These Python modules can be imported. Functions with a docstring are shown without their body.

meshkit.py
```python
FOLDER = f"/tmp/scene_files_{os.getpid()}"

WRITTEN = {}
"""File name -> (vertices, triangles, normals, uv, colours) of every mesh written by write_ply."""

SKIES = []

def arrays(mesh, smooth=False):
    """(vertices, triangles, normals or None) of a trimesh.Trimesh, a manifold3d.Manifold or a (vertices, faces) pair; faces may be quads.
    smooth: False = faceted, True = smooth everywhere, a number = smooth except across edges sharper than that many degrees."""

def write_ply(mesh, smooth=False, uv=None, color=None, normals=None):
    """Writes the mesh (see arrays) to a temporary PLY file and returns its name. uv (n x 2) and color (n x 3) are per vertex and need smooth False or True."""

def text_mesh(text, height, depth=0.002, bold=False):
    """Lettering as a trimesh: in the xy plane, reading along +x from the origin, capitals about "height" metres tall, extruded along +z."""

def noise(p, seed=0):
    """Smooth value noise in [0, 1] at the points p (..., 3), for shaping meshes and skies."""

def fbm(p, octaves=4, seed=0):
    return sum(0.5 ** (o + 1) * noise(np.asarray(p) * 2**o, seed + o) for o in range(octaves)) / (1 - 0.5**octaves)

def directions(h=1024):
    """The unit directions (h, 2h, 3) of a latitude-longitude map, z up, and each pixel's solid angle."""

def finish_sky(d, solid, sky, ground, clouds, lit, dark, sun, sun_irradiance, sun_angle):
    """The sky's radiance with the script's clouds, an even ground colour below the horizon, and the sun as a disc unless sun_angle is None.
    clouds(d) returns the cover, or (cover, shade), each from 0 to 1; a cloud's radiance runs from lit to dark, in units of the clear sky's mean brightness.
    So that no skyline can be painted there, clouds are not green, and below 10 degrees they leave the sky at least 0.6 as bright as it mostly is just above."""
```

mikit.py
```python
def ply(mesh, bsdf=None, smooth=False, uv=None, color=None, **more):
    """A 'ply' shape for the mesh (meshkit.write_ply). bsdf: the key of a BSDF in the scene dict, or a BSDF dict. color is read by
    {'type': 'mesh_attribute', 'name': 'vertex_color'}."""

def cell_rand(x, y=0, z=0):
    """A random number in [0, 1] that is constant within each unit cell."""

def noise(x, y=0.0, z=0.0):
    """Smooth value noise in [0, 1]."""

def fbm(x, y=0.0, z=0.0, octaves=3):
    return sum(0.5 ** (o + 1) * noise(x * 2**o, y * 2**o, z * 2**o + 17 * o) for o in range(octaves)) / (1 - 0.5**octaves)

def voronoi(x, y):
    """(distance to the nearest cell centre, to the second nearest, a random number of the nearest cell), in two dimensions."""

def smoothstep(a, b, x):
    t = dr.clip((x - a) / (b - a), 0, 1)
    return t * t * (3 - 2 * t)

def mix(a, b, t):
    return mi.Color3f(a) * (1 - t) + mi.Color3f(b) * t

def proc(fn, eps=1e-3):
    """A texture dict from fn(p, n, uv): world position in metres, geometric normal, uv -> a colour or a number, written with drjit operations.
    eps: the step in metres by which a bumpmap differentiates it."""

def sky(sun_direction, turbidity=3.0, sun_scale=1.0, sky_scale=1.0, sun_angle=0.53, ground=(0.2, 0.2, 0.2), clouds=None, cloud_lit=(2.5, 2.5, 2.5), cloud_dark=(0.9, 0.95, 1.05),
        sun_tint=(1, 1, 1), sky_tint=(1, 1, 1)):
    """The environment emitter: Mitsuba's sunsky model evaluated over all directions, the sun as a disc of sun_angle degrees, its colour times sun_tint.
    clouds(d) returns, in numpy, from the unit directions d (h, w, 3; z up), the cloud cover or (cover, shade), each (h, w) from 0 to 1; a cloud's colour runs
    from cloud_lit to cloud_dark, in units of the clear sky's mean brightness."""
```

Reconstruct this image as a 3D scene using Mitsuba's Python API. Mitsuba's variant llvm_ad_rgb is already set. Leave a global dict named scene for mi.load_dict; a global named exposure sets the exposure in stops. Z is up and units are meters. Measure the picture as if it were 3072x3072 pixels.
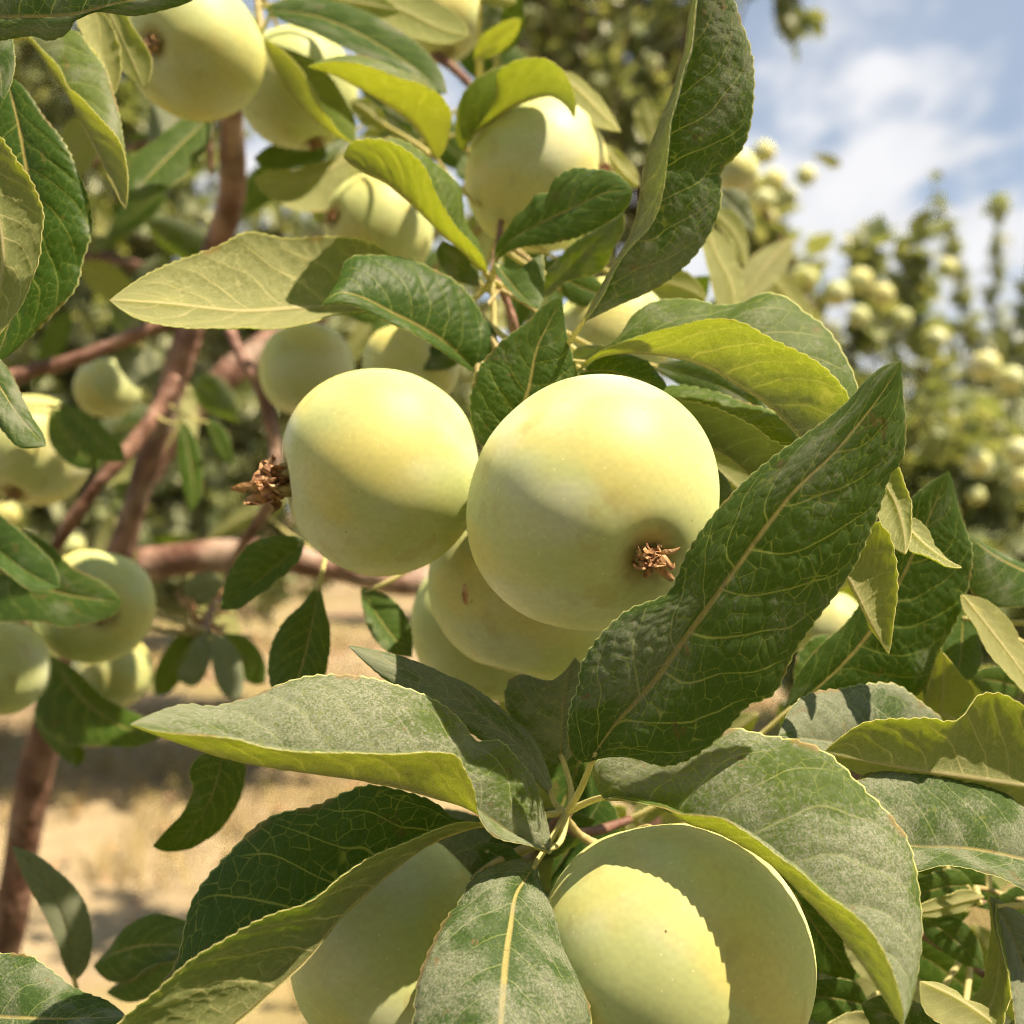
import math, random
import numpy as np, trimesh
import drjit as dr
import mitsuba as mi
import mikit, meshkit
from mikit import noise, fbm, smoothstep, mix, cell_rand, voronoi, proc

T4 = mi.ScalarTransform4f
scene, labels = {}, {}

# ------------------------------------------------------------------ camera, sky, exposure
# A phone held level 27 cm from the fruit: x to the right, y away from the camera, z up (metres, z = 0 at the lens).
exposure = 1.8
SUN = (0.42, -0.20, 0.885)
scene['camera'] = {'type': 'thinlens', 'fov': 53.0, 'fov_axis': 'x', 'aperture_radius': 0.0018, 'focus_distance': 0.256,
                   'near_clip': 0.01, 'far_clip': 3000.0,
                   'to_world': T4().look_at(origin=[0, 0, 0], target=[0, 1, 0], up=[0, 0, 1])}


def clouds(d):
    p = d / np.maximum(d[..., 2:3] + 0.25, 0.05)
    big = meshkit.fbm(p * np.array([3.4, 3.4, 0.0]) + np.array([3.1, 7.7, 0.5]), 5, 3)
    wisp = meshkit.fbm(p * np.array([7.0, 4.5, 0.0]) + np.array([1.1, 0.3, 2.5]), 4, 9)
    low = np.clip((0.44 - d[..., 2]) / 0.18, 0, 1)
    c = np.clip((big * 0.65 + wisp * 0.35 - 0.50 + 0.15 * low) / 0.15, 0, 1)
    c = c * c * (3 - 2 * c)
    return 0.30 + 0.68 * c, np.clip(0.8 - 1.3 * wisp, 0, 1)


scene['sky'] = mikit.sky(SUN, turbidity=3, sun_scale=2.2, ground=(0.30, 0.25, 0.17), clouds=clouds, cloud_lit=(2.6, 2.6, 2.65), cloud_dark=(1.8, 1.85, 1.95), sun_tint=(1.04, 1.0, 0.94), sky_tint=(1.14, 1.10, 1.04))

# ------------------------------------------------------------------ materials
def leaf_uv(uv):
    """u: -1..1 across (upper face), 3..5 across (under face), 8 stalk and rim; v: 0..1 base to tip + 2 * code, code = dust level (0..7) + 8 * variant."""
    rim = uv.x > 6
    under = (uv.x > 2) & ~rim
    s = dr.select(under, uv.x - 4, uv.x)
    code = dr.floor(uv.y * 0.5)
    t = uv.y - 2 * code
    var = dr.floor(code / 8)
    dust = (code - 8 * var) / 7
    return under, rim, s, t, dust, var


def leaf_veins(s, t, var):
    a = dr.abs(s)
    X = s * 21.0 * dr.sqrt(dr.maximum(4.2 * t * (1 - 0.8 * t) * 0.9, 0.01))
    Y = t * 92.0
    o = var * 13.7
    wob = noise(X * 0.16 + o, Y * 0.16, 3.0) - 0.5
    side = dr.select(s > 0, 0.5, 0.0)
    w = (t - 0.13 * a - 0.11 * a * a + wob * 0.03) * 9.0 + side + 0.16 * dr.sin(var * 3 + t * 11)
    k = dr.floor(w)
    ds = dr.abs(w - k - 0.5) * (92.0 / 9.0) * 0.9
    sec = smoothstep(0.34, 0.10, ds) * smoothstep(1.0, 0.75, a)
    wx, wy = X + 1.2 * wob, Y + 1.2 * wob
    f1, f2, _ = voronoi((wx * 0.80 + wy * 0.35) / 2.6 + o, (wy * 0.8 - wx * 0.5) / 3.3 + o)
    ter = smoothstep(0.085, 0.012, f2 - f1) * (0.35 + 0.65 * smoothstep(0.25, 0.6, noise(X * 0.3 + o, Y * 0.3, 21.0)))
    g1, g2, _ = voronoi(wx / 1.25 + o, wy / 1.25)
    qua = smoothstep(0.16, 0.02, g2 - g1)
    mid = smoothstep(0.055, 0.025, a + 0.02 * t)
    return X, Y, mid, sec, ter, qua


def leaf_parts(uv):
    under, rim, s, t, dust, var = leaf_uv(uv)
    X, Y, mid, sec, ter, qua = leaf_veins(s, t, var)
    vein = dr.maximum(dr.maximum(mid, sec * 0.9), dr.maximum(ter * 0.55, qua * 0.16))
    o = var * 7.3
    big = fbm(X * 0.075 + o, Y * 0.06 + o, 1.5, 3)
    fine = noise(X * 2.2 + o, Y * 2.0, 4.0)
    hair = noise(X * 5.5 + o, Y * 4.6, 7.0)
    thr = 0.96 - 0.70 * dust
    d = smoothstep(thr - 0.13, thr + 0.13, big + 0.20 * (fine - 0.2) + 0.06 * sec)
    d = d * (0.30 + 0.80 * smoothstep(0.30, 0.72, hair)) * (1 - 0.35 * smoothstep(0.5, 0.9, ter))
    d = dr.clip(d * (0.55 + 0.45 * dust) + 0.10 * dust, 0, 0.95)
    edge = smoothstep(0.975, 0.995, dr.abs(s))
    rust = smoothstep(0.90, 0.94, noise(X * 0.22 + o * 3, Y * 0.21, 11.0)) * smoothstep(0.35, 0.7, fine)
    return under, rim, s, t, dust, var, mid, sec, ter, qua, vein, d, edge, rust, big, fine, hair


def leaf_reflect(p, n, uv):
    o = dr.floor(uv.y * 0.5) * 3.1
    under, rim, s, t, dust, var, mid, sec, ter, qua, vein, d, edge, rust, big, fine, hair = leaf_parts(uv)
    v = cell_rand(var, 3, 1)
    up = mix((0.015, 0.040, 0.006), (0.023, 0.047, 0.007), v) * (0.75 + 0.5 * big)
    up = mix(up, (0.15, 0.19, 0.065), vein * 0.40)
    up = mix(up, (0.30, 0.25, 0.085), mid * 0.8)
    up = mix(up, (0.175, 0.188, 0.140), d)
    up = mix(up, (0.13, 0.085, 0.03), rust * 0.6)
    un = mix((0.095, 0.110, 0.042), (0.130, 0.135, 0.055), v) * (0.72 + 0.35 * hair + 0.2 * big)
    un = mix(un, (0.27, 0.25, 0.13), dr.maximum(mid, dr.maximum(sec * 0.8, ter * 0.5)))
    un = mix(un, (0.36, 0.36, 0.28), dust * 0.75 * smoothstep(0.4, 0.8, hair))
    c = dr.select(under, un, up)
    c = mix(c, (0.40, 0.40, 0.18), edge * 0.8)
    c = mix(c, (0.15, 0.085, 0.04), smoothstep(0.90, 0.985, dr.abs(s)) * smoothstep(0.76, 0.84, noise(t * 15.0 + o, s * 2.0, 31.0)) * 0.6)
    return dr.select(rim, mi.Color3f(0.40, 0.37, 0.17), c) * 2.0


def leaf_pass(p, n, uv):
    under, rim, s, t, dust, var, mid, sec, ter, qua, vein, d, edge, rust, big, fine, hair = leaf_parts(uv)
    up = dr.select(var > 7.5, mi.Color3f(0.20, 0.36, 0.03), mix((0.49, 0.64, 0.05), (0.57, 0.67, 0.06), cell_rand(var, 5, 1))) * (0.80 + 0.25 * big - 0.08 * fine)
    up = mix(up, (1.0, 1.0, 0.50), dr.maximum(sec, ter * 0.75) * 0.75 + qua * 0.10)
    up = up * (1 - 0.55 * mid) * (1 - 0.75 * d) * (1 - 0.6 * rust)
    un = mi.Color3f(0.85, 0.85, 0.16) * (1 - 0.45 * mid)
    return dr.select(rim, mi.Color3f(0.35, 0.35, 0.1), dr.select(under, un, up))


def leaf_rough(p, n, uv):
    under, rim, s, t, dust, var = leaf_uv(uv)
    return dr.select(under | rim, 0.75, 0.45 + 0.28 * dust)


scene['leaf_skin'] = {'type': 'blendbsdf', 'weight': 0.5,
                      'a': {'type': 'twosided', 'b': {'type': 'principled', 'base_color': proc(leaf_reflect), 'roughness': proc(leaf_rough), 'specular': 0.26}},
                      'b': {'type': 'principledthin', 'base_color': proc(leaf_pass), 'diff_trans': 2.0, 'roughness': 0.6}}


def far_leaf_reflect(p, n, uv):
    v = cell_rand(dr.floor(uv.x), 2, 1)
    c = mix((0.080, 0.105, 0.038), (0.31, 0.335, 0.21), v * v)
    return c * 2.0


def far_leaf_pass(p, n, uv):
    v = cell_rand(dr.floor(uv.x), 7, 1)
    return mix((0.16, 0.21, 0.04), (0.30, 0.31, 0.07), v)


scene['far_leaf'] = {'type': 'blendbsdf', 'weight': 0.5,
                     'a': {'type': 'twosided', 'b': {'type': 'principled', 'base_color': proc(far_leaf_reflect), 'roughness': 0.42, 'specular': 0.6}},
                     'b': {'type': 'principledthin', 'base_color': proc(far_leaf_pass), 'diff_trans': 2.0, 'roughness': 0.6}}


def dots(p, scale, size, keep, seed):
    """Round spots on a surface: one per 3D cell of the given scale where cell_rand < keep."""
    q = p * scale
    i = dr.floor(q)
    c = i + 0.5 + 0.5 * (mi.Point3f(cell_rand(i.x, i.y, i.z + seed), cell_rand(i.x + seed, i.y, i.z), cell_rand(i.x, i.y + seed, i.z)) - 0.5)
    r = dr.norm(q - c)
    return smoothstep(size, size * 0.55, r) * dr.select(cell_rand(i.x + 31, i.y + seed, i.z) < keep, 1.0, 0.0)


def apple_skin(p, n, uv):
    g = fbm(p.x * 38, p.y * 38, p.z * 44, 3)
    band = fbm(p.x * 30 + 5, p.y * 30, p.z * 42 + p.x * 25, 3)
    c = mix((0.43, 0.485, 0.205), (0.50, 0.485, 0.165), smoothstep(0.42, 0.66, band))
    c = mix(c, (0.51, 0.55, 0.41), smoothstep(0.45, 0.75, g) * 0.65)
    c = c * (0.94 + 0.12 * noise(p.x * 900, p.y * 900, p.z * 900))
    c = mix(c, (0.74, 0.72, 0.44), dots(p, 430.0, 0.15, 0.45, 3) * 0.5)
    c = mix(c, (0.30, 0.26, 0.08), dots(p, 260.0, 0.10, 0.10, 9) * 0.8)
    c = mix(c, (0.16, 0.11, 0.04), dots(p, 130.0, 0.06, 0.25, 5))
    c = mix(c, (0.30, 0.20, 0.08), dots(p, 45.0, 0.06, 0.10, 8) * 0.7)
    smear = smoothstep(0.62, 0.78, fbm(p.x * 160 + 3, p.y * 160, p.z * 90, 3))
    c = mix(c, (0.36, 0.30, 0.10), smear * 0.34)
    eye = smoothstep(0.90, 0.975, uv.y + 0.02 * (noise(p.x * 500, p.y * 500, p.z * 500) - 0.5))
    return mix(c, (0.22, 0.19, 0.06), eye * 0.85)


def apple_bump(p, n, uv):
    return 0.5 * noise(p.x * 700, p.y * 700, p.z * 700) + 0.5 * noise(p.x * 260, p.y * 260, p.z * 260)


scene['apple_peel'] = {'type': 'principled', 'base_color': proc(apple_skin), 'roughness': 0.52, 'specular': 0.35, 'flatness': 0.6}


def bark_colour(p, n, uv):
    g = fbm(p.x * 90, p.y * 90, p.z * 55, 4)
    c = mix((0.115, 0.055, 0.038), (0.27, 0.155, 0.115), smoothstep(0.35, 0.7, g))
    c = mix(c, (0.42, 0.33, 0.26), smoothstep(0.50, 0.75, fbm(p.x * 35 + 7, p.y * 35, p.z * 35, 3)) * 0.6)
    return mix(c, (0.42, 0.34, 0.25), dots(p, 190.0, 0.22, 0.25, 4) * 0.6)


def bark_bump(p, n, uv):
    return fbm(p.x * 220, p.y * 220, p.z * 120, 3)


scene['bark'] = {'type': 'bumpmap', 'scale': 0.0025, 't': proc(bark_bump, eps=4e-4), 'b': {'type': 'principled', 'base_color': proc(bark_colour), 'roughness': 0.55, 'specular': 0.4}}
scene['shoot_bark'] = {'type': 'diffuse', 'reflectance': {'type': 'rgb', 'value': [0.13, 0.10, 0.06]}}
scene['green_wood'] = {'type': 'principled', 'roughness': 0.7, 'specular': 0.25,
                       'base_color': proc(lambda p, n, uv: mix((0.26, 0.20, 0.07), (0.42, 0.37, 0.19), fbm(p.x * 400, p.y * 400, p.z * 400, 2)))}


def dry_colour(p, n, uv):
    v = noise(p.x * 520, p.y * 520, p.z * 520)
    c = mix((0.15, 0.07, 0.035), (0.46, 0.27, 0.13), smoothstep(0.25, 0.75, v))
    return mix(c, (0.66, 0.50, 0.30), smoothstep(0.6, 0.95, noise(p.x * 300 + 5, p.y * 300, p.z * 300)) * 0.7)


scene['dry_flower'] = {'type': 'twosided', 'b': {'type': 'principled', 'base_color': proc(dry_colour), 'roughness': 0.6, 'specular': 0.3}}


def ground_colour(p, n, uv):
    a = fbm(p.x * 0.9, p.y * 0.9, 0.0, 4)
    b = fbm(p.x * 9, p.y * 9, 2.0, 3)
    c = mix((0.225, 0.178, 0.11), (0.295, 0.245, 0.155), smoothstep(0.3, 0.7, a))
    c = mix(c, (0.22, 0.19, 0.08), smoothstep(0.52, 0.68, fbm(p.x * 0.5 + 9, p.y * 1.3, 1.0, 3)) * 0.7)
    c = c * (0.80 + 0.4 * b)
    return mix(c, (0.24, 0.165, 0.11), smoothstep(0.6, 0.75, fbm(p.x * 2.2, p.y * 2.2, 5.0, 2)) * 0.5)


scene['dry_soil'] = {'type': 'diffuse', 'reflectance': proc(ground_colour)}
scene['straw'] = {'type': 'twosided', 'b': {'type': 'diffuse', 'reflectance': proc(lambda p, n, uv: mix((0.34, 0.26, 0.12), (0.24, 0.21, 0.075), noise(p.x * 3, p.y * 3, 0.0)))}}

# ------------------------------------------------------------------ helpers
counts = {}


def numbered(name):
    k = counts.get(name, 0)
    counts[name] = k + 1
    return name if k == 0 else f'{name}_{k:03d}'


def spline(P, n):
    """Smooth curve through the points P, n samples evenly along its length (returns points, parameters)."""
    from scipy.interpolate import PchipInterpolator, CubicSpline
    P = np.asarray(P, float)
    s = np.r_[0, np.cumsum(np.linalg.norm(np.diff(P[:, :3], axis=0), axis=1))]
    s /= s[-1]
    if len(P) < 3:
        return P[0] + (P[-1] - P[0]) * np.linspace(0, 1, n)[:, None]
    t = np.linspace(0, 1, n)
    return 0.5 * PchipInterpolator(s, P, axis=0)(t) + 0.5 * CubicSpline(s, P, axis=0, bc_type='natural')(t) if n > 2 else P


def np_rand(x, y, z=0):
    x, y, z = (np.asarray(np.floor(v) + 1000000, np.int64).astype(np.uint64) & 0xFFFFFFFF for v in (x, y, np.zeros_like(x) + z))
    h = (x * 374761393 + y * 668265263 + z * 2147483647) & 0xFFFFFFFF
    h = ((h ^ (h >> 13)) * 1274126177) & 0xFFFFFFFF
    return ((h ^ (h >> 16)) & 0xFFFFFF) / 16777215.0


def np_voronoi(x, y):
    f1, f2 = np.full_like(x, 9.0), np.full_like(x, 9.0)
    for a in (-1, 0, 1):
        for b in (-1, 0, 1):
            cx, cy = np.floor(x) + a, np.floor(y) + b
            d = np.hypot(cx + np_rand(cx, cy, 1) - x, cy + np_rand(cx, cy, 2) - y)
            f2 = np.where(d < f1, f1, np.minimum(f2, d))
            f1 = np.minimum(f1, d)
    return f1, f2


def tube_mesh(P, R, sides=10, n=None, rough=0.0, seed=0, caps=True):
    """A tapering tube through the points P (m) with radii R, closed at both ends."""
    P = np.asarray(P, float)
    n = n or max(4, 6 * len(P))
    Q = spline(np.c_[P, R], n)
    C, r = Q[:, :3], np.maximum(Q[:, 3], 1e-4)
    tg = np.gradient(C, axis=0)
    tg /= np.linalg.norm(tg, axis=1, keepdims=True)
    ref = np.array([0.3, 0.1, 0.95]) if abs(tg[0, 2]) < 0.8 else np.array([0.9, 0.3, 0.1])
    u = []
    a = np.cross(tg[0], ref)
    for k in range(n):
        a = a - tg[k] * (a @ tg[k])
        a = a / np.linalg.norm(a)
        u.append(a)
    u = np.array(u)
    w = np.cross(tg, u)
    th = np.linspace(0, 2 * np.pi, sides, endpoint=False)
    ring = np.cos(th)[None, :, None] * u[:, None] + np.sin(th)[None, :, None] * w[:, None]
    V = C[:, None] + ring * r[:, None, None]
    if rough:
        q = V * (0.35 / r.mean())
        V = V + ring * (r[:, None] * rough * (meshkit.fbm(q + seed, 3, seed) - 0.5))[..., None]
    V = V.reshape(-1, 3)
    i, j = np.meshgrid(np.arange(n - 1), np.arange(sides), indexing='ij')
    q = np.stack([i * sides + j, i * sides + (j + 1) % sides, (i + 1) * sides + (j + 1) % sides, (i + 1) * sides + j], -1).reshape(-1, 4)
    F = np.vstack([q[:, [0, 1, 2]], q[:, [0, 2, 3]]])
    if caps:
        k = len(V)
        V = np.vstack([V, C[0] - tg[0] * r[0] * 0.4, C[-1] + tg[-1] * r[-1] * 0.4])
        j = np.arange(sides)
        F = np.vstack([F, np.stack([(j + 1) % sides, j, j * 0 + k], 1), np.stack([(n - 1) * sides + j, (n - 1) * sides + (j + 1) % sides, j * 0 + k + 1], 1)])
    return V, F


def join(parts):
    V, F, U, at = [], [], [], 0
    for p in parts:
        V.append(p[0]); F.append(np.asarray(p[1]) + at); at += len(p[0])
        if len(p) > 2:
            U.append(p[2])
    return np.vstack(V), np.vstack(F), (np.vstack(U) if U else None)


# ------------------------------------------------------------------ leaves
CHECK = []


def build_leaf(spec, idx):
    """A closed leaf 0.4 mm thick from its midrib, its two margins (mm) and what they do in between: quilted halves, teeth, a pale rim, a stalk."""
    rng = np.random.default_rng(1000 + idx)
    hi = spec.get('hi', 0)
    nt, na = [(64, 8), (140, 16), (230, 26)][hi]
    M = np.asarray(spec['M'], float)
    L = np.vstack([M[0], spec['L'], M[-1]])
    R = np.vstack([M[0], spec['R'], M[-1]])
    t = np.linspace(0, 1, nt)
    m, l, r = spline(M, nt), spline(L, nt), spline(R, nt)
    dust = int(round(7 * spec.get('dust', 0.3)))
    var = idx % 8 + (8 if spec.get('dk', 'l' not in spec['f']) else 0)
    length = np.linalg.norm(np.diff(m, axis=0), axis=1).sum()
    tg = np.gradient(m, axis=0)
    tg /= np.linalg.norm(tg, axis=1, keepdims=True) + 1e-9
    # which side is the upper one
    sign, agree = 0.0, []
    for f in spec['f'].split():
        e = l if f[0] == 'L' else r
        nn = np.cross(tg, e - m) * (1 if f[0] == 'R' else -1)
        vis = -(nn * m).sum(1).mean()              # the camera is at the origin
        sign = math.copysign(1, vis) * (1 if f[1] == 'u' else -1)
    U = sign
    aa = np.r_[0, 0.03, 0.07, np.linspace(0.12, 0.93, na - 4), 0.975, 1.0]
    parts = []
    halves = []
    bulge, wave = spec.get('bulge', 0.08), spec.get('wave', 1.0)
    for h, e in (('L', l), ('R', r)):
        w = e - m
        wid = np.linalg.norm(w, axis=1)
        nrm = np.cross(tg, w) * (1 if h == 'R' else -1) * U
        nrm /= np.linalg.norm(nrm, axis=1, keepdims=True) + 1e-9
        for _ in range(3):
            nrm[1:-1] = (nrm[:-2] + 2 * nrm[1:-1] + nrm[2:]) / 4
        nrm /= np.linalg.norm(nrm, axis=1, keepdims=True) + 1e-9
        # teeth: low steps along the margin that lean to the tip
        nteeth = max(14, int(length * 0.36))
        ph = np.cumsum(0.75 + 0.5 * rng.random(nt)); ph = ph / ph[-1] * nteeth + rng.random()
        saw = ph % 1.0
        saw = np.where(saw < 0.8, saw / 0.8, (1 - saw) / 0.2) - 0.5
        amp = (0.6 if hi else 0.5) * np.clip(wid / 12, 0, 1) * np.clip(t * 8, 0, 1) * np.clip((1 - t) * 10, 0, 1) * (0.6 + 0.8 * meshkit.noise(np.c_[t * 14, t * 0, t * 0 + idx], 3))
        wdir = w / (wid[:, None] + 1e-9)
        A = aa[None, :, None]
        P = m[:, None] + w[:, None] * A
        P = P + nrm[:, None] * (bulge * wid[:, None] * 4 * aa * (1 - aa))[..., None]
        # slow waves of the margin
        wv = meshkit.fbm(np.stack([t * 6.0, t * 0 + idx * 1.7, t * 0 + (0 if h == 'L' else 5)], -1), 3, 5) - 0.5
        P = P + nrm[:, None] * (wave * 3.2 * wv[:, None] * aa[None] ** 2 * np.sin(np.pi * np.clip(t, 0, 1))[:, None])[..., None]
        P = P + wdir[:, None] * ((amp * saw)[:, None] * np.clip((aa - 0.80) / 0.2, 0, 1)[None] ** 2)[..., None]
        if hi:
            sgn = -1.0 if h == 'L' else 1.0
            X = sgn * aa[None] * 21.0 * np.sqrt(np.maximum(4.2 * t * (1 - 0.8 * t) * 0.9, 0.01))[:, None]
            Y = np.broadcast_to(t[:, None] * 92.0, X.shape)
            o = var * 13.7
            wob = meshkit.noise(np.stack([X * 0.16 + o, Y * 0.16, X * 0 + 3.0], -1)) - 0.5
            ww = (t[:, None] - 0.13 * aa - 0.11 * aa ** 2 + wob * 0.03) * 9.0 + (0.5 if h == 'R' else 0.0) + 0.16 * np.sin(var * 3 + t * 11)[:, None]
            ds = np.abs(ww - np.floor(ww) - 0.5) * 9.2
            f1, f2 = np_voronoi((X + 1.2 * wob) * 0.80 / 2.6 + (Y + 1.2 * wob) * 0.35 / 2.6 + o, ((Y + 1.2 * wob) * 0.8 - (X + 1.2 * wob) * 0.5) / 3.3 + o)
            env = np.clip(aa / 0.28, 0, 1) ** 0.7 * np.clip((1 - aa) / 0.08, 0, 1)
            q = (0.42 * (1 - np.exp(-(ds / 1.3) ** 2)) + 0.30 * np.clip((f2 - f1) / 0.40, 0, 1) + 0.55 * (meshkit.fbm(np.stack([X * 0.13, Y * 0.13, X * 0 + idx], -1), 3, 2) - 0.5)) * env
            P = P + nrm[:, None] * (q * np.clip(wid / 14, 0, 1.2)[:, None] * 0.75)[..., None]
        halves.append((P, nrm, wid))
    (PL, NL, wl), (PR, NR, wr) = halves
    NM = NL + NR
    NM /= np.linalg.norm(NM, axis=1, keepdims=True) + 1e-9
    grid = np.concatenate([PL[:, :0:-1], PR], 1)                    # tip-wise rows, from the left margin to the right one
    s = np.r_[-aa[:0:-1], aa]
    nc = len(s)
    # normals of the sheet
    dt, da = np.gradient(grid, axis=0), np.gradient(grid, axis=1)
    nn = np.cross(dt, da) * U
    nn /= np.linalg.norm(nn, axis=2, keepdims=True) + 1e-9
    th = 0.20 * np.clip((1 - np.abs(s)) / 0.05, 0.35, 1) * np.ones((nt, 1))
    th *= np.clip(np.minimum(t, 1 - t) / 0.03, 0.3, 1)[:, None]
    ridge = np.exp(-(np.abs(s)[None] * ((wl + wr) / 2)[:, None] / 0.75) ** 2) * (0.75 * (1 - 0.75 * t))[:, None]
    upper = grid + nn * (th - 0.25 * ridge)[..., None]
    lower = grid - nn * (th + 0.9 * ridge)[..., None]
    code = 2 * (dust + 8 * var)
    tt = np.clip(t, 0.002, 0.998)
    uvu = np.stack(np.broadcast_arrays(s[None], (code + tt)[:, None]), -1).reshape(-1, 2)
    uvl = uvu + [4, 0]
    i, j = np.meshgrid(np.arange(nt - 1), np.arange(nc - 1), indexing='ij')
    q = np.stack([i * nc + j, (i + 1) * nc + j, (i + 1) * nc + j + 1, i * nc + j + 1], -1).reshape(-1, 4)
    if U < 0:
        q = q[:, ::-1]
    F = np.vstack([q[:, [0, 1, 2]], q[:, [0, 2, 3]]])
    parts.append((upper.reshape(-1, 3), F, uvu))
    parts.append((lower.reshape(-1, 3), F[:, ::-1], uvl))
    for col, flip in ((0, U > 0), (nc - 1, U < 0)):                # the cut edge
        V = np.vstack([upper[:, col], lower[:, col]])
        k = np.arange(nt - 1)
        f = np.stack([k, k + 1, k + 1 + nt, k + nt], 1)
        f = f[:, ::-1] if flip else f
        parts.append((V, np.vstack([f[:, [0, 1, 2]], f[:, [0, 2, 3]]]), np.tile([8.0, code], (len(V), 1))))
    if 'pet' in spec:
        P = np.asarray(spec['pet'], float)
        rad = np.linspace(0.75, 1.05, len(P))
        P[0] += tg[0] * 3.0
        V, f = tube_mesh(P, rad, 8, 5 * len(P))
        parts.append((V, f, np.tile([8.0, code], (len(V), 1))))
    V, F, UV = join(parts)
    return V / 1000, F, UV


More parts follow.
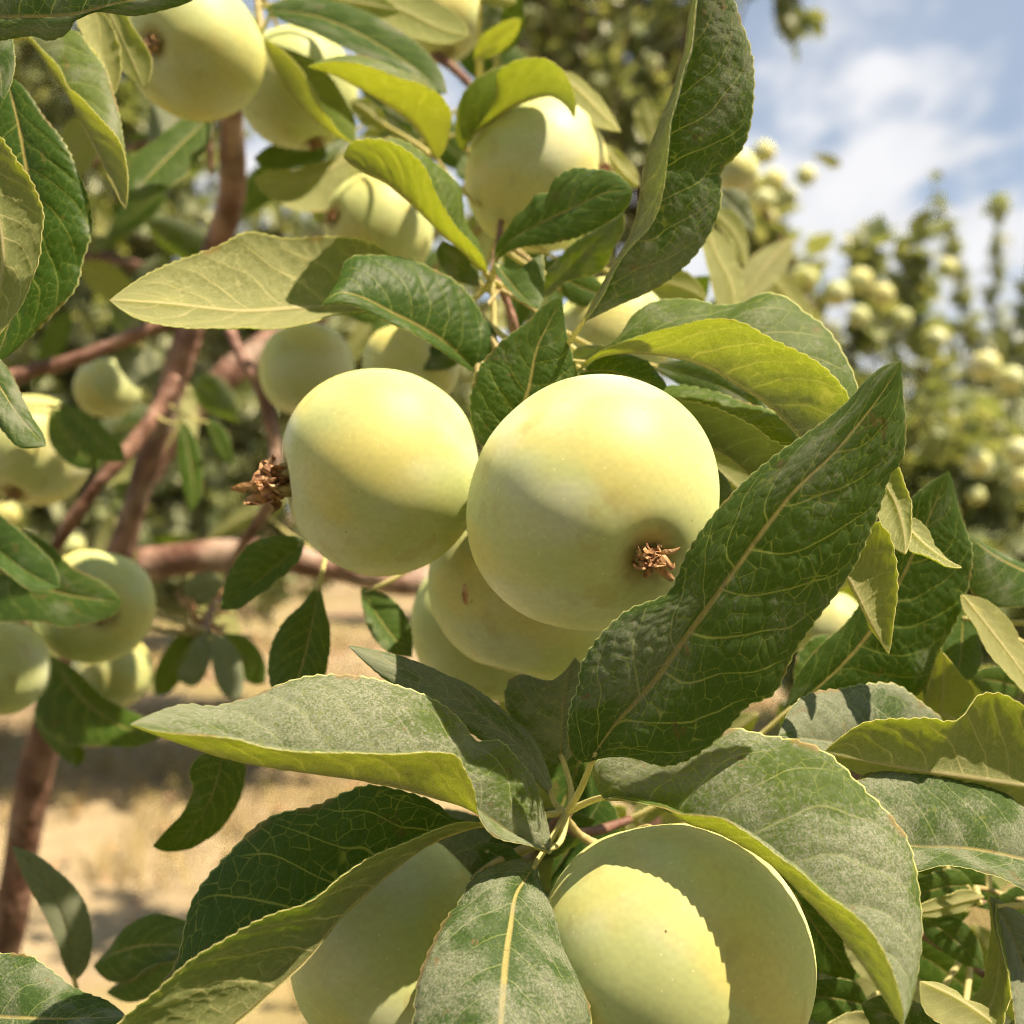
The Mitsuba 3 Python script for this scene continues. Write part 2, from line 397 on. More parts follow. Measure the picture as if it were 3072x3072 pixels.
LEAVES = [
 dict(n='L1', M=[(np.float64(-20.8),np.float64(348.0),np.float64(67.2)),(np.float64(-36.0),np.float64(338.8),np.float64(66.6)),(np.float64(-54.5),np.float64(326.8),np.float64(64.6)),(np.float64(-61.9),np.float64(321.7),np.float64(63.8)),(np.float64(-82.7),np.float64(306.3),np.float64(59.8)),(np.float64(-96.8),np.float64(294.7),np.float64(59.5)),(np.float64(-110.6),np.float64(282.0),np.float64(58.1))], L=[(np.float64(-24.3),np.float64(346.6),np.float64(75.3)),(np.float64(-39.6),np.float64(339.6),np.float64(84.9)),(np.float64(-46.2),np.float64(336.2),np.float64(88.3)),(np.float64(-55.3),np.float64(331.7),np.float64(88.9)),(np.float64(-72.9),np.float64(321.7),np.float64(86.5)),(np.float64(-80.0),np.float64(317.0),np.float64(86.6)),(np.float64(-88.6),np.float64(310.2),np.float64(80.7)),(np.float64(-102.2),np.float64(297.2),np.float64(70.7))], R=[(np.float64(-38.5),np.float64(330.4),np.float64(64.1)),(np.float64(-53.1),np.float64(318.3),np.float64(62.0)),(np.float64(-60.6),np.float64(312.1),np.float64(58.2)),(np.float64(-79.4),np.float64(298.0),np.float64(52.9)),(np.float64(-92.5),np.float64(289.5),np.float64(51.7)),(np.float64(-102.5),np.float64(284.0),np.float64(52.9))], f='Ll', dust=0.22, hi=1, pet=[(-20.8,348,67.2),(-12.8,348,72.0),(-6.9,345,78.2)], lab='long pale grey-green leaf turned underside out, its upper half lit by the sun', dk=1),
 dict(n='L2', M=[(np.float64(-10.3),np.float64(326.0),np.float64(43.1)),(np.float64(-20.8),np.float64(319.4),np.float64(52.4)),(np.float64(-30.2),np.float64(314.2),np.float64(57.4)),(np.float64(-36.3),np.float64(311.0),np.float64(60.0)),(np.float64(-43.7),np.float64(306.8),np.float64(63.4)),(np.float64(-50.3),np.float64(303.4),np.float64(64.7)),(np.float64(-55.8),np.float64(300.0),np.float64(60.2))], L=[(np.float64(-5.3),np.float64(329.3),np.float64(50.7)),(np.float64(-4.8),np.float64(329.6),np.float64(56.3)),(np.float64(-8.7),np.float64(329.3),np.float64(62.2)),(np.float64(-12.9),np.float64(328.5),np.float64(68.3)),(np.float64(-17.9),np.float64(327.2),np.float64(73.1)),(np.float64(-23.7),np.float64(325.5),np.float64(76.5)),(np.float64(-29.4),np.float64(323.5),np.float64(79.0)),(np.float64(-36.3),np.float64(320.8),np.float64(80.0)),(np.float64(-44.3),np.float64(316.9),np.float64(79.3)),(np.float64(-49.6),np.float64(313.8),np.float64(77.6)),(np.float64(-52.7),np.float64(308.3),np.float64(68.6))], R=[(np.float64(-17.5),np.float64(320.0),np.float64(46.9)),(np.float64(-29.3),np.float64(312.0),np.float64(53.2)),(np.float64(-36.4),np.float64(307.9),np.float64(56.3)),(np.float64(-42.8),np.float64(304.5),np.float64(59.6)),(np.float64(-49.2),np.float64(301.7),np.float64(61.2))], f='Lu', dust=0.12, hi=1, pet=[(-10.3,326,43.1),(-6.3,338,56.9),(-6.9,345,78.2)], lab='dark green leaf with a net of pale veins, above the two big apples'),
 dict(n='L3', M=[(np.float64(-6.5),np.float64(305.0),np.float64(18.3)),(np.float64(-0.9),np.float64(304.6),np.float64(26.1)),(np.float64(4.4),np.float64(304.2),np.float64(34.7)),(np.float64(7.2),np.float64(303.7),np.float64(48.0)),(np.float64(11.6),np.float64(303.3),np.float64(57.3)),(np.float64(14.7),np.float64(303.0),np.float64(63.8))], L=[(np.float64(-9.6),np.float64(304.5),np.float64(20.6)),(np.float64(-12.5),np.float64(303.6),np.float64(32.3)),(np.float64(-11.3),np.float64(303.3),np.float64(39.3)),(np.float64(-9.4),np.float64(303.1),np.float64(43.2)),(np.float64(-4.5),np.float64(302.8),np.float64(49.1)),(np.float64(-0.3),np.float64(302.7),np.float64(52.5)),(np.float64(5.3),np.float64(302.7),np.float64(56.7)),(np.float64(8.8),np.float64(302.7),np.float64(60.6))], R=[(np.float64(5.4),np.float64(306.7),np.float64(18.4)),(np.float64(18.9),np.float64(307.1),np.float64(29.5)),(np.float64(19.5),np.float64(306.6),np.float64(40.5)),(np.float64(17.7),np.float64(306.0),np.float64(47.7)),(np.float64(15.7),np.float64(305.0),np.float64(56.0))], f='Ru', dust=0.28, hi=1, lab='upright dark leaf with a dusty midrib between the two big apples'),
 dict(n='L4', M=[(np.float64(20.8),np.float64(292.0),np.float64(54.1)),(np.float64(23.9),np.float64(290.7),np.float64(60.9)),(np.float64(28.9),np.float64(288.9),np.float64(69.5)),(np.float64(33.2),np.float64(287.2),np.float64(78.0)),(np.float64(35.4),np.float64(285.3),np.float64(88.2)),(np.float64(36.6),np.float64(283.8),np.float64(96.5)),(np.float64(39.9),np.float64(282.0),np.float64(105.7)),(np.float64(43.4),np.float64(280.3),np.float64(113.7)),(np.float64(46.4),np.float64(278.3),np.float64(123.7)),(np.float64(48.1),np.float64(275.8),np.float64(136.1)),(np.float64(50.4),np.float64(274.0),np.float64(145.1))], L=[(np.float64(25.0),np.float64(286.7),np.float64(60.1)),(np.float64(29.1),np.float64(282.9),np.float64(68.1)),(np.float64(32.8),np.float64(280.8),np.float64(72.3)),(np.float64(37.7),np.float64(278.6),np.float64(77.1)),(np.float64(40.3),np.float64(276.9),np.float64(82.3)),(np.float64(41.5),np.float64(275.1),np.float64(89.9)),(np.float64(41.8),np.float64(273.7),np.float64(96.9)),(np.float64(44.8),np.float64(271.4),np.float64(115.7)),(np.float64(47.2),np.float64(271.1),np.float64(123.6)),(np.float64(48.5),np.float64(271.4),np.float64(133.9))], R=[(np.float64(29.9),np.float64(292.3),np.float64(58.6)),(np.float64(40.3),np.float64(291.6),np.float64(63.1)),(np.float64(48.3),np.float64(290.8),np.float64(68.8)),(np.float64(56.6),np.float64(289.3),np.float64(80.0)),(np.float64(58.9),np.float64(288.2),np.float64(88.2)),(np.float64(59.1),np.float64(287.1),np.float64(95.8)),(np.float64(62.4),np.float64(286.4),np.float64(98.9)),(np.float64(65.6),np.float64(285.4),np.float64(104.5)),(np.float64(66.6),np.float64(283.9),np.float64(112.3)),(np.float64(66.7),np.float64(282.2),np.float64(121.3)),(np.float64(65.0),np.float64(280.6),np.float64(128.4)),(np.float64(62.7),np.float64(279.4),np.float64(133.1)),(np.float64(59.3),np.float64(277.5),np.float64(139.8))], f='Ru', dust=0.5, hi=1, pet=[(20.8,292,54.1),(17.0,305,50.5),(11.6,325,44.6)], lab='tall upright dark leaf reaching past the top edge, one side folded over'),
 dict(n='L5', M=[(np.float64(19.7),np.float64(305.0),np.float64(42.4)),(np.float64(26.6),np.float64(301.8),np.float64(46.4)),(np.float64(33.1),np.float64(299.3),np.float64(46.7)),(np.float64(41.4),np.float64(296.0),np.float64(45.7)),(np.float64(48.7),np.float64(293.0),np.float64(43.9)),(np.float64(58.0),np.float64(288.7),np.float64(39.1)),(np.float64(63.7),np.float64(285.8),np.float64(34.7)),(np.float64(69.2),np.float64(282.9),np.float64(30.5)),(np.float64(76.6),np.float64(278.0),np.float64(21.7)),(np.float64(86.2),np.float64(272.0),np.float64(12.1))], L=[(np.float64(28.0),np.float64(294.5),np.float64(47.7)),(np.float64(35.0),np.float64(289.6),np.float64(49.5)),(np.float64(47.0),np.float64(282.6),np.float64(51.9)),(np.float64(51.4),np.float64(280.4),np.float64(52.5)),(np.float64(57.2),np.float64(277.7),np.float64(52.2)),(np.float64(63.8),np.float64(275.0),np.float64(49.7)),(np.float64(70.6),np.float64(272.4),np.float64(45.0)),(np.float64(78.8),np.float64(270.2),np.float64(40.4)),(np.float64(84.6),np.float64(268.9),np.float64(35.3)),(np.float64(88.6),np.float64(268.3),np.float64(28.5)),(np.float64(89.0),np.float64(268.4),np.float64(20.2))], R=[(np.float64(29.3),np.float64(308.1),np.float64(49.5)),(np.float64(32.5),np.float64(308.2),np.float64(51.9)),(np.float64(35.8),np.float64(308.1),np.float64(58.2)),(np.float64(38.9),np.float64(307.8),np.float64(61.3)),(np.float64(45.7),np.float64(307.2),np.float64(63.9)),(np.float64(53.6),np.float64(306.1),np.float64(63.7)),(np.float64(61.2),np.float64(304.8),np.float64(61.8)),(np.float64(67.7),np.float64(303.5),np.float64(61.7)),(np.float64(74.0),np.float64(301.8),np.float64(63.9)),(np.float64(80.8),np.float64(299.8),np.float64(61.8)),(np.float64(85.3),np.float64(297.9),np.float64(57.4)),(np.float64(88.6),np.float64(296.5),np.float64(54.9)),(np.float64(93.1),np.float64(293.2),np.float64(47.2)),(np.float64(96.1),np.float64(289.8),np.float64(39.7)),(np.float64(97.2),np.float64(285.6),np.float64(30.4)),(np.float64(93.7),np.float64(279.8),np.float64(19.6))], f='Ll', dust=0.45, hi=1, lab='two-tone leaf with a sunlit yellow-green underside and grey upper side, right of the centre'),
 dict(n='L6', M=[(np.float64(19.1),np.float64(254.0),np.float64(-61.9)),(np.float64(25.7),np.float64(251.1),np.float64(-51.2)),(np.float64(33.9),np.float64(248.0),np.float64(-41.2)),(np.float64(40.8),np.float64(245.2),np.float64(-30.5)),(np.float64(52.1),np.float64(241.0),np.float64(-13.4)),(np.float64(59.4),np.float64(238.8),np.float64(-2.6)),(np.float64(66.0),np.float64(237.2),np.float64(6.0)),(np.float64(73.0),np.float64(235.9),np.float64(12.8)),(np.float64(79.4),np.float64(234.7),np.float64(20.5)),(np.float64(86.1),np.float64(233.5),np.float64(30.1)),(np.float64(88.3),np.float64(233.0),np.float64(34.2))], L=[(np.float64(16.5),np.float64(254.0),np.float64(-61.6)),(np.float64(13.9),np.float64(253.3),np.float64(-56.8)),(np.float64(14.1),np.float64(252.1),np.float64(-48.4)),(np.float64(16.2),np.float64(251.0),np.float64(-41.7)),(np.float64(16.5),np.float64(250.4),np.float64(-38.3)),(np.float64(17.8),np.float64(249.9),np.float64(-35.0)),(np.float64(20.3),np.float64(249.1),np.float64(-31.0)),(np.float64(22.8),np.float64(248.4),np.float64(-28.0)),(np.float64(28.7),np.float64(247.1),np.float64(-23.1)),(np.float64(37.4),np.float64(245.5),np.float64(-19.1)),(np.float64(40.8),np.float64(244.1),np.float64(-11.2)),(np.float64(45.0),np.float64(242.8),np.float64(-3.9)),(np.float64(52.1),np.float64(241.0),np.float64(4.9)),(np.float64(59.9),np.float64(239.4),np.float64(12.2)),(np.float64(70.5),np.float64(237.5),np.float64(19.9)),(np.float64(77.4),np.float64(236.0),np.float64(25.8)),(np.float64(81.7),np.float64(234.9),np.float64(31.0)),(np.float64(85.6),np.float64(233.9),np.float64(33.7))], R=[(np.float64(24.2),np.float64(254.3),np.float64(-60.6)),(np.float64(29.9),np.float64(253.8),np.float64(-60.9)),(np.float64(37.2),np.float64(252.9),np.float64(-62.6)),(np.float64(41.8),np.float64(252.3),np.float64(-61.5)),(np.float64(48.3),np.float64(251.3),np.float64(-57.3)),(np.float64(53.6),np.float64(250.2),np.float64(-51.9)),(np.float64(58.5),np.float64(249.2),np.float64(-46.6)),(np.float64(62.2),np.float64(248.6),np.float64(-45.2)),(np.float64(67.4),np.float64(246.9),np.float64(-35.4)),(np.float64(72.8),np.float64(245.3),np.float64(-26.0)),(np.float64(79.4),np.float64(243.4),np.float64(-16.1)),(np.float64(84.6),np.float64(241.3),np.float64(-3.9)),(np.float64(86.7),np.float64(240.3),np.float64(2.0)),(np.float64(88.0),np.float64(239.3),np.float64(7.7)),(np.float64(90.9),np.float64(238.3),np.float64(12.9)),(np.float64(90.9),np.float64(236.9),np.float64(20.3)),(np.float64(89.4),np.float64(235.2),np.float64(28.2))], f='Ru', dust=0.42, hi=2, pet=[(19.1,254,-61.9),(17.8,268,-72.5),(15.1,282,-82.4)], lab='large dark blistered leaf with a pale midrib, in front of the big right apple', wave=0.6),
 dict(n='L7', M=[(np.float64(10.1),np.float64(262.0),np.float64(-86.8)),(np.float64(-0.8),np.float64(257.2),np.float64(-80.2)),(np.float64(-8.6),np.float64(253.4),np.float64(-74.0)),(np.float64(-17.4),np.float64(249.6),np.float64(-69.6)),(np.float64(-28.6),np.float64(245.1),np.float64(-65.3)),(np.float64(-40.1),np.float64(240.7),np.float64(-62.0)),(np.float64(-52.8),np.float64(236.2),np.float64(-59.0)),(np.float64(-64.0),np.float64(232.5),np.float64(-55.7)),(np.float64(-74.8),np.float64(229.0),np.float64(-51.1)),(np.float64(-84.1),np.float64(226.0),np.float64(-46.7))], L=[(np.float64(2.5),np.float64(254.1),np.float64(-82.1)),(np.float64(-4.0),np.float64(249.3),np.float64(-79.0)),(np.float64(-7.7),np.float64(245.5),np.float64(-73.4)),(np.float64(-9.1),np.float64(241.2),np.float64(-65.0)),(np.float64(-11.0),np.float64(238.7),np.float64(-60.3)),(np.float64(-12.7),np.float64(236.7),np.float64(-56.5)),(np.float64(-15.3),np.float64(235.3),np.float64(-55.3)),(np.float64(-27.2),np.float64(229.9),np.float64(-54.2)),(np.float64(-37.7),np.float64(226.2),np.float64(-53.0)),(np.float64(-51.7),np.float64(223.0),np.float64(-51.6)),(np.float64(-62.6),np.float64(222.0),np.float64(-48.8)),(np.float64(-74.2),np.float64(222.4),np.float64(-48.0))], R=[(np.float64(9.6),np.float64(264.8),np.float64(-82.6)),(np.float64(8.4),np.float64(265.3),np.float64(-77.4)),(np.float64(6.2),np.float64(265.3),np.float64(-70.1)),(np.float64(1.5),np.float64(264.8),np.float64(-63.6)),(np.float64(-4.4),np.float64(263.9),np.float64(-58.6)),(np.float64(-8.8),np.float64(263.2),np.float64(-58.8)),(np.float64(-12.3),np.float64(262.4),np.float64(-54.7)),(np.float64(-18.3),np.float64(260.7),np.float64(-48.3)),(np.float64(-27.5),np.float64(258.3),np.float64(-43.6)),(np.float64(-36.4),np.float64(255.6),np.float64(-40.8)),(np.float64(-48.8),np.float64(251.4),np.float64(-40.2)),(np.float64(-57.1),np.float64(247.9),np.float64(-42.2)),(np.float64(-63.1),np.float64(244.9),np.float64(-44.3)),(np.float64(-70.4),np.float64(240.8),np.float64(-45.4)),(np.float64(-75.2),np.float64(237.7),np.float64(-44.4)),(np.float64(-80.3),np.float64(233.5),np.float64(-45.3))], f='Ru', dust=0.72, hi=2, lab='long dusty grey-green leaf pointing left with a yellow-green folded edge, below the apples', dk=0),
 dict(n='L8', M=[(np.float64(11.4),np.float64(286.0),np.float64(-80.0)),(np.float64(6.4),np.float64(283.6),np.float64(-69.4)),(np.float64(-0.9),np.float64(281.3),np.float64(-61.6)),(np.float64(-9.5),np.float64(278.9),np.float64(-54.6)),(np.float64(-19.4),np.float64(276.2),np.float64(-47.6)),(np.float64(-31.8),np.float64(272.9),np.float64(-40.3)),(np.float64(-43.2),np.float64(270.0),np.float64(-35.1))], L=[(np.float64(10.5),np.float64(287.3),np.float64(-74.9)),(np.float64(8.2),np.float64(287.3),np.float64(-68.5)),(np.float64(5.2),np.float64(286.9),np.float64(-62.5)),(np.float64(-0.3),np.float64(286.1),np.float64(-57.9)),(np.float64(-6.2),np.float64(284.9),np.float64(-52.2)),(np.float64(-13.0),np.float64(283.1),np.float64(-47.1)),(np.float64(-17.7),np.float64(281.8),np.float64(-44.8)),(np.float64(-24.4),np.float64(279.6),np.float64(-41.1)),(np.float64(-30.4),np.float64(277.3),np.float64(-38.8)),(np.float64(-36.7),np.float64(274.5),np.float64(-37.0))], R=[(np.float64(7.2),np.float64(282.9),np.float64(-75.1)),(np.float64(-2.3),np.float64(278.6),np.float64(-66.0)),(np.float64(-12.2),np.float64(275.2),np.float64(-58.5)),(np.float64(-23.3),np.float64(272.2),np.float64(-51.2)),(np.float64(-32.0),np.float64(270.5),np.float64(-45.0)),(np.float64(-37.9),np.float64(269.7),np.float64(-40.1))], f='Lu', dust=0.75, hi=1, pet=[(11.4,286,-80.0),(13.2,284,-82.0),(15.1,282,-82.4)], lab='dusty leaf half hidden behind the long grey leaf'),
 dict(n='L9', M=[(np.float64(13.9),np.float64(296.0),np.float64(-72.7)),(np.float64(14.3),np.float64(294.5),np.float64(-64.5)),(np.float64(14.8),np.float64(292.4),np.float64(-53.4)),(np.float64(17.8),np.float64(290.0),np.float64(-41.0))], L=[(np.float64(9.8),np.float64(295.5),np.float64(-71.1)),(np.float64(4.7),np.float64(294.7),np.float64(-65.3)),(np.float64(-0.3),np.float64(293.8),np.float64(-59.0)),(np.float64(-2.3),np.float64(293.0),np.float64(-52.8)),(np.float64(-1.4),np.float64(292.5),np.float64(-48.5)),(np.float64(2.9),np.float64(292.0),np.float64(-46.4)),(np.float64(9.6),np.float64(291.2),np.float64(-48.0))], R=[(np.float64(16.6),np.float64(295.4),np.float64(-70.8)),(np.float64(20.3),np.float64(293.9),np.float64(-62.8)),(np.float64(21.7),np.float64(292.3),np.float64(-53.4)),(np.float64(20.9),np.float64(291.0),np.float64(-45.7))], f='Lu', dust=0.7, hi=1, pet=[(13.9,296,-72.7),(16.8,290,-79.9),(15.1,282,-82.4)]),
 dict(n='L10', M=[(np.float64(23.2),np.float64(261.0),np.float64(-72.8)),(np.float64(28.2),np.float64(258.5),np.float64(-72.1)),(np.float64(37.2),np.float64(253.8),np.float64(-73.0)),(np.float64(43.1),np.float64(250.1),np.float64(-75.7)),(np.float64(49.5),np.float64(246.4),np.float64(-77.1)),(np.float64(54.3),np.float64(243.3),np.float64(-79.0)),(np.float64(59.8),np.float64(239.4),np.float64(-81.7)),(np.float64(64.9),np.float64(235.0),np.float64(-86.0)),(np.float64(70.0),np.float64(230.1),np.float64(-90.9)),(np.float64(75.6),np.float64(223.6),np.float64(-97.2)),(np.float64(79.3),np.float64(217.8),np.float64(-103.3)),(np.float64(81.4),np.float64(214.0),np.float64(-107.2))], L=[(np.float64(28.1),np.float64(254.3),np.float64(-71.2)),(np.float64(36.2),np.float64(246.6),np.float64(-71.2)),(np.float64(41.7),np.float64(241.8),np.float64(-71.7)),(np.float64(47.6),np.float64(237.1),np.float64(-70.9)),(np.float64(53.8),np.float64(232.1),np.float64(-72.5)),(np.float64(60.9),np.float64(226.0),np.float64(-76.9)),(np.float64(68.5),np.float64(220.3),np.float64(-82.1)),(np.float64(75.0),np.float64(216.1),np.float64(-88.0)),(np.float64(79.4),np.float64(213.0),np.float64(-97.0)),(np.float64(80.7),np.float64(212.4),np.float64(-102.4))], R=[(np.float64(21.6),np.float64(262.8),np.float64(-70.4)),(np.float64(20.7),np.float64(263.3),np.float64(-65.8)),(np.float64(27.7),np.float64(263.1),np.float64(-61.0)),(np.float64(39.8),np.float64(261.9),np.float64(-59.4)),(np.float64(50.2),np.float64(260.1),np.float64(-55.3)),(np.float64(56.4),np.float64(258.9),np.float64(-54.5)),(np.float64(64.3),np.float64(256.9),np.float64(-56.0)),(np.float64(71.3),np.float64(254.9),np.float64(-56.8)),(np.float64(78.7),np.float64(252.1),np.float64(-60.5)),(np.float64(84.2),np.float64(249.1),np.float64(-65.9)),(np.float64(87.8),np.float64(246.9),np.float64(-69.5)),(np.float64(91.1),np.float64(244.5),np.float64(-73.1)),(np.float64(93.5),np.float64(241.9),np.float64(-77.3)),(np.float64(94.0),np.float64(238.1),np.float64(-83.8)),(np.float64(92.8),np.float64(232.2),np.float64(-92.8)),(np.float64(89.3),np.float64(225.6),np.float64(-100.6)),(np.float64(85.3),np.float64(219.8),np.float64(-105.4))], f='Ru', dust=0.58, hi=2, pet=[(23.2,261,-72.8),(19.9,278,-78.8),(15.1,282,-82.4)], lab='broad dusty grey-green leaf arching over the bottom right apple', dk=0),
 dict(n='L11', M=[(np.float64(6.6),np.float64(266.0),np.float64(-90.5)),(np.float64(3.2),np.float64(259.5),np.float64(-93.0)),(np.float64(0.8),np.float64(254.2),np.float64(-95.0)),(np.float64(-0.3),np.float64(247.2),np.float64(-98.5)),(np.float64(-1.4),np.float64(238.8),np.float64(-102.8)),(np.float64(-1.9),np.float64(232.8),np.float64(-106.2)),(np.float64(-2.6),np.float64(222.7),np.float64(-113.1)),(np.float64(-3.4),np.float64(212.0),np.float64(-122.5))], L=[(np.float64(2.6),np.float64(264.0),np.float64(-89.1)),(np.float64(-4.3),np.float64(259.5),np.float64(-88.9)),(np.float64(-7.8),np.float64(256.8),np.float64(-89.5)),(np.float64(-10.7),np.float64(253.8),np.float64(-91.6)),(np.float64(-13.0),np.float64(250.2),np.float64(-94.8)),(np.float64(-15.6),np.float64(247.2),np.float64(-96.9)),(np.float64(-18.3),np.float64(242.6),np.float64(-101.0)),(np.float64(-20.5),np.float64(238.7),np.float64(-104.6)),(np.float64(-21.9),np.float64(234.2),np.float64(-109.3)),(np.float64(-22.3),np.float64(228.9),np.float64(-115.1)),(np.float64(-19.2),np.float64(223.7),np.float64(-120.6)),(np.float64(-11.9),np.float64(218.3),np.float64(-123.3))], R=[(np.float64(6.8),np.float64(264.7),np.float64(-93.5)),(np.float64(8.4),np.float64(260.9),np.float64(-97.5)),(np.float64(10.5),np.float64(256.7),np.float64(-101.3)),(np.float64(12.2),np.float64(251.5),np.float64(-105.7)),(np.float64(14.5),np.float64(246.7),np.float64(-109.4)),(np.float64(16.7),np.float64(241.5),np.float64(-113.4)),(np.float64(17.9),np.float64(235.5),np.float64(-118.4)),(np.float64(14.6),np.float64(228.2),np.float64(-124.2)),(np.float64(5.0),np.float64(220.1),np.float64(-125.5))], f='Lu', dust=0.55, hi=2, pet=[(6.6,266,-90.5),(11.2,275,-86.5),(15.1,282,-82.4)], lab='drooping dusty leaf hanging between the two bottom apples'),
 dict(n='L12', M=[(np.float64(-7.3),np.float64(258.0),np.float64(-78.3)),(np.float64(-16.1),np.float64(255.2),np.float64(-80.1)),(np.float64(-24.2),np.float64(252.2),np.float64(-84.1)),(np.float64(-31.6),np.float64(249.0),np.float64(-89.2)),(np.float64(-40.7),np.float64(244.6),np.float64(-96.6)),(np.float64(-47.5),np.float64(240.2),np.float64(-104.2)),(np.float64(-54.7),np.float64(235.9),np.float64(-109.9)),(np.float64(-62.4),np.float64(231.1),np.float64(-115.0)),(np.float64(-73.5),np.float64(224.0),np.float64(-120.7)),(np.float64(-86.5),np.float64(216.0),np.float64(-122.0))], L=[(np.float64(-13.8),np.float64(251.6),np.float64(-76.2)),(np.float64(-21.1),np.float64(246.5),np.float64(-76.9)),(np.float64(-27.7),np.float64(242.1),np.float64(-78.9)),(np.float64(-32.8),np.float64(239.0),np.float64(-80.4)),(np.float64(-39.2),np.float64(234.8),np.float64(-83.9)),(np.float64(-46.7),np.float64(230.2),np.float64(-88.2)),(np.float64(-54.5),np.float64(226.5),np.float64(-89.9)),(np.float64(-60.4),np.float64(223.7),np.float64(-92.2)),(np.float64(-68.8),np.float64(220.0),np.float64(-96.2)),(np.float64(-74.8),np.float64(217.4),np.float64(-101.3)),(np.float64(-81.5),np.float64(215.3),np.float64(-106.3)),(np.float64(-85.8),np.float64(214.2),np.float64(-112.7))], R=[(np.float64(-15.6),np.float64(262.4),np.float64(-77.9)),(np.float64(-18.3),np.float64(263.1),np.float64(-75.4)),(np.float64(-26.6),np.float64(263.8),np.float64(-72.0)),(np.float64(-37.0),np.float64(263.8),np.float64(-70.1)),(np.float64(-43.9),np.float64(263.3),np.float64(-72.6)),(np.float64(-51.3),np.float64(262.3),np.float64(-75.4)),(np.float64(-59.6),np.float64(260.8),np.float64(-76.6)),(np.float64(-65.4),np.float64(259.2),np.float64(-79.6)),(np.float64(-71.0),np.float64(256.7),np.float64(-85.1)),(np.float64(-76.9),np.float64(253.0),np.float64(-92.1)),(np.float64(-79.1),np.float64(249.9),np.float64(-97.9)),(np.float64(-79.8),np.float64(244.8),np.float64(-106.0)),(np.float64(-84.6),np.float64(237.3),np.float64(-113.2)),(np.float64(-88.4),np.float64(228.1),np.float64(-118.8))], f='Ru', dust=0.13, hi=2, pet=[(-7.3,258,-78.3),(2.7,276,-82.5),(15.1,282,-82.4)], lab='large folded leaf, dark green above and tan beneath, at the lower left'),
 dict(n='L13', M=[(np.float64(-149.6),np.float64(262.0),np.float64(-127.0)),(np.float64(-136.9),np.float64(258.4),np.float64(-126.6)),(np.float64(-124.4),np.float64(254.8),np.float64(-125.5)),(np.float64(-110.8),np.float64(250.7),np.float64(-123.8)),(np.float64(-92.1),np.float64(245.0),np.float64(-120.4))], L=[(np.float64(-147.8),np.float64(268.6),np.float64(-119.8)),(np.float64(-134.0),np.float64(268.7),np.float64(-115.3)),(np.float64(-126.3),np.float64(267.2),np.float64(-115.2)),(np.float64(-119.8),np.float64(264.9),np.float64(-117.5)),(np.float64(-110.5),np.float64(260.1),np.float64(-120.7)),(np.float64(-99.1),np.float64(253.0),np.float64(-120.8))], R=[(np.float64(-135.9),np.float64(251.7),np.float64(-133.1)),(np.float64(-118.8),np.float64(245.8),np.float64(-132.5)),(np.float64(-102.2),np.float64(242.7),np.float64(-126.4))], f='Lu', dust=0.55, hi=1, lab='dusty leaf cut by the lower left corner'),
 dict(n='L14', M=[(np.float64(-153.5),np.float64(360.0),np.float64(-164.7)),(np.float64(-153.6),np.float64(357.3),np.float64(-153.8)),(np.float64(-155.2),np.float64(353.3),np.float64(-138.4)),(np.float64(-161.3),np.float64(348.7),np.float64(-123.1)),(np.float64(-168.0),np.float64(345.0),np.float64(-112.2))], L=[(np.float64(-154.6),np.float64(357.2),np.float64(-160.3)),(np.float64(-157.3),np.float64(350.5),np.float64(-142.8)),(np.float64(-159.7),np.float64(348.0),np.float64(-134.6)),(np.float64(-164.5),np.float64(345.3),np.float64(-122.8))], R=[(np.float64(-149.1),np.float64(360.4),np.float64(-159.8)),(np.float64(-146.8),np.float64(359.4),np.float64(-150.1)),(np.float64(-147.5),np.float64(357.6),np.float64(-139.2)),(np.float64(-151.0),np.float64(355.4),np.float64(-130.1)),(np.float64(-156.0),np.float64(352.9),np.float64(-123.3)),(np.float64(-162.2),np.float64(349.4),np.float64(-116.4))], f='Ru', dust=0.95, pet=[(-153.5,360,-164.7),(-153.8,365,-173.2),(-156.2,380,-189.1)], lab='slender silvery leaf pointing up at the lower left'),
 dict(n='L15', M=[(np.float64(-150.9),np.float64(370.0),np.float64(-163.5)),(np.float64(-135.6),np.float64(361.8),np.float64(-153.9)),(np.float64(-122.0),np.float64(355.0),np.float64(-149.7)),(np.float64(-108.9),np.float64(348.1),np.float64(-147.7)),(np.float64(-94.1),np.float64(340.0),np.float64(-146.4))], L=[(np.float64(-144.0),np.float64(371.5),np.float64(-156.1)),(np.float64(-139.7),np.float64(370.1),np.float64(-150.8)),(np.float64(-133.1),np.float64(367.7),np.float64(-145.6)),(np.float64(-125.4),np.float64(364.6),np.float64(-142.7)),(np.float64(-114.1),np.float64(358.9),np.float64(-142.8)),(np.float64(-102.4),np.float64(350.5),np.float64(-144.6))], R=[(np.float64(-142.2),np.float64(361.9),np.float64(-165.2)),(np.float64(-132.5),np.float64(356.0),np.float64(-162.5)),(np.float64(-123.1),np.float64(350.1),np.float64(-155.3)),(np.float64(-111.3),np.float64(344.5),np.float64(-151.0))], f='Lu', dust=0.35),
 dict(n='L16', M=[(np.float64(-144.3),np.float64(365.0),np.float64(-170.7)),(np.float64(-133.5),np.float64(358.7),np.float64(-164.6)),(np.float64(-122.9),np.float64(352.0),np.float64(-157.0)),(np.float64(-112.4),np.float64(345.0),np.float64(-148.5))], L=[(np.float64(-139.3),np.float64(366.6),np.float64(-167.3)),(np.float64(-127.7),np.float64(360.6),np.float64(-159.9))], R=[(np.float64(-134.8),np.float64(357.1),np.float64(-170.3)),(np.float64(-125.4),np.float64(351.6),np.float64(-166.8)),(np.float64(-115.0),np.float64(345.9),np.float64(-157.0))], f='Ru', dust=0.1),
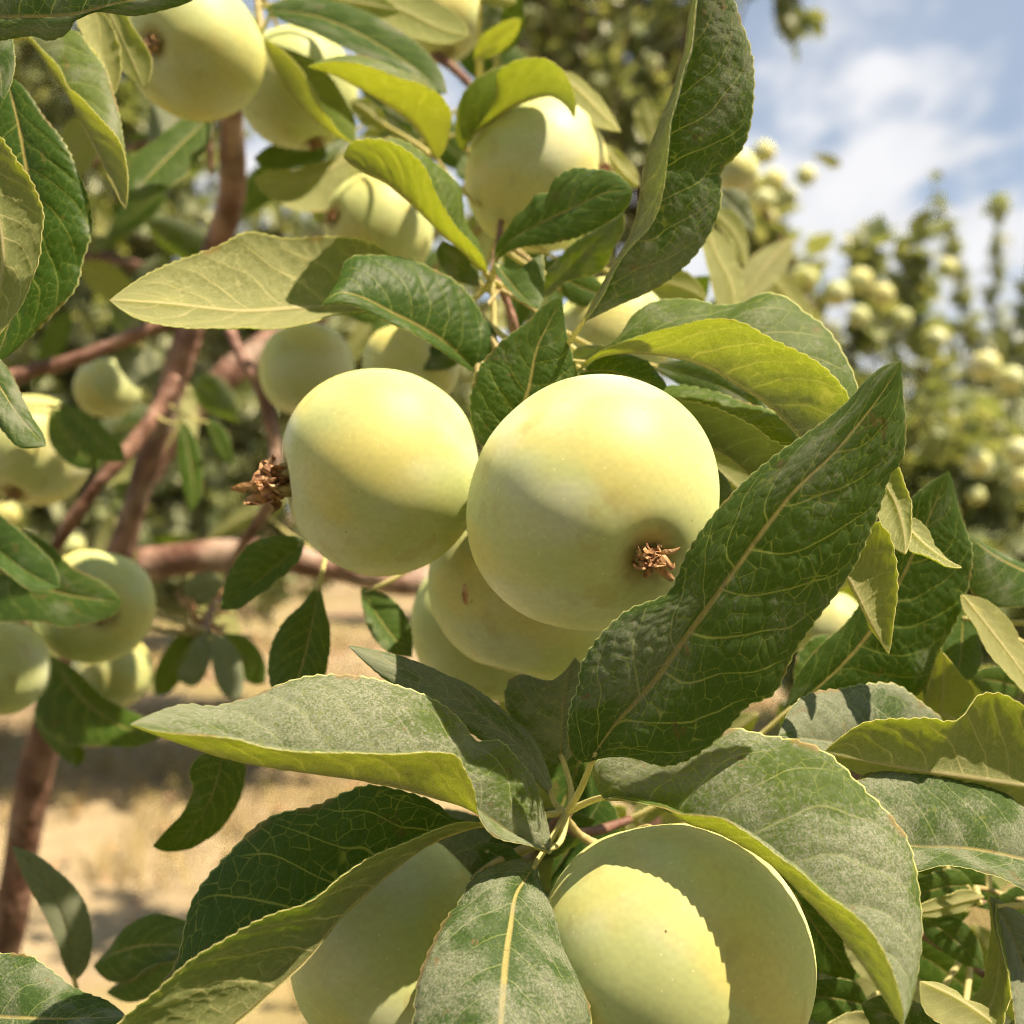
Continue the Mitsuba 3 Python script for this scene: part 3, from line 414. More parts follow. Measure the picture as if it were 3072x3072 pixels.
 dict(n='L17', M=[(np.float64(-211.3),np.float64(470.0),np.float64(-65.3)),(np.float64(-195.5),np.float64(458.4),np.float64(-79.0)),(np.float64(-176.5),np.float64(446.4),np.float64(-89.6)),(np.float64(-160.6),np.float64(437.5),np.float64(-93.5)),(np.float64(-146.7),np.float64(430.0),np.float64(-94.1))], L=[(np.float64(-195.9),np.float64(465.0),np.float64(-73.0)),(np.float64(-184.1),np.float64(457.8),np.float64(-81.3)),(np.float64(-170.1),np.float64(449.6),np.float64(-85.6)),(np.float64(-155.7),np.float64(439.6),np.float64(-89.4))], R=[(np.float64(-212.1),np.float64(458.5),np.float64(-79.1)),(np.float64(-205.6),np.float64(449.5),np.float64(-93.8)),(np.float64(-190.3),np.float64(442.5),np.float64(-100.3)),(np.float64(-174.3),np.float64(436.9),np.float64(-99.7)),(np.float64(-159.8),np.float64(432.4),np.float64(-99.1))], f='Ru', dust=0.02, lab='very dark leaf hanging below the left apples'),
 dict(n='L17b', M=[(np.float64(-218.3),np.float64(480.0),np.float64(-80.3)),(np.float64(-211.8),np.float64(471.0),np.float64(-90.9)),(np.float64(-199.8),np.float64(458.7),np.float64(-103.9)),(np.float64(-190.5),np.float64(450.0),np.float64(-112.0))], L=[(np.float64(-207.3),np.float64(471.8),np.float64(-88.7)),(np.float64(-196.6),np.float64(461.1),np.float64(-100.9)),(np.float64(-188.8),np.float64(453.7),np.float64(-108.7))], R=[(np.float64(-219.4),np.float64(471.7),np.float64(-91.1)),(np.float64(-209.3),np.float64(461.7),np.float64(-103.5)),(np.float64(-199.3),np.float64(455.2),np.float64(-109.0))], f='Ru', dust=0.02),
 dict(n='L18', M=[(np.float64(-98.7),np.float64(350.0),np.float64(-79.3)),(np.float64(-98.5),np.float64(344.5),np.float64(-87.9)),(np.float64(-100.5),np.float64(338.1),np.float64(-96.7)),(np.float64(-106.1),np.float64(331.0),np.float64(-104.1)),(np.float64(-113.8),np.float64(325.0),np.float64(-105.7))], L=[(np.float64(-103.1),np.float64(343.7),np.float64(-80.6)),(np.float64(-106.6),np.float64(338.0),np.float64(-85.3)),(np.float64(-104.0),np.float64(334.1),np.float64(-90.4)),(np.float64(-105.5),np.float64(330.2),np.float64(-95.8)),(np.float64(-110.1),np.float64(326.2),np.float64(-101.4))], R=[(np.float64(-91.1),np.float64(350.1),np.float64(-83.0)),(np.float64(-90.8),np.float64(347.8),np.float64(-92.3)),(np.float64(-93.5),np.float64(344.4),np.float64(-100.3)),(np.float64(-99.2),np.float64(339.5),np.float64(-107.1)),(np.float64(-106.2),np.float64(334.0),np.float64(-109.7)),(np.float64(-110.9),np.float64(329.8),np.float64(-109.0))], f='Ru', dust=0.25, lab='dark leaf hanging against the dry ground at left'),
 dict(n='L19', M=[(np.float64(-69.6),np.float64(345.0),np.float64(-10.0)),(np.float64(-74.6),np.float64(339.3),np.float64(-15.1)),(np.float64(-81.4),np.float64(331.2),np.float64(-22.1)),(np.float64(-86.6),np.float64(325.1),np.float64(-26.7)),(np.float64(-90.7),np.float64(320.0),np.float64(-30.4))], L=[(np.float64(-74.8),np.float64(344.0),np.float64(-7.8)),(np.float64(-80.4),np.float64(341.6),np.float64(-7.9)),(np.float64(-85.8),np.float64(338.3),np.float64(-10.1)),(np.float64(-89.5),np.float64(334.1),np.float64(-15.4)),(np.float64(-91.5),np.float64(328.8),np.float64(-21.9))], R=[(np.float64(-69.6),np.float64(338.5),np.float64(-14.3)),(np.float64(-73.7),np.float64(329.8),np.float64(-21.1)),(np.float64(-80.5),np.float64(323.0),np.float64(-26.3)),(np.float64(-86.0),np.float64(319.8),np.float64(-30.4))], f='Lu', dust=0.15, pet=[(-69.6,345,-10.0),(-67.1,355,-6.2)], lab='dark leaf tucked under the left big apple'),
 dict(n='L20', M=[(np.float64(-64.7),np.float64(345.0),np.float64(-23.9)),(np.float64(-65.6),np.float64(339.9),np.float64(-34.0)),(np.float64(-67.2),np.float64(333.0),np.float64(-47.1)),(np.float64(-70.6),np.float64(325.0),np.float64(-61.1))], L=[(np.float64(-70.7),np.float64(343.3),np.float64(-30.8)),(np.float64(-77.6),np.float64(339.1),np.float64(-39.7)),(np.float64(-79.6),np.float64(334.6),np.float64(-49.1)),(np.float64(-76.7),np.float64(329.6),np.float64(-57.7))], R=[(np.float64(-61.4),np.float64(339.0),np.float64(-32.2)),(np.float64(-59.2),np.float64(334.1),np.float64(-41.2)),(np.float64(-59.7),np.float64(329.6),np.float64(-50.9)),(np.float64(-64.2),np.float64(326.4),np.float64(-58.0))], f='Ru', dust=0.12, pet=[(-64.7,345,-23.9),(-64.1,350,-17.9),(-63.4,360,-8.2)], lab='dark leaf hanging point down on a long stalk'),
 dict(n='L21', M=[(np.float64(-55.0),np.float64(375.0),np.float64(-27.5)),(np.float64(-49.7),np.float64(369.2),np.float64(-35.1)),(np.float64(-42.2),np.float64(361.7),np.float64(-43.7)),(np.float64(-34.5),np.float64(355.0),np.float64(-50.2))], L=[(np.float64(-53.3),np.float64(365.8),np.float64(-34.7)),(np.float64(-48.3),np.float64(358.1),np.float64(-44.2)),(np.float64(-41.4),np.float64(354.7),np.float64(-49.3))], R=[(np.float64(-46.3),np.float64(372.5),np.float64(-30.0)),(np.float64(-39.2),np.float64(368.2),np.float64(-35.0)),(np.float64(-35.1),np.float64(361.6),np.float64(-43.7))], f='Ru', dust=0.08),
 dict(n='L22', M=[(np.float64(-213.9),np.float64(400.0),np.float64(-19.4)),(np.float64(-192.4),np.float64(394.0),np.float64(-24.2)),(np.float64(-169.1),np.float64(387.2),np.float64(-30.8)),(np.float64(-144.4),np.float64(380.0),np.float64(-33.2))], L=[(np.float64(-205.2),np.float64(399.0),np.float64(-7.0)),(np.float64(-193.3),np.float64(397.0),np.float64(-6.4)),(np.float64(-178.7),np.float64(393.8),np.float64(-11.2)),(np.float64(-166.1),np.float64(389.4),np.float64(-21.1)),(np.float64(-152.0),np.float64(384.5),np.float64(-27.2))], R=[(np.float64(-199.9),np.float64(388.8),np.float64(-41.0)),(np.float64(-177.9),np.float64(383.2),np.float64(-41.1)),(np.float64(-164.9),np.float64(380.8),np.float64(-42.9)),(np.float64(-154.0),np.float64(379.4),np.float64(-40.7)),(np.float64(-146.9),np.float64(379.0),np.float64(-38.0))], f='Ru', dust=0.25, lab='green leaf lying across the left blurred apple'),
 dict(n='L23', M=[(np.float64(-205.9),np.float64(385.0),np.float64(-3.8)),(np.float64(-188.0),np.float64(377.0),np.float64(-14.4)),(np.float64(-173.2),np.float64(370.2),np.float64(-22.7)),(np.float64(-160.7),np.float64(365.0),np.float64(-26.8))], L=[(np.float64(-195.0),np.float64(383.0),np.float64(1.2)),(np.float64(-185.6),np.float64(380.0),np.float64(-3.7)),(np.float64(-173.4),np.float64(374.8),np.float64(-12.4)),(np.float64(-164.4),np.float64(369.8),np.float64(-19.9))], R=[(np.float64(-191.5),np.float64(372.4),np.float64(-14.2)),(np.float64(-178.5),np.float64(365.5),np.float64(-23.4)),(np.float64(-168.0),np.float64(363.1),np.float64(-28.1))], f='Lu'),
 dict(n='L24', M=[(np.float64(-158.8),np.float64(290.0),np.float64(108.7)),(np.float64(-148.2),np.float64(285.3),np.float64(93.7)),(np.float64(-140.1),np.float64(280.9),np.float64(79.2)),(np.float64(-137.1),np.float64(276.4),np.float64(63.6)),(np.float64(-138.1),np.float64(270.0),np.float64(42.7))], L=[(np.float64(-162.3),np.float64(289.5),np.float64(95.1)),(np.float64(-156.2),np.float64(283.8),np.float64(71.2)),(np.float64(-146.4),np.float64(276.4),np.float64(52.2))], R=[(np.float64(-146.8),np.float64(285.5),np.float64(107.7)),(np.float64(-136.4),np.float64(281.4),np.float64(97.8)),(np.float64(-129.0),np.float64(278.0),np.float64(87.0)),(np.float64(-126.0),np.float64(275.9),np.float64(78.5)),(np.float64(-126.1),np.float64(273.6),np.float64(68.2)),(np.float64(-129.2),np.float64(271.2),np.float64(55.9)),(np.float64(-133.9),np.float64(269.9),np.float64(47.5))], f='Rl', dust=0.2, hi=1, lab='olive translucent leaf cut by the left edge'),
 dict(n='L25', M=[(np.float64(-155.5),np.float64(315.0),np.float64(134.3)),(np.float64(-148.7),np.float64(310.9),np.float64(114.9)),(np.float64(-144.1),np.float64(306.3),np.float64(92.7)),(np.float64(-144.0),np.float64(301.3),np.float64(69.4)),(np.float64(-148.6),np.float64(295.0),np.float64(42.0))], L=[(np.float64(-163.2),np.float64(314.1),np.float64(119.4)),(np.float64(-163.9),np.float64(309.4),np.float64(90.4)),(np.float64(-157.3),np.float64(302.8),np.float64(63.5))], R=[(np.float64(-150.1),np.float64(313.9),np.float64(130.6)),(np.float64(-142.7),np.float64(311.9),np.float64(120.9)),(np.float64(-135.4),np.float64(310.0),np.float64(111.9)),(np.float64(-130.3),np.float64(308.2),np.float64(102.8)),(np.float64(-125.8),np.float64(306.2),np.float64(91.8)),(np.float64(-124.4),np.float64(304.2),np.float64(81.0)),(np.float64(-126.5),np.float64(302.8),np.float64(73.3)),(np.float64(-127.5),np.float64(301.5),np.float64(66.3)),(np.float64(-131.5),np.float64(300.0),np.float64(59.8)),(np.float64(-138.3),np.float64(297.9),np.float64(51.7))], f='Ru', dust=0.06, hi=1, lab='very dark green leaf behind the olive leaf at the left edge'),
 dict(n='L26', M=[(np.float64(-157.8),np.float64(295.0),np.float64(49.6)),(np.float64(-147.1),np.float64(288.9),np.float64(39.7)),(np.float64(-134.1),np.float64(280.5),np.float64(25.5)),(np.float64(-124.8),np.float64(275.0),np.float64(17.6))], L=[(np.float64(-149.6),np.float64(293.9),np.float64(46.4)),(np.float64(-142.5),np.float64(290.9),np.float64(40.2)),(np.float64(-137.3),np.float64(287.3),np.float64(33.4)),(np.float64(-132.3),np.float64(282.9),np.float64(26.4)),(np.float64(-127.1),np.float64(278.5),np.float64(21.0))], R=[(np.float64(-149.3),np.float64(281.8),np.float64(31.4)),(np.float64(-137.9),np.float64(276.4),np.float64(23.1)),(np.float64(-130.4),np.float64(274.2),np.float64(17.0))], f='Lu', dust=0.6, hi=1),
 dict(n='L26b', M=[(np.float64(-158.9),np.float64(300.0),np.float64(152.7)),(np.float64(-148.6),np.float64(291.9),np.float64(136.5)),(np.float64(-142.3),np.float64(285.3),np.float64(123.1)),(np.float64(-138.8),np.float64(280.0),np.float64(112.5))], L=[(np.float64(-150.9),np.float64(296.4),np.float64(147.8)),(np.float64(-144.7),np.float64(292.5),np.float64(139.8)),(np.float64(-140.2),np.float64(288.7),np.float64(131.3)),(np.float64(-137.7),np.float64(285.1),np.float64(123.0)),(np.float64(-137.8),np.float64(282.2),np.float64(116.7))], R=[(np.float64(-155.2),np.float64(293.0),np.float64(137.0)),(np.float64(-146.3),np.float64(284.6),np.float64(119.9))], f='Lu', dust=0.45),
 dict(n='L27', M=[(np.float64(-143.3),np.float64(268.0),np.float64(128.8)),(np.float64(-127.0),np.float64(262.9),np.float64(126.5)),(np.float64(-108.2),np.float64(256.8),np.float64(124.5)),(np.float64(-97.5),np.float64(253.1),np.float64(125.2)),(np.float64(-85.6),np.float64(249.0),np.float64(124.7)),(np.float64(-74.4),np.float64(245.0),np.float64(123.2))], L=[(np.float64(-137.0),np.float64(269.2),np.float64(142.6)),(np.float64(-118.8),np.float64(265.8),np.float64(144.9)),(np.float64(-96.9),np.float64(258.6),np.float64(138.3))], R=[(np.float64(-141.4),np.float64(267.0),np.float64(122.8)),(np.float64(-129.0),np.float64(264.1),np.float64(121.9)),(np.float64(-122.8),np.float64(262.5),np.float64(121.7)),(np.float64(-118.1),np.float64(261.2),np.float64(119.9)),(np.float64(-114.0),np.float64(260.0),np.float64(120.1)),(np.float64(-110.6),np.float64(258.8),np.float64(122.0)),(np.float64(-109.6),np.float64(258.0),np.float64(123.8)),(np.float64(-105.0),np.float64(256.5),np.float64(124.8)),(np.float64(-99.9),np.float64(254.9),np.float64(123.7)),(np.float64(-90.9),np.float64(251.9),np.float64(121.8)),(np.float64(-83.0),np.float64(249.0),np.float64(122.0)),(np.float64(-77.9),np.float64(246.9),np.float64(122.5))], f='Ru', dust=0.5, hi=1, lab='grey-green leaf across the top left corner'),
 dict(n='L28', M=[(np.float64(-157.8),np.float64(330.0),np.float64(154.0)),(np.float64(-149.0),np.float64(325.1),np.float64(145.0)),(np.float64(-142.4),np.float64(320.3),np.float64(135.3)),(np.float64(-137.4),np.float64(317.2),np.float64(129.5)),(np.float64(-133.8),np.float64(314.2),np.float64(123.4)),(np.float64(-127.7),np.float64(309.3),np.float64(113.7)),(np.float64(-123.1),np.float64(305.7),np.float64(106.8)),(np.float64(-118.4),np.float64(301.5),np.float64(98.7)),(np.float64(-111.0),np.float64(295.0),np.float64(86.7))], L=[(np.float64(-152.2),np.float64(325.4),np.float64(150.2)),(np.float64(-146.9),np.float64(321.1),np.float64(144.5)),(np.float64(-141.5),np.float64(317.2),np.float64(139.4)),(np.float64(-137.1),np.float64(313.6),np.float64(133.6)),(np.float64(-134.5),np.float64(311.0),np.float64(128.7)),(np.float64(-130.5),np.float64(308.7),np.float64(125.9)),(np.float64(-126.6),np.float64(306.2),np.float64(121.9)),(np.float64(-121.4),np.float64(303.1),np.float64(116.2)),(np.float64(-116.2),np.float64(300.2),np.float64(110.6)),(np.float64(-113.1),np.float64(298.2),np.float64(105.8)),(np.float64(-111.2),np.float64(296.3),np.float64(100.0)),(np.float64(-110.2),np.float64(294.9),np.float64(94.5))], R=[(np.float64(-149.9),np.float64(331.4),np.float64(156.7)),(np.float64(-138.8),np.float64(329.5),np.float64(153.3)),(np.float64(-133.6),np.float64(327.5),np.float64(146.8)),(np.float64(-129.2),np.float64(325.5),np.float64(141.3)),(np.float64(-125.4),np.float64(322.2),np.float64(132.4)),(np.float64(-122.5),np.float64(319.3),np.float64(125.4)),(np.float64(-119.5),np.float64(315.0),np.float64(116.5)),(np.float64(-116.4),np.float64(309.7),np.float64(106.5))], f='Ru', dust=0.45, hi=1, lab='dark leaf with a yellow-green folded edge hanging at the upper left', wave=0.5, dk=0),
 dict(n='L29', M=[(np.float64(-141.4),np.float64(345.0),np.float64(169.4)),(np.float64(-137.1),np.float64(341.2),np.float64(160.5)),(np.float64(-135.2),np.float64(337.5),np.float64(151.2)),(np.float64(-131.4),np.float64(333.6),np.float64(142.3)),(np.float64(-127.9),np.float64(330.0),np.float64(133.9))], L=[(np.float64(-144.2),np.float64(340.1),np.float64(164.3)),(np.float64(-140.9),np.float64(336.5),np.float64(157.0)),(np.float64(-135.4),np.float64(332.7),np.float64(148.8)),(np.float64(-131.5),np.float64(330.3),np.float64(140.9))], R=[(np.float64(-134.7),np.float64(340.5),np.float64(164.5)),(np.float64(-130.7),np.float64(337.2),np.float64(158.1)),(np.float64(-127.1),np.float64(333.7),np.float64(149.5)),(np.float64(-126.2),np.float64(330.8),np.float64(140.2))], f='Rl', dust=0.2),
 dict(n='L30', M=[(np.float64(-140.4),np.float64(355.0),np.float64(174.3)),(np.float64(-134.1),np.float64(350.5),np.float64(163.9)),(np.float64(-127.6),np.float64(345.2),np.float64(151.7)),(np.float64(-121.5),np.float64(340.0),np.float64(139.7))], L=[(np.float64(-137.1),np.float64(350.4),np.float64(162.1)),(np.float64(-131.9),np.float64(345.3),np.float64(149.4)),(np.float64(-126.6),np.float64(342.6),np.float64(144.3))], R=[(np.float64(-130.7),np.float64(348.8),np.float64(168.9)),(np.float64(-126.8),np.float64(345.4),np.float64(161.9)),(np.float64(-123.3),np.float64(343.3),np.float64(157.0)),(np.float64(-119.9),np.float64(341.0),np.float64(150.4)),(np.float64(-119.3),np.float64(340.2),np.float64(146.8)),(np.float64(-120.1),np.float64(339.5),np.float64(142.1))], f='Rl', dust=0.2),
 dict(n='L31', M=[(np.float64(-137.3),np.float64(470.0),np.float64(181.5)),(np.float64(-146.6),np.float64(461.0),np.float64(166.8)),(np.float64(-157.0),np.float64(449.8),np.float64(148.8)),(np.float64(-164.9),np.float64(440.0),np.float64(133.1))], L=[(np.float64(-147.5),np.float64(467.5),np.float64(179.6)),(np.float64(-158.5),np.float64(461.0),np.float64(168.5)),(np.float64(-167.5),np.float64(453.1),np.float64(155.8)),(np.float64(-168.1),np.float64(447.2),np.float64(144.5))], R=[(np.float64(-135.5),np.float64(462.0),np.float64(167.9)),(np.float64(-141.5),np.float64(452.3),np.float64(150.4)),(np.float64(-152.7),np.float64(444.2),np.float64(137.6)),(np.float64(-160.2),np.float64(440.8),np.float64(133.4))], f='Ru', lab='dull dark leaf below the top left apple'),
 dict(n='L32', M=[(np.float64(-68.4),np.float64(480.0),np.float64(172.0)),(np.float64(-84.1),np.float64(470.9),np.float64(157.1)),(np.float64(-97.2),np.float64(463.9),np.float64(148.7)),(np.float64(-108.0),np.float64(458.6),np.float64(147.0)),(np.float64(-114.6),np.float64(455.0),np.float64(148.2))], L=[(np.float64(-78.1),np.float64(478.8),np.float64(168.3)),(np.float64(-86.6),np.float64(475.4),np.float64(162.2)),(np.float64(-96.8),np.float64(470.1),np.float64(157.3)),(np.float64(-108.8),np.float64(462.0),np.float64(153.6))], R=[(np.float64(-71.7),np.float64(469.2),np.float64(154.1)),(np.float64(-78.0),np.float64(463.6),np.float64(143.1)),(np.float64(-86.7),np.float64(458.9),np.float64(134.1)),(np.float64(-95.6),np.float64(456.2),np.float64(134.0)),(np.float64(-105.7),np.float64(454.1),np.float64(137.8)),(np.float64(-111.5),np.float64(453.5),np.float64(143.1))], f='Rl'),
 dict(n='L33', M=[(np.float64(-79.0),np.float64(500.0),np.float64(183.5)),(np.float64(-92.5),np.float64(489.7),np.float64(173.4)),(np.float64(-107.7),np.float64(478.3),np.float64(165.4)),(np.float64(-118.4),np.float64(470.0),np.float64(161.6))], L=[(np.float64(-88.2),np.float64(493.8),np.float64(181.2)),(np.float64(-101.5),np.float64(484.4),np.float64(176.0)),(np.float64(-114.2),np.float64(474.6),np.float64(168.1))], R=[(np.float64(-87.8),np.float64(491.4),np.float64(169.0)),(np.float64(-103.3),np.float64(481.2),np.float64(161.0)),(np.float64(-114.0),np.float64(474.0),np.float64(158.6))], f='Ru', dust=0.1),
 dict(n='L34', M=[(np.float64(-102.3),np.float64(420.0),np.float64(194.3)),(np.float64(-97.3),np.float64(415.1),np.float64(183.0)),(np.float64(-89.8),np.float64(408.3),np.float64(168.2)),(np.float64(-80.0),np.float64(401.6),np.float64(155.7)),(np.float64(-69.6),np.float64(395.4),np.float64(146.2)),(np.float64(-59.6),np.float64(390.0),np.float64(139.7))], L=[(np.float64(-96.2),np.float64(413.2),np.float64(188.6)),(np.float64(-87.7),np.float64(405.6),np.float64(179.7)),(np.float64(-78.8),np.float64(397.7),np.float64(167.1)),(np.float64(-71.2),np.float64(391.6),np.float64(153.8)),(np.float64(-65.0),np.float64(388.7),np.float64(143.7))], R=[(np.float64(-94.7),np.float64(420.6),np.float64(190.7)),(np.float64(-84.4),np.float64(418.0),np.float64(185.8)),(np.float64(-73.8),np.float64(413.0),np.float64(176.1)),(np.float64(-66.3),np.float64(406.6),np.float64(164.0)),(np.float64(-60.5),np.float64(398.4),np.float64(150.3))], f='Ll', dust=0.2, lab='yellow-green folded leaf in front of the second top apple'),
 dict(n='L35', M=[(np.float64(-101.0),np.float64(420.0),np.float64(205.1)),(np.float64(-82.2),np.float64(412.7),np.float64(199.9)),(np.float64(-67.6),np.float64(406.7),np.float64(192.7)),(np.float64(-52.9),np.float64(399.9),np.float64(182.5)),(np.float64(-38.7),np.float64(392.9),np.float64(170.6)),(np.float64(-24.2),np.float64(385.0),np.float64(156.6))], L=[(np.float64(-94.5),np.float64(419.7),np.float64(209.3)),(np.float64(-80.9),np.float64(416.8),np.float64(209.1)),(np.float64(-68.7),np.float64(413.2),np.float64(205.0)),(np.float64(-55.2),np.float64(408.4),np.float64(197.8)),(np.float64(-43.7),np.float64(403.0),np.float64(188.5)),(np.float64(-32.7),np.float64(396.4),np.float64(176.6)),(np.float64(-26.4),np.float64(390.8),np.float64(166.2))], R=[(np.float64(-90.7),np.float64(412.5),np.float64(196.8)),(np.float64(-78.8),np.float64(405.9),np.float64(189.4)),(np.float64(-66.4),np.float64(399.4),np.float64(180.6)),(np.float64(-54.1),np.float64(393.8),np.float64(173.6)),(np.float64(-41.3),np.float64(388.6),np.float64(164.7)),(np.float64(-32.1),np.float64(385.6),np.float64(158.5))], f='Lu', dust=0.45, lab='green leaf with a dusty grey tip at the top'),
 dict(n='L36', M=[(np.float64(-28.4),np.float64(385.0),np.float64(131.8)),(np.float64(-30.8),np.float64(382.0),np.float64(136.3)),(np.float64(-34.9),np.float64(378.1),np.float64(141.3)),(np.float64(-40.9),np.float64(373.8),np.float64(145.5)),(np.float64(-48.6),np.float64(368.8),np.float64(148.9)),(np.float64(-55.5),np.float64(364.3),np.float64(151.4)),(np.float64(-63.3),np.float64(359.4),np.float64(153.6)),(np.float64(-70.4),np.float64(355.0),np.float64(154.1))], L=[(np.float64(-25.0),np.float64(378.9),np.float64(133.2)),(np.float64(-22.7),np.float64(373.0),np.float64(137.9)),(np.float64(-21.7),np.float64(368.3),np.float64(142.8)),(np.float64(-24.3),np.float64(364.3),np.float64(147.1)),(np.float64(-34.9),np.float64(358.2),np.float64(150.1)),(np.float64(-42.5),np.float64(355.2),np.float64(151.5)),(np.float64(-49.6),np.float64(353.2),np.float64(153.0)),(np.float64(-59.2),np.float64(352.0),np.float64(154.3))], R=[(np.float64(-25.2),np.float64(387.7),np.float64(137.3)),(np.float64(-23.2),np.float64(387.8),np.float64(146.4)),(np.float64(-26.1),np.float64(386.2),np.float64(156.7)),(np.float64(-34.8),np.float64(383.2),np.float64(161.8)),(np.float64(-46.6),np.float64(377.6),np.float64(164.9)),(np.float64(-53.2),np.float64(373.3),np.float64(166.1)),(np.float64(-61.8),np.float64(367.0),np.float64(162.9))], f='Ll', lab='sunlit yellow-green leaf at the top with a notched edge'),
 dict(n='L37', M=[(np.float64(-8.4),np.float64(345.0),np.float64(80.0)),(np.float64(-12.2),np.float64(341.9),np.float64(83.1)),(np.float64(-16.6),np.float64(338.3),np.float64(86.6)),(np.float64(-23.2),np.float64(333.1),np.float64(91.0)),(np.float64(-30.2),np.float64(326.9),np.float64(96.7)),(np.float64(-35.3),np.float64(322.5),np.float64(100.2)),(np.float64(-39.4),np.float64(319.1),np.float64(102.6)),(np.float64(-45.3),np.float64(314.7),np.float64(104.2)),(np.float64(-50.9),np.float64(310.0),np.float64(106.9))], L=[(np.float64(-8.6),np.float64(340.1),np.float64(81.8)),(np.float64(-10.1),np.float64(335.8),np.float64(84.6)),(np.float64(-13.3),np.float64(331.2),np.float64(87.4)),(np.float64(-17.5),np.float64(326.1),np.float64(90.7)),(np.float64(-20.9),np.float64(321.4),np.float64(95.1)),(np.float64(-23.3),np.float64(317.6),np.float64(99.7)),(np.float64(-27.3),np.float64(313.2),np.float64(106.1)),(np.float64(-32.4),np.float64(310.5),np.float64(109.8)),(np.float64(-35.9),np.float64(309.2),np.float64(111.3)),(np.float64(-40.6),np.float64(308.2),np.float64(112.0)),(np.float64(-48.0),np.float64(307.6),np.float64(110.8))], R=[(np.float64(-9.7),np.float64(347.4),np.float64(87.2)),(np.float64(-13.6),np.float64(346.8),np.float64(94.2)),(np.float64(-16.8),np.float64(345.3),np.float64(100.9)),(np.float64(-16.5),np.float64(343.4),np.float64(106.6)),(np.float64(-21.2),np.float64(340.1),np.float64(112.6)),(np.float64(-25.4),np.float64(337.6),np.float64(114.7)),(np.float64(-31.3),np.float64(333.2),np.float64(118.0)),(np.float64(-36.7),np.float64(329.0),np.float64(119.2)),(np.float64(-41.3),np.float64(325.2),np.float64(118.2)),(np.float64(-48.5),np.float64(317.5),np.float64(113.3))], f='Ll', hi=1, pet=[(-8.4,345,80.0),(-6.9,345,78.2)], lab='bright yellow-green leaf folded lengthwise left of the upper apple'),
 dict(n='L38', M=[(np.float64(-6.0),np.float64(340.0),np.float64(82.3)),(np.float64(-0.3),np.float64(334.6),np.float64(88.6)),(np.float64(6.5),np.float64(330.1),np.float64(91.3)),(np.float64(14.3),np.float64(324.9),np.float64(93.8)),(np.float64(21.2),np.float64(320.3),np.float64(95.7)),(np.float64(28.9),np.float64(314.8),np.float64(97.9)),(np.float64(36.3),np.float64(310.0),np.float64(97.0))], L=[(np.float64(-4.9),np.float64(339.5),np.float64(88.7)),(np.float64(-1.6),np.float64(338.0),np.float64(92.5)),(np.float64(1.9),np.float64(336.0),np.float64(97.0)),(np.float64(6.5),np.float64(333.7),np.float64(100.4)),(np.float64(8.4),np.float64(332.2),np.float64(102.9)),(np.float64(11.9),np.float64(330.6),np.float64(102.4)),(np.float64(12.6),np.float64(329.2),np.float64(105.0)),(np.float64(15.4),np.float64(327.1),np.float64(107.4)),(np.float64(19.8),np.float64(324.4),np.float64(108.7)),(np.float64(24.7),np.float64(321.4),np.float64(107.4)),(np.float64(29.6),np.float64(318.1),np.float64(105.6)),(np.float64(33.2),np.float64(315.2),np.float64(103.0))], R=[(np.float64(-1.0),np.float64(334.4),np.float64(84.8)),(np.float64(6.6),np.float64(328.8),np.float64(85.2)),(np.float64(12.4),np.float64(324.9),np.float64(84.7)),(np.float64(18.4),np.float64(321.1),np.float64(85.0)),(np.float64(24.7),np.float64(317.2),np.float64(86.6)),(np.float64(32.0),np.float64(312.9),np.float64(89.8)),(np.float64(35.6),np.float64(310.6),np.float64(93.5))], f='Lu', dust=0.32, hi=1, pet=[(-6.0,340,82.3),(-6.9,345,78.2)], lab='green leaf with a grey lower edge in front of the upper apple'),
 dict(n='L39', M=[(np.float64(8.1),np.float64(355.0),np.float64(74.4)),(np.float64(15.1),np.float64(348.5),np.float64(78.4)),(np.float64(21.8),np.float64(341.2),np.float64(83.8)),(np.float64(29.8),np.float64(332.0),np.float64(90.2)),(np.float64(35.6),np.float64(325.0),np.float64(94.6))], L=[(np.float64(11.6),np.float64(352.2),np.float64(81.1)),(np.float64(15.5),np.float64(348.1),np.float64(86.1)),(np.float64(21.0),np.float64(342.5),np.float64(90.4)),(np.float64(28.4),np.float64(335.2),np.float64(92.7)),(np.float64(33.0),np.float64(329.4),np.float64(94.2))], R=[(np.float64(11.6),np.float64(350.1),np.float64(73.4)),(np.float64(19.2),np.float64(341.1),np.float64(76.8)),(np.float64(28.2),np.float64(333.6),np.float64(78.0)),(np.float64(32.9),np.float64(328.3),np.float64(84.1)),(np.float64(35.5),np.float64(325.4),np.float64(89.2))], f='Lu', dust=0.6, pet=[(8.1,355,74.4),(-1.1,350,76.1),(-6.9,345,78.2)]),
 dict(n='L40', M=[(np.float64(-5.9),np.float64(335.0),np.float64(81.8)),(np.float64(-1.9),np.float64(330.3),np.float64(75.2)),(np.float64(3.2),np.float64(324.7),np.float64(68.1)),(np.float64(8.3),np.float64(320.0),np.float64(63.1))], L=[(np.float64(-4.9),np.float64(330.4),np.float64(76.9)),(np.float64(-2.0),np.float64(326.0),np.float64(71.7)),(np.float64(2.3),np.float64(322.0),np.float64(66.5))], R=[(np.float64(-1.0),np.float64(335.9),np.float64(79.8)),(np.float64(2.9),np.float64(335.2),np.float64(79.3)),(np.float64(9.6),np.float64(332.7),np.float64(83.5)),(np.float64(10.4),np.float64(329.7),np.float64(76.8)),(np.float64(10.1),np.float64(324.7),np.float64(68.1))], f='Ru', dust=0.35, pet=[(-5.9,335,81.8),(-6.9,345,78.2)]),
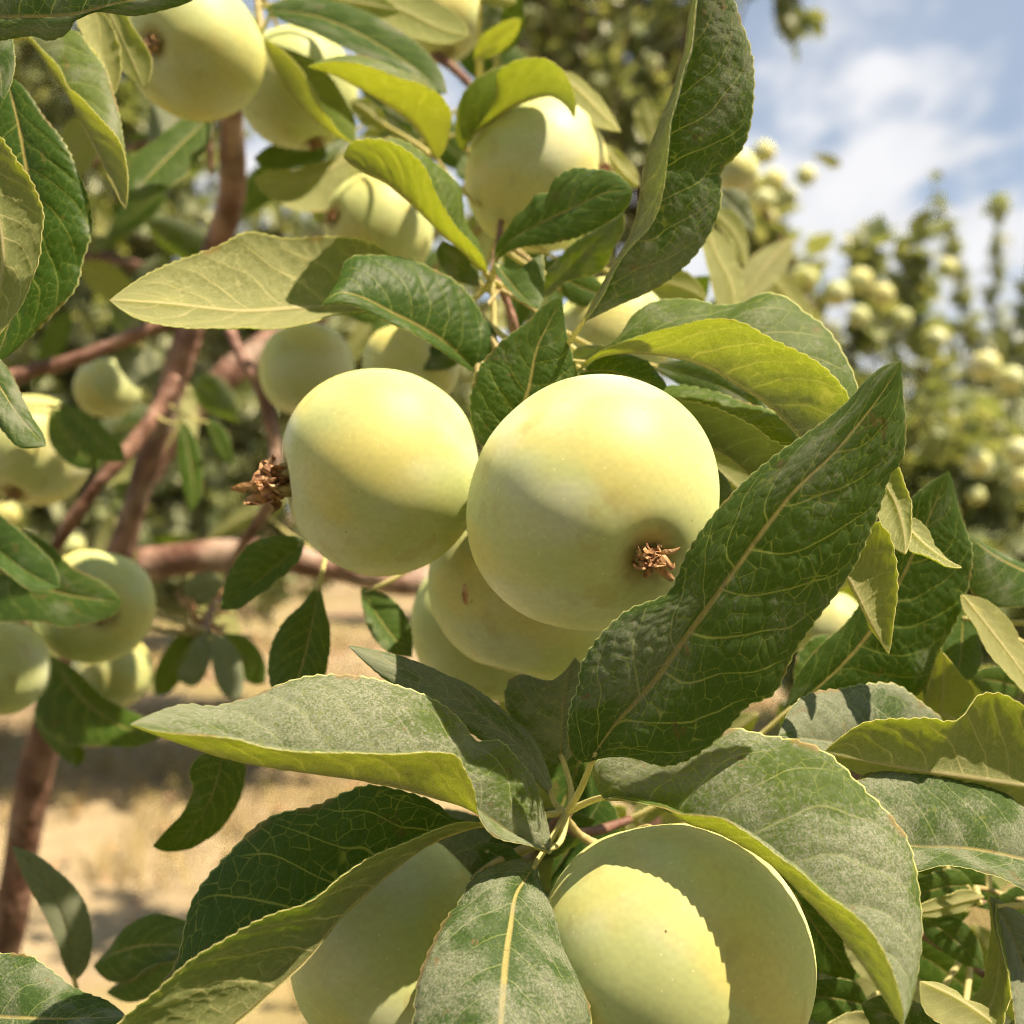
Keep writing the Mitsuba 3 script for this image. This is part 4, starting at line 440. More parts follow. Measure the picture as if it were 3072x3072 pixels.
 dict(n='L41', M=[(np.float64(-8.9),np.float64(350.0),np.float64(77.3)),(np.float64(-13.6),np.float64(345.9),np.float64(79.6)),(np.float64(-19.0),np.float64(340.1),np.float64(83.9)),(np.float64(-22.7),np.float64(335.0),np.float64(88.4))], L=[(np.float64(-13.5),np.float64(345.2),np.float64(75.9)),(np.float64(-19.5),np.float64(340.6),np.float64(77.2)),(np.float64(-23.3),np.float64(337.5),np.float64(80.5)),(np.float64(-24.8),np.float64(335.6),np.float64(84.5))], R=[(np.float64(-9.8),np.float64(349.9),np.float64(79.7)),(np.float64(-13.6),np.float64(347.0),np.float64(83.5)),(np.float64(-18.3),np.float64(341.0),np.float64(88.0))], f='Lu', dust=0.5),
 dict(n='L41b', M=[(np.float64(-7.5),np.float64(352.0),np.float64(81.0)),(np.float64(-11.9),np.float64(348.2),np.float64(84.7)),(np.float64(-17.0),np.float64(343.8),np.float64(88.9)),(np.float64(-21.2),np.float64(340.0),np.float64(92.3))], L=[(np.float64(-11.0),np.float64(349.7),np.float64(82.3)),(np.float64(-17.1),np.float64(344.7),np.float64(86.9))], R=[(np.float64(-9.2),np.float64(348.9),np.float64(85.7)),(np.float64(-15.3),np.float64(343.6),np.float64(91.5))], f='Rl'),
 dict(n='L42', M=[(np.float64(-19.2),np.float64(395.0),np.float64(138.5)),(np.float64(-12.4),np.float64(388.1),np.float64(144.5)),(np.float64(-4.3),np.float64(381.8),np.float64(147.4)),(np.float64(3.5),np.float64(375.8),np.float64(149.8)),(np.float64(12.4),np.float64(369.4),np.float64(149.9)),(np.float64(18.6),np.float64(364.5),np.float64(145.1)),(np.float64(21.9),np.float64(360.0),np.float64(137.9))], L=[(np.float64(-16.2),np.float64(387.8),np.float64(140.9)),(np.float64(-10.6),np.float64(380.3),np.float64(145.5)),(np.float64(-6.0),np.float64(374.6),np.float64(150.1)),(np.float64(-5.5),np.float64(368.9),np.float64(157.3)),(np.float64(-2.3),np.float64(366.6),np.float64(159.5)),(np.float64(2.1),np.float64(364.4),np.float64(160.5)),(np.float64(10.8),np.float64(361.1),np.float64(159.6)),(np.float64(15.6),np.float64(359.5),np.float64(156.7)),(np.float64(19.6),np.float64(358.3),np.float64(151.9)),(np.float64(22.2),np.float64(357.6),np.float64(143.3))], R=[(np.float64(-22.1),np.float64(396.5),np.float64(146.6)),(np.float64(-21.6),np.float64(395.2),np.float64(154.9)),(np.float64(-19.3),np.float64(393.9),np.float64(159.8)),(np.float64(-15.2),np.float64(392.2),np.float64(163.8)),(np.float64(-9.9),np.float64(390.0),np.float64(166.3)),(np.float64(-3.2),np.float64(387.2),np.float64(167.5)),(np.float64(6.7),np.float64(382.3),np.float64(167.0)),(np.float64(18.2),np.float64(375.0),np.float64(159.9))], f='Ll', dust=0.25, lab='yellow-green leaf curled over the top of the upper apple'),
 dict(n='L43', M=[(np.float64(15.7),np.float64(410.0),np.float64(174.8)),(np.float64(25.7),np.float64(401.6),np.float64(165.0)),(np.float64(33.3),np.float64(393.4),np.float64(153.5)),(np.float64(40.9),np.float64(385.0),np.float64(142.3))], L=[(np.float64(21.9),np.float64(408.5),np.float64(175.3)),(np.float64(26.8),np.float64(405.9),np.float64(171.6)),(np.float64(32.1),np.float64(401.4),np.float64(164.3)),(np.float64(37.5),np.float64(394.6),np.float64(154.4))], R=[(np.float64(19.4),np.float64(399.8),np.float64(162.2)),(np.float64(24.5),np.float64(392.8),np.float64(152.3)),(np.float64(32.8),np.float64(387.0),np.float64(145.0))], f='Rl', dust=0.2),
 dict(n='L44', M=[(np.float64(36.4),np.float64(430.0),np.float64(155.0)),(np.float64(41.3),np.float64(422.9),np.float64(145.4)),(np.float64(46.0),np.float64(416.0),np.float64(136.6)),(np.float64(50.8),np.float64(410.0),np.float64(130.0))], L=[(np.float64(40.5),np.float64(426.5),np.float64(152.2)),(np.float64(46.4),np.float64(420.4),np.float64(145.2)),(np.float64(50.5),np.float64(414.5),np.float64(137.2))], R=[(np.float64(38.0),np.float64(423.3),np.float64(143.3)),(np.float64(42.9),np.float64(417.2),np.float64(134.8)),(np.float64(47.7),np.float64(412.6),np.float64(129.9))], f='Rl'),
 dict(n='L45', M=[(np.float64(88.9),np.float64(640.0),np.float64(226.7)),(np.float64(86.6),np.float64(640.0),np.float64(236.6)),(np.float64(83.3),np.float64(640.0),np.float64(248.1)),(np.float64(81.3),np.float64(640.0),np.float64(257.1))], L=[(np.float64(80.0),np.float64(640.0),np.float64(234.9)),(np.float64(76.0),np.float64(640.0),np.float64(246.5)),(np.float64(77.3),np.float64(640.0),np.float64(254.4))], R=[(np.float64(91.9),np.float64(640.0),np.float64(236.6)),(np.float64(90.5),np.float64(640.0),np.float64(249.8)),(np.float64(86.6),np.float64(640.0),np.float64(255.7))], f='Rl'),
 dict(n='L46', M=[(np.float64(-78.6),np.float64(440.0),np.float64(227.4)),(np.float64(-58.8),np.float64(428.0),np.float64(214.5)),(np.float64(-39.9),np.float64(415.7),np.float64(200.9)),(np.float64(-26.4),np.float64(406.4),np.float64(190.5)),(np.float64(-16.9),np.float64(400.0),np.float64(185.4))], L=[(np.float64(-59.7),np.float64(434.5),np.float64(225.6)),(np.float64(-38.4),np.float64(423.1),np.float64(214.3)),(np.float64(-24.7),np.float64(412.4),np.float64(201.4)),(np.float64(-18.4),np.float64(405.7),np.float64(192.9))], R=[(np.float64(-69.9),np.float64(428.2),np.float64(212.4)),(np.float64(-52.7),np.float64(414.9),np.float64(197.3)),(np.float64(-36.9),np.float64(405.6),np.float64(186.6)),(np.float64(-24.0),np.float64(400.4),np.float64(182.7))], f='Rl', dust=0.2, lab='yellow-green leaf in front of the apple at the top edge'),
 dict(n='L46b', M=[(np.float64(-90.1),np.float64(430.0),np.float64(221.1)),(np.float64(-75.7),np.float64(423.7),np.float64(212.4)),(np.float64(-59.4),np.float64(416.8),np.float64(205.7)),(np.float64(-43.6),np.float64(410.0),np.float64(199.8))], L=[(np.float64(-75.8),np.float64(424.4),np.float64(219.3)),(np.float64(-57.2),np.float64(416.6),np.float64(211.0))], R=[(np.float64(-80.2),np.float64(424.7),np.float64(208.5)),(np.float64(-66.2),np.float64(419.0),np.float64(200.7)),(np.float64(-52.5),np.float64(413.7),np.float64(198.8))], f='Rl', dust=0.2),
 dict(n='L47', M=[(np.float64(-16.6),np.float64(440.0),np.float64(193.3)),(np.float64(-11.4),np.float64(434.7),np.float64(196.1)),(np.float64(-3.5),np.float64(426.8),np.float64(199.6)),(np.float64(3.7),np.float64(420.0),np.float64(201.7))], L=[(np.float64(-14.7),np.float64(431.3),np.float64(197.3)),(np.float64(-7.9),np.float64(424.5),np.float64(200.3)),(np.float64(-0.2),np.float64(420.4),np.float64(201.8))], R=[(np.float64(-10.4),np.float64(438.7),np.float64(194.3)),(np.float64(-2.5),np.float64(433.6),np.float64(196.1)),(np.float64(2.6),np.float64(426.6),np.float64(199.5))], f='Ll', dust=0.4),
 dict(n='L48', M=[(np.float64(-7.5),np.float64(470.0),np.float64(207.7)),(np.float64(-1.9),np.float64(466.3),np.float64(218.1)),(np.float64(1.0),np.float64(462.7),np.float64(228.4)),(np.float64(2.1),np.float64(460.0),np.float64(236.5))], L=[(np.float64(-6.7),np.float64(466.6),np.float64(218.3)),(np.float64(-3.8),np.float64(463.2),np.float64(228.6))], R=[(np.float64(2.9),np.float64(466.8),np.float64(213.5)),(np.float64(5.7),np.float64(463.7),np.float64(224.1))], f='Ru', dust=0.05),
 dict(n='L49', M=[(np.float64(-14.3),np.float64(455.0),np.float64(204.6)),(np.float64(-11.9),np.float64(453.2),np.float64(214.3)),(np.float64(-9.6),np.float64(451.4),np.float64(223.9)),(np.float64(-8.4),np.float64(450.0),np.float64(231.4))], L=[(np.float64(-15.4),np.float64(453.3),np.float64(214.4)),(np.float64(-13.5),np.float64(451.4),np.float64(225.1))], R=[(np.float64(-6.1),np.float64(453.0),np.float64(214.2)),(np.float64(-4.2),np.float64(451.4),np.float64(223.9))], f='Ru', dust=0.7),
 dict(n='L49b', M=[(np.float64(-15.0),np.float64(440.0),np.float64(224.0)),(np.float64(-8.1),np.float64(435.8),np.float64(218.5)),(np.float64(-2.5),np.float64(432.5),np.float64(215.3)),(np.float64(2.0),np.float64(430.0),np.float64(213.3))], L=[(np.float64(-8.1),np.float64(436.5),np.float64(223.3)),(np.float64(-1.3),np.float64(432.9),np.float64(219.2))], R=[(np.float64(-9.2),np.float64(435.6),np.float64(214.5)),(np.float64(-2.5),np.float64(432.4),np.float64(212.5))], f='Rl', dust=0.2),
 dict(n='L51', M=[(np.float64(-53.7),np.float64(450.0),np.float64(168.2)),(np.float64(-59.0),np.float64(446.7),np.float64(170.9)),(np.float64(-64.3),np.float64(443.2),np.float64(174.1)),(np.float64(-69.5),np.float64(440.0),np.float64(176.3))], L=[(np.float64(-56.7),np.float64(446.8),np.float64(173.9)),(np.float64(-63.1),np.float64(442.9),np.float64(178.4))], R=[(np.float64(-60.2),np.float64(447.1),np.float64(166.4)),(np.float64(-67.3),np.float64(443.3),np.float64(170.3))], f='Rl', dust=0.5, pet=[(-53.7,450,168.2),(-42.4,430,155.6),(-31.8,400,139.2)]),
 dict(n='L51b', M=[(np.float64(-40.3),np.float64(470.0),np.float64(167.7)),(np.float64(-47.1),np.float64(465.0),np.float64(171.9)),(np.float64(-53.7),np.float64(460.3),np.float64(175.4)),(np.float64(-61.3),np.float64(455.0),np.float64(178.8))], L=[(np.float64(-44.7),np.float64(465.3),np.float64(174.4)),(np.float64(-51.3),np.float64(460.5),np.float64(179.2)),(np.float64(-56.9),np.float64(457.4),np.float64(180.2))], R=[(np.float64(-47.2),np.float64(466.4),np.float64(167.1)),(np.float64(-55.0),np.float64(461.5),np.float64(170.6))], f='Ru', dust=0.6),
 dict(n='L52', M=[(np.float64(40.0),np.float64(315.0),np.float64(36.4)),(np.float64(51.2),np.float64(306.3),np.float64(26.3)),(np.float64(56.4),np.float64(301.9),np.float64(20.9)),(np.float64(59.4),np.float64(299.4),np.float64(18.1)),(np.float64(62.3),np.float64(297.1),np.float64(16.0)),(np.float64(67.1),np.float64(292.7),np.float64(10.9)),(np.float64(74.6),np.float64(286.7),np.float64(6.1)),(np.float64(83.7),np.float64(280.0),np.float64(5.9))], L=[(np.float64(44.9),np.float64(306.3),np.float64(34.5)),(np.float64(49.3),np.float64(301.2),np.float64(33.0)),(np.float64(54.4),np.float64(295.9),np.float64(31.3)),(np.float64(58.0),np.float64(292.4),np.float64(29.7)),(np.float64(62.7),np.float64(288.3),np.float64(26.9)),(np.float64(67.6),np.float64(284.5),np.float64(23.5)),(np.float64(70.2),np.float64(282.5),np.float64(20.9)),(np.float64(75.4),np.float64(279.9),np.float64(17.6)),(np.float64(81.0),np.float64(278.1),np.float64(12.3))], R=[(np.float64(42.8),np.float64(316.5),np.float64(38.6)),(np.float64(48.0),np.float64(316.3),np.float64(39.0)),(np.float64(52.0),np.float64(315.6),np.float64(39.1)),(np.float64(56.2),np.float64(314.6),np.float64(38.5)),(np.float64(63.2),np.float64(312.2),np.float64(36.4)),(np.float64(71.1),np.float64(308.1),np.float64(32.4)),(np.float64(77.9),np.float64(303.5),np.float64(29.1)),(np.float64(81.2),np.float64(300.1),np.float64(25.6)),(np.float64(83.0),np.float64(296.7),np.float64(21.4)),(np.float64(85.5),np.float64(288.7),np.float64(12.8))], f='Ll', dust=0.12, hi=1, lab='narrow leaf beside the big right apple, yellow-green below and dark above'),
 dict(n='L52b', M=[(np.float64(46.8),np.float64(350.0),np.float64(50.2)),(np.float64(60.6),np.float64(341.3),np.float64(44.8)),(np.float64(72.9),np.float64(332.9),np.float64(38.0)),(np.float64(86.6),np.float64(320.0),np.float64(22.5))], L=[(np.float64(57.5),np.float64(344.0),np.float64(51.1)),(np.float64(71.7),np.float64(335.4),np.float64(45.2)),(np.float64(81.6),np.float64(326.6),np.float64(33.0))], R=[(np.float64(54.1),np.float64(344.5),np.float64(43.8)),(np.float64(68.1),np.float64(334.7),np.float64(35.6)),(np.float64(78.3),np.float64(326.7),np.float64(28.0))], f='Lu', dust=0.55),
 dict(n='L52c', M=[(np.float64(56.9),np.float64(340.0),np.float64(20.4)),(np.float64(63.0),np.float64(335.2),np.float64(16.6)),(np.float64(70.2),np.float64(328.4),np.float64(9.5)),(np.float64(78.3),np.float64(320.0),np.float64(1.0))], L=[(np.float64(61.5),np.float64(336.8),np.float64(23.6)),(np.float64(73.7),np.float64(328.8),np.float64(16.3))], R=[(np.float64(59.6),np.float64(335.4),np.float64(13.2)),(np.float64(68.3),np.float64(327.4),np.float64(4.4))], f='Ll', dust=0.4),
 dict(n='L54', M=[(np.float64(56.4),np.float64(300.0),np.float64(0.9)),(np.float64(57.9),np.float64(296.1),np.float64(7.0)),(np.float64(61.3),np.float64(293.8),np.float64(7.7)),(np.float64(62.9),np.float64(292.0),np.float64(5.4))], L=[(np.float64(56.5),np.float64(296.6),np.float64(10.1)),(np.float64(58.5),np.float64(295.3),np.float64(12.5)),(np.float64(61.3),np.float64(293.8),np.float64(9.7))], R=[(np.float64(59.0),np.float64(297.4),np.float64(1.7)),(np.float64(61.4),np.float64(294.5),np.float64(3.2))], f='Lu', dust=0.7),
 dict(n='L55', M=[(np.float64(19.4),np.float64(308.0),np.float64(42.0)),(np.float64(27.3),np.float64(304.4),np.float64(41.8)),(np.float64(36.3),np.float64(300.1),np.float64(38.9)),(np.float64(44.6),np.float64(296.0),np.float64(36.1))], L=[(np.float64(23.0),np.float64(309.9),np.float64(45.4)),(np.float64(27.3),np.float64(309.8),np.float64(47.2)),(np.float64(31.6),np.float64(308.9),np.float64(48.2)),(np.float64(35.7),np.float64(307.3),np.float64(47.0)),(np.float64(40.5),np.float64(304.3),np.float64(44.0)),(np.float64(43.2),np.float64(301.1),np.float64(40.4))], R=[(np.float64(25.5),np.float64(301.4),np.float64(36.7)),(np.float64(34.3),np.float64(296.9),np.float64(33.1)),(np.float64(41.8),np.float64(295.3),np.float64(33.7))], f='Lu', dust=0.08, hi=1),
 dict(n='L56', M=[(np.float64(18.6),np.float64(330.0),np.float64(45.3)),(np.float64(21.7),np.float64(326.5),np.float64(48.2)),(np.float64(25.7),np.float64(322.9),np.float64(50.2)),(np.float64(28.7),np.float64(320.0),np.float64(51.9))], L=[(np.float64(19.2),np.float64(326.9),np.float64(50.0)),(np.float64(21.6),np.float64(324.6),np.float64(52.6)),(np.float64(25.6),np.float64(322.0),np.float64(52.5))], R=[(np.float64(21.0),np.float64(328.3),np.float64(45.1)),(np.float64(25.8),np.float64(324.8),np.float64(46.3))], f='Lu', dust=0.8),
 dict(n='L57', M=[(np.float64(86.9),np.float64(272.0),np.float64(-12.9)),(np.float64(89.2),np.float64(267.6),np.float64(-20.6)),(np.float64(92.0),np.float64(262.4),np.float64(-29.0)),(np.float64(94.8),np.float64(258.0),np.float64(-35.7))], L=[(np.float64(88.2),np.float64(271.3),np.float64(-18.5)),(np.float64(90.3),np.float64(269.6),np.float64(-22.3)),(np.float64(92.1),np.float64(266.6),np.float64(-27.5)),(np.float64(93.4),np.float64(262.6),np.float64(-32.5))], R=[(np.float64(90.4),np.float64(267.7),np.float64(-6.1)),(np.float64(94.4),np.float64(265.5),np.float64(-2.6)),(np.float64(96.7),np.float64(264.1),np.float64(-5.6)),(np.float64(97.6),np.float64(262.2),np.float64(-11.4)),(np.float64(98.0),np.float64(260.4),np.float64(-17.7)),(np.float64(96.8),np.float64(258.9),np.float64(-24.6)),(np.float64(95.8),np.float64(258.1),np.float64(-29.8))], f='Rl', dust=0.12, hi=1, lab='bright yellow-green leaf pointing down, right of the large dark leaf'),
 dict(n='L58', M=[(np.float64(102.1),np.float64(285.0),np.float64(9.0)),(np.float64(104.3),np.float64(279.0),np.float64(2.3)),(np.float64(104.2),np.float64(272.7),np.float64(-5.5)),(np.float64(102.7),np.float64(268.0),np.float64(-11.2))], L=[(np.float64(98.9),np.float64(280.2),np.float64(2.3)),(np.float64(99.1),np.float64(274.7),np.float64(-4.8)),(np.float64(101.0),np.float64(270.3),np.float64(-9.6))], R=[(np.float64(105.4),np.float64(281.9),np.float64(12.5)),(np.float64(106.9),np.float64(279.1),np.float64(7.9)),(np.float64(107.2),np.float64(275.8),np.float64(2.3)),(np.float64(106.4),np.float64(273.1),np.float64(-2.7)),(np.float64(104.8),np.float64(270.3),np.float64(-7.5))], f='Rl', dust=0.15, hi=1),
 dict(n='L59', M=[(np.float64(110.6),np.float64(292.0),np.float64(-2.9)),(np.float64(113.6),np.float64(286.2),np.float64(-8.0)),(np.float64(117.0),np.float64(280.2),np.float64(-12.4)),(np.float64(120.4),np.float64(275.0),np.float64(-15.0))], L=[(np.float64(114.6),np.float64(292.5),np.float64(-1.8)),(np.float64(117.2),np.float64(290.3),np.float64(-5.4)),(np.float64(118.9),np.float64(286.5),np.float64(-9.5)),(np.float64(120.1),np.float64(281.6),np.float64(-12.8))], R=[(np.float64(108.8),np.float64(282.4),np.float64(-9.6)),(np.float64(112.1),np.float64(277.6),np.float64(-12.0)),(np.float64(116.1),np.float64(274.6),np.float64(-14.5))], f='Rl', dust=0.15, hi=1),
 dict(n='L60', M=[(np.float64(84.1),np.float64(318.0),np.float64(-62.2)),(np.float64(96.8),np.float64(315.8),np.float64(-51.2)),(np.float64(109.0),np.float64(313.2),np.float64(-36.2)),(np.float64(117.7),np.float64(310.7),np.float64(-19.9)),(np.float64(125.4),np.float64(307.9),np.float64(-0.6)),(np.float64(130.3),np.float64(306.0),np.float64(12.3))], L=[(np.float64(87.7),np.float64(318.2),np.float64(-52.4)),(np.float64(94.9),np.float64(317.4),np.float64(-41.6)),(np.float64(102.0),np.float64(316.5),np.float64(-35.0)),(np.float64(109.6),np.float64(314.9),np.float64(-23.4)),(np.float64(116.8),np.float64(312.6),np.float64(-10.3)),(np.float64(120.0),np.float64(310.0),np.float64(3.2)),(np.float64(125.1),np.float64(308.3),np.float64(8.6))], R=[(np.float64(97.4),np.float64(317.7),np.float64(-62.2)),(np.float64(113.4),np.float64(316.6),np.float64(-59.5)),(np.float64(126.8),np.float64(315.3),np.float64(-54.4)),(np.float64(130.2),np.float64(314.4),np.float64(-45.1)),(np.float64(136.4),np.float64(312.8),np.float64(-32.0)),(np.float64(139.3),np.float64(311.3),np.float64(-19.9)),(np.float64(139.0),np.float64(310.2),np.float64(-11.9)),(np.float64(136.7),np.float64(309.3),np.float64(-5.4)),(np.float64(133.9),np.float64(308.1),np.float64(1.7)),(np.float64(131.9),np.float64(307.0),np.float64(8.1))], f='Ru', dust=0.35, hi=1, lab='dark glossy leaf standing behind the bright leaves at the right'),
 dict(n='L61', M=[(np.float64(185.9),np.float64(345.0),np.float64(-25.6)),(np.float64(170.7),np.float64(335.9),np.float64(-20.6)),(np.float64(153.4),np.float64(325.0),np.float64(-14.1)),(np.float64(139.2),np.float64(315.0),np.float64(-6.8))], L=[(np.float64(181.7),np.float64(343.7),np.float64(-19.3)),(np.float64(168.1),np.float64(337.4),np.float64(-16.7)),(np.float64(155.2),np.float64(328.9),np.float64(-11.9)),(np.float64(147.3),np.float64(322.8),np.float64(-9.3))], R=[(np.float64(176.6),np.float64(337.3),np.float64(-32.9)),(np.float64(165.2),np.float64(331.7),np.float64(-30.8)),(np.float64(154.1),np.float64(326.6),np.float64(-30.3)),(np.float64(143.8),np.float64(321.7),np.float64(-25.2)),(np.float64(139.9),np.float64(317.3),np.float64(-15.4))], f='Lu', dust=0.4, lab='dark leaf at the right edge'),
 dict(n='L62', M=[(np.float64(135.4),np.float64(310.0),np.float64(-25.0)),(np.float64(140.6),np.float64(308.0),np.float64(-32.4)),(np.float64(146.6),np.float64(305.8),np.float64(-40.9)),(np.float64(153.8),np.float64(302.8),np.float64(-52.2)),(np.float64(160.1),np.float64(300.0),np.float64(-62.6))], L=[(np.float64(142.7),np.float64(311.0),np.float64(-26.3)),(np.float64(148.2),np.float64(310.7),np.float64(-30.6)),(np.float64(152.9),np.float64(309.6),np.float64(-37.9)),(np.float64(158.8),np.float64(306.3),np.float64(-49.7))], R=[(np.float64(134.9),np.float64(306.8),np.float64(-29.1)),(np.float64(136.6),np.float64(304.6),np.float64(-33.0)),(np.float64(138.7),np.float64(302.3),np.float64(-38.5)),(np.float64(141.8),np.float64(300.5),np.float64(-43.4)),(np.float64(146.5),np.float64(299.0),np.float64(-50.0)),(np.float64(153.9),np.float64(298.4),np.float64(-58.4))], f='Rl', dust=0.15, lab='yellow-green leaf at the right edge'),
 dict(n='L63', M=[(np.float64(151.2),np.float64(345.0),np.float64(-32.8)),(np.float64(149.7),np.float64(341.5),np.float64(-41.3)),(np.float64(147.2),np.float64(337.9),np.float64(-49.5)),(np.float64(144.2),np.float64(335.0),np.float64(-56.0))], L=[(np.float64(143.6),np.float64(341.6),np.float64(-39.5)),(np.float64(142.0),np.float64(337.8),np.float64(-49.5))], R=[(np.float64(155.2),np.float64(342.0),np.float64(-40.4)),(np.float64(155.1),np.float64(339.4),np.float64(-48.0)),(np.float64(152.2),np.float64(337.4),np.float64(-53.8))], f='Ru', dust=0.05),
 dict(n='L64', M=[(np.float64(130.7),np.float64(315.0),np.float64(-64.1)),(np.float64(130.3),np.float64(311.9),np.float64(-57.0)),(np.float64(129.1),np.float64(308.1),np.float64(-48.3)),(np.float64(128.0),np.float64(305.0),np.float64(-41.6))], L=[(np.float64(124.7),np.float64(312.2),np.float64(-58.7)),(np.float64(125.3),np.float64(309.5),np.float64(-51.8)),(np.float64(126.5),np.float64(306.6),np.float64(-45.0))], R=[(np.float64(139.1),np.float64(311.7),np.float64(-60.2)),(np.float64(139.5),np.float64(309.9),np.float64(-54.2)),(np.float64(135.0),np.float64(308.0),np.float64(-49.1)),(np.float64(131.5),np.float64(306.5),np.float64(-45.2))], f='Rl', dust=0.2),
 dict(n='L65', M=[(np.float64(129.2),np.float64(300.0),np.float64(-82.7)),(np.float64(110.2),np.float64(290.8),np.float64(-71.2)),(np.float64(90.8),np.float64(281.7),np.float64(-63.8)),(np.float64(70.5),np.float64(272.0),np.float64(-59.3))], L=[(np.float64(128.4),np.float64(301.7),np.float64(-67.6)),(np.float64(125.2),np.float64(300.6),np.float64(-60.1)),(np.float64(118.7),np.float64(299.0),np.float64(-55.4)),(np.float64(110.8),np.float64(296.3),np.float64(-49.6)),(np.float64(103.8),np.float64(294.1),np.float64(-48.9)),(np.float64(98.8),np.float64(292.2),np.float64(-49.0)),(np.float64(93.1),np.float64(289.8),np.float64(-49.7)),(np.float64(84.4),np.float64(285.7),np.float64(-50.0)),(np.float64(78.6),np.float64(282.3),np.float64(-51.7)),(np.float64(73.9),np.float64(277.8),np.float64(-55.8))], R=[(np.float64(120.3),np.float64(293.5),np.float64(-79.4)),(np.float64(99.4),np.float64(281.4),np.float64(-70.3)),(np.float64(82.7),np.float64(274.1),np.float64(-64.3))], f='Lu', dust=0.75, hi=1, lab='pale dusty leaf left of the large turned leaf at the right'),
 dict(n='L67', M=[(np.float64(158.0),np.float64(285.0),np.float64(-78.6)),(np.float64(134.2),np.float64(278.4),np.float64(-73.6)),(np.float64(114.6),np.float64(272.7),np.float64(-69.6)),(np.float64(95.7),np.float64(267.1),np.float64(-65.4)),(np.float64(79.4),np.float64(262.0),np.float64(-61.4))], L=[(np.float64(149.4),np.float64(277.3),np.float64(-62.1)),(np.float64(140.3),np.float64(273.4),np.float64(-53.5)),(np.float64(135.4),np.float64(271.8),np.float64(-51.1)),(np.float64(128.7),np.float64(269.8),np.float64(-47.9)),(np.float64(122.4),np.float64(268.2),np.float64(-47.6)),(np.float64(120.2),np.float64(267.6),np.float64(-49.2)),(np.float64(116.7),np.float64(266.3),np.float64(-52.8)),(np.float64(113.7),np.float64(265.6),np.float64(-54.0)),(np.float64(107.7),np.float64(264.4),np.float64(-53.1)),(np.float64(97.9),np.float64(262.8),np.float64(-52.9)),(np.float64(90.8),np.float64(261.8),np.float64(-53.4)),(np.float64(84.8),np.float64(261.3),np.float64(-56.5))], R=[(np.float64(150.2),np.float64(284.1),np.float64(-87.1)),(np.float64(132.4),np.float64(280.6),np.float64(-81.7)),(np.float64(106.4),np.float64(273.5),np.float64(-74.0)),(np.float64(88.8),np.float64(267.1),np.float64(-67.4))], f='Ll', dust=0.35, hi=1, lab='large leaf showing its dull yellow-green underside at the right edge'),
 dict(n='L66', M=[(np.float64(155.9),np.float64(276.0),np.float64(-97.5)),(np.float64(139.4),np.float64(271.7),np.float64(-92.9)),(np.float64(128.2),np.float64(268.7),np.float64(-89.8)),(np.float64(114.1),np.float64(264.9),np.float64(-86.8)),(np.float64(102.0),np.float64(261.6),np.float64(-85.4)),(np.float64(91.3),np.float64(258.6),np.float64(-82.0)),(np.float64(83.8),np.float64(256.0),np.float64(-76.5))], L=[(np.float64(153.4),np.float64(281.8),np.float64(-86.4)),(np.float64(140.6),np.float64(282.2),np.float64(-80.6)),(np.float64(134.3),np.float64(281.5),np.float64(-76.3)),(np.float64(126.1),np.float64(280.1),np.float64(-73.0)),(np.float64(115.2),np.float64(277.3),np.float64(-69.1)),(np.float64(109.8),np.float64(275.5),np.float64(-67.6)),(np.float64(101.5),np.float64(272.4),np.float64(-67.1)),(np.float64(94.9),np.float64(269.4),np.float64(-67.5)),(np.float64(89.1),np.float64(265.9),np.float64(-69.9))], R=[(np.float64(145.5),np.float64(267.4),np.float64(-104.8)),(np.float64(130.2),np.float64(261.3),np.float64(-96.4)),(np.float64(123.3),np.float64(259.0),np.float64(-92.8)),(np.float64(114.5),np.float64(256.6),np.float64(-89.7)),(np.float64(106.5),np.float64(255.0),np.float64(-88.2)),(np.float64(100.9),np.float64(254.2),np.float64(-89.1)),(np.float64(90.8),np.float64(253.4),np.float64(-85.6))], f='Lu', dust=0.6, hi=1, lab='broad leaf at the right edge, dark above its midrib and sunlit below'),
 dict(n='L68', M=[(np.float64(132.4),np.float64(285.0),np.float64(-107.0)),(np.float64(133.5),np.float64(281.4),np.float64(-112.4)),(np.float64(132.2),np.float64(277.1),np.float64(-119.3)),(np.float64(128.4),np.float64(272.0),np.float64(-127.0)),(np.float64(121.7),np.float64(266.6),np.float64(-134.0)),(np.float64(114.2),np.float64(262.0),np.float64(-138.5))], L=[(np.float64(133.0),np.float64(285.6),np.float64(-112.6)),(np.float64(131.7),np.float64(283.3),np.float64(-120.5)),(np.float64(127.6),np.float64(279.6),np.float64(-127.6)),(np.float64(120.4),np.float64(274.6),np.float64(-132.4)),(np.float64(113.9),np.float64(267.8),np.float64(-137.4))], R=[(np.float64(132.4),np.float64(281.8),np.float64(-107.2)),(np.float64(130.3),np.float64(276.2),np.float64(-111.1)),(np.float64(129.4),np.float64(270.4),np.float64(-116.4)),(np.float64(128.8),np.float64(265.6),np.float64(-122.6)),(np.float64(126.5),np.float64(262.3),np.float64(-129.2)),(np.float64(120.2),np.float64(260.5),np.float64(-135.0))], f='Ll', hi=1),
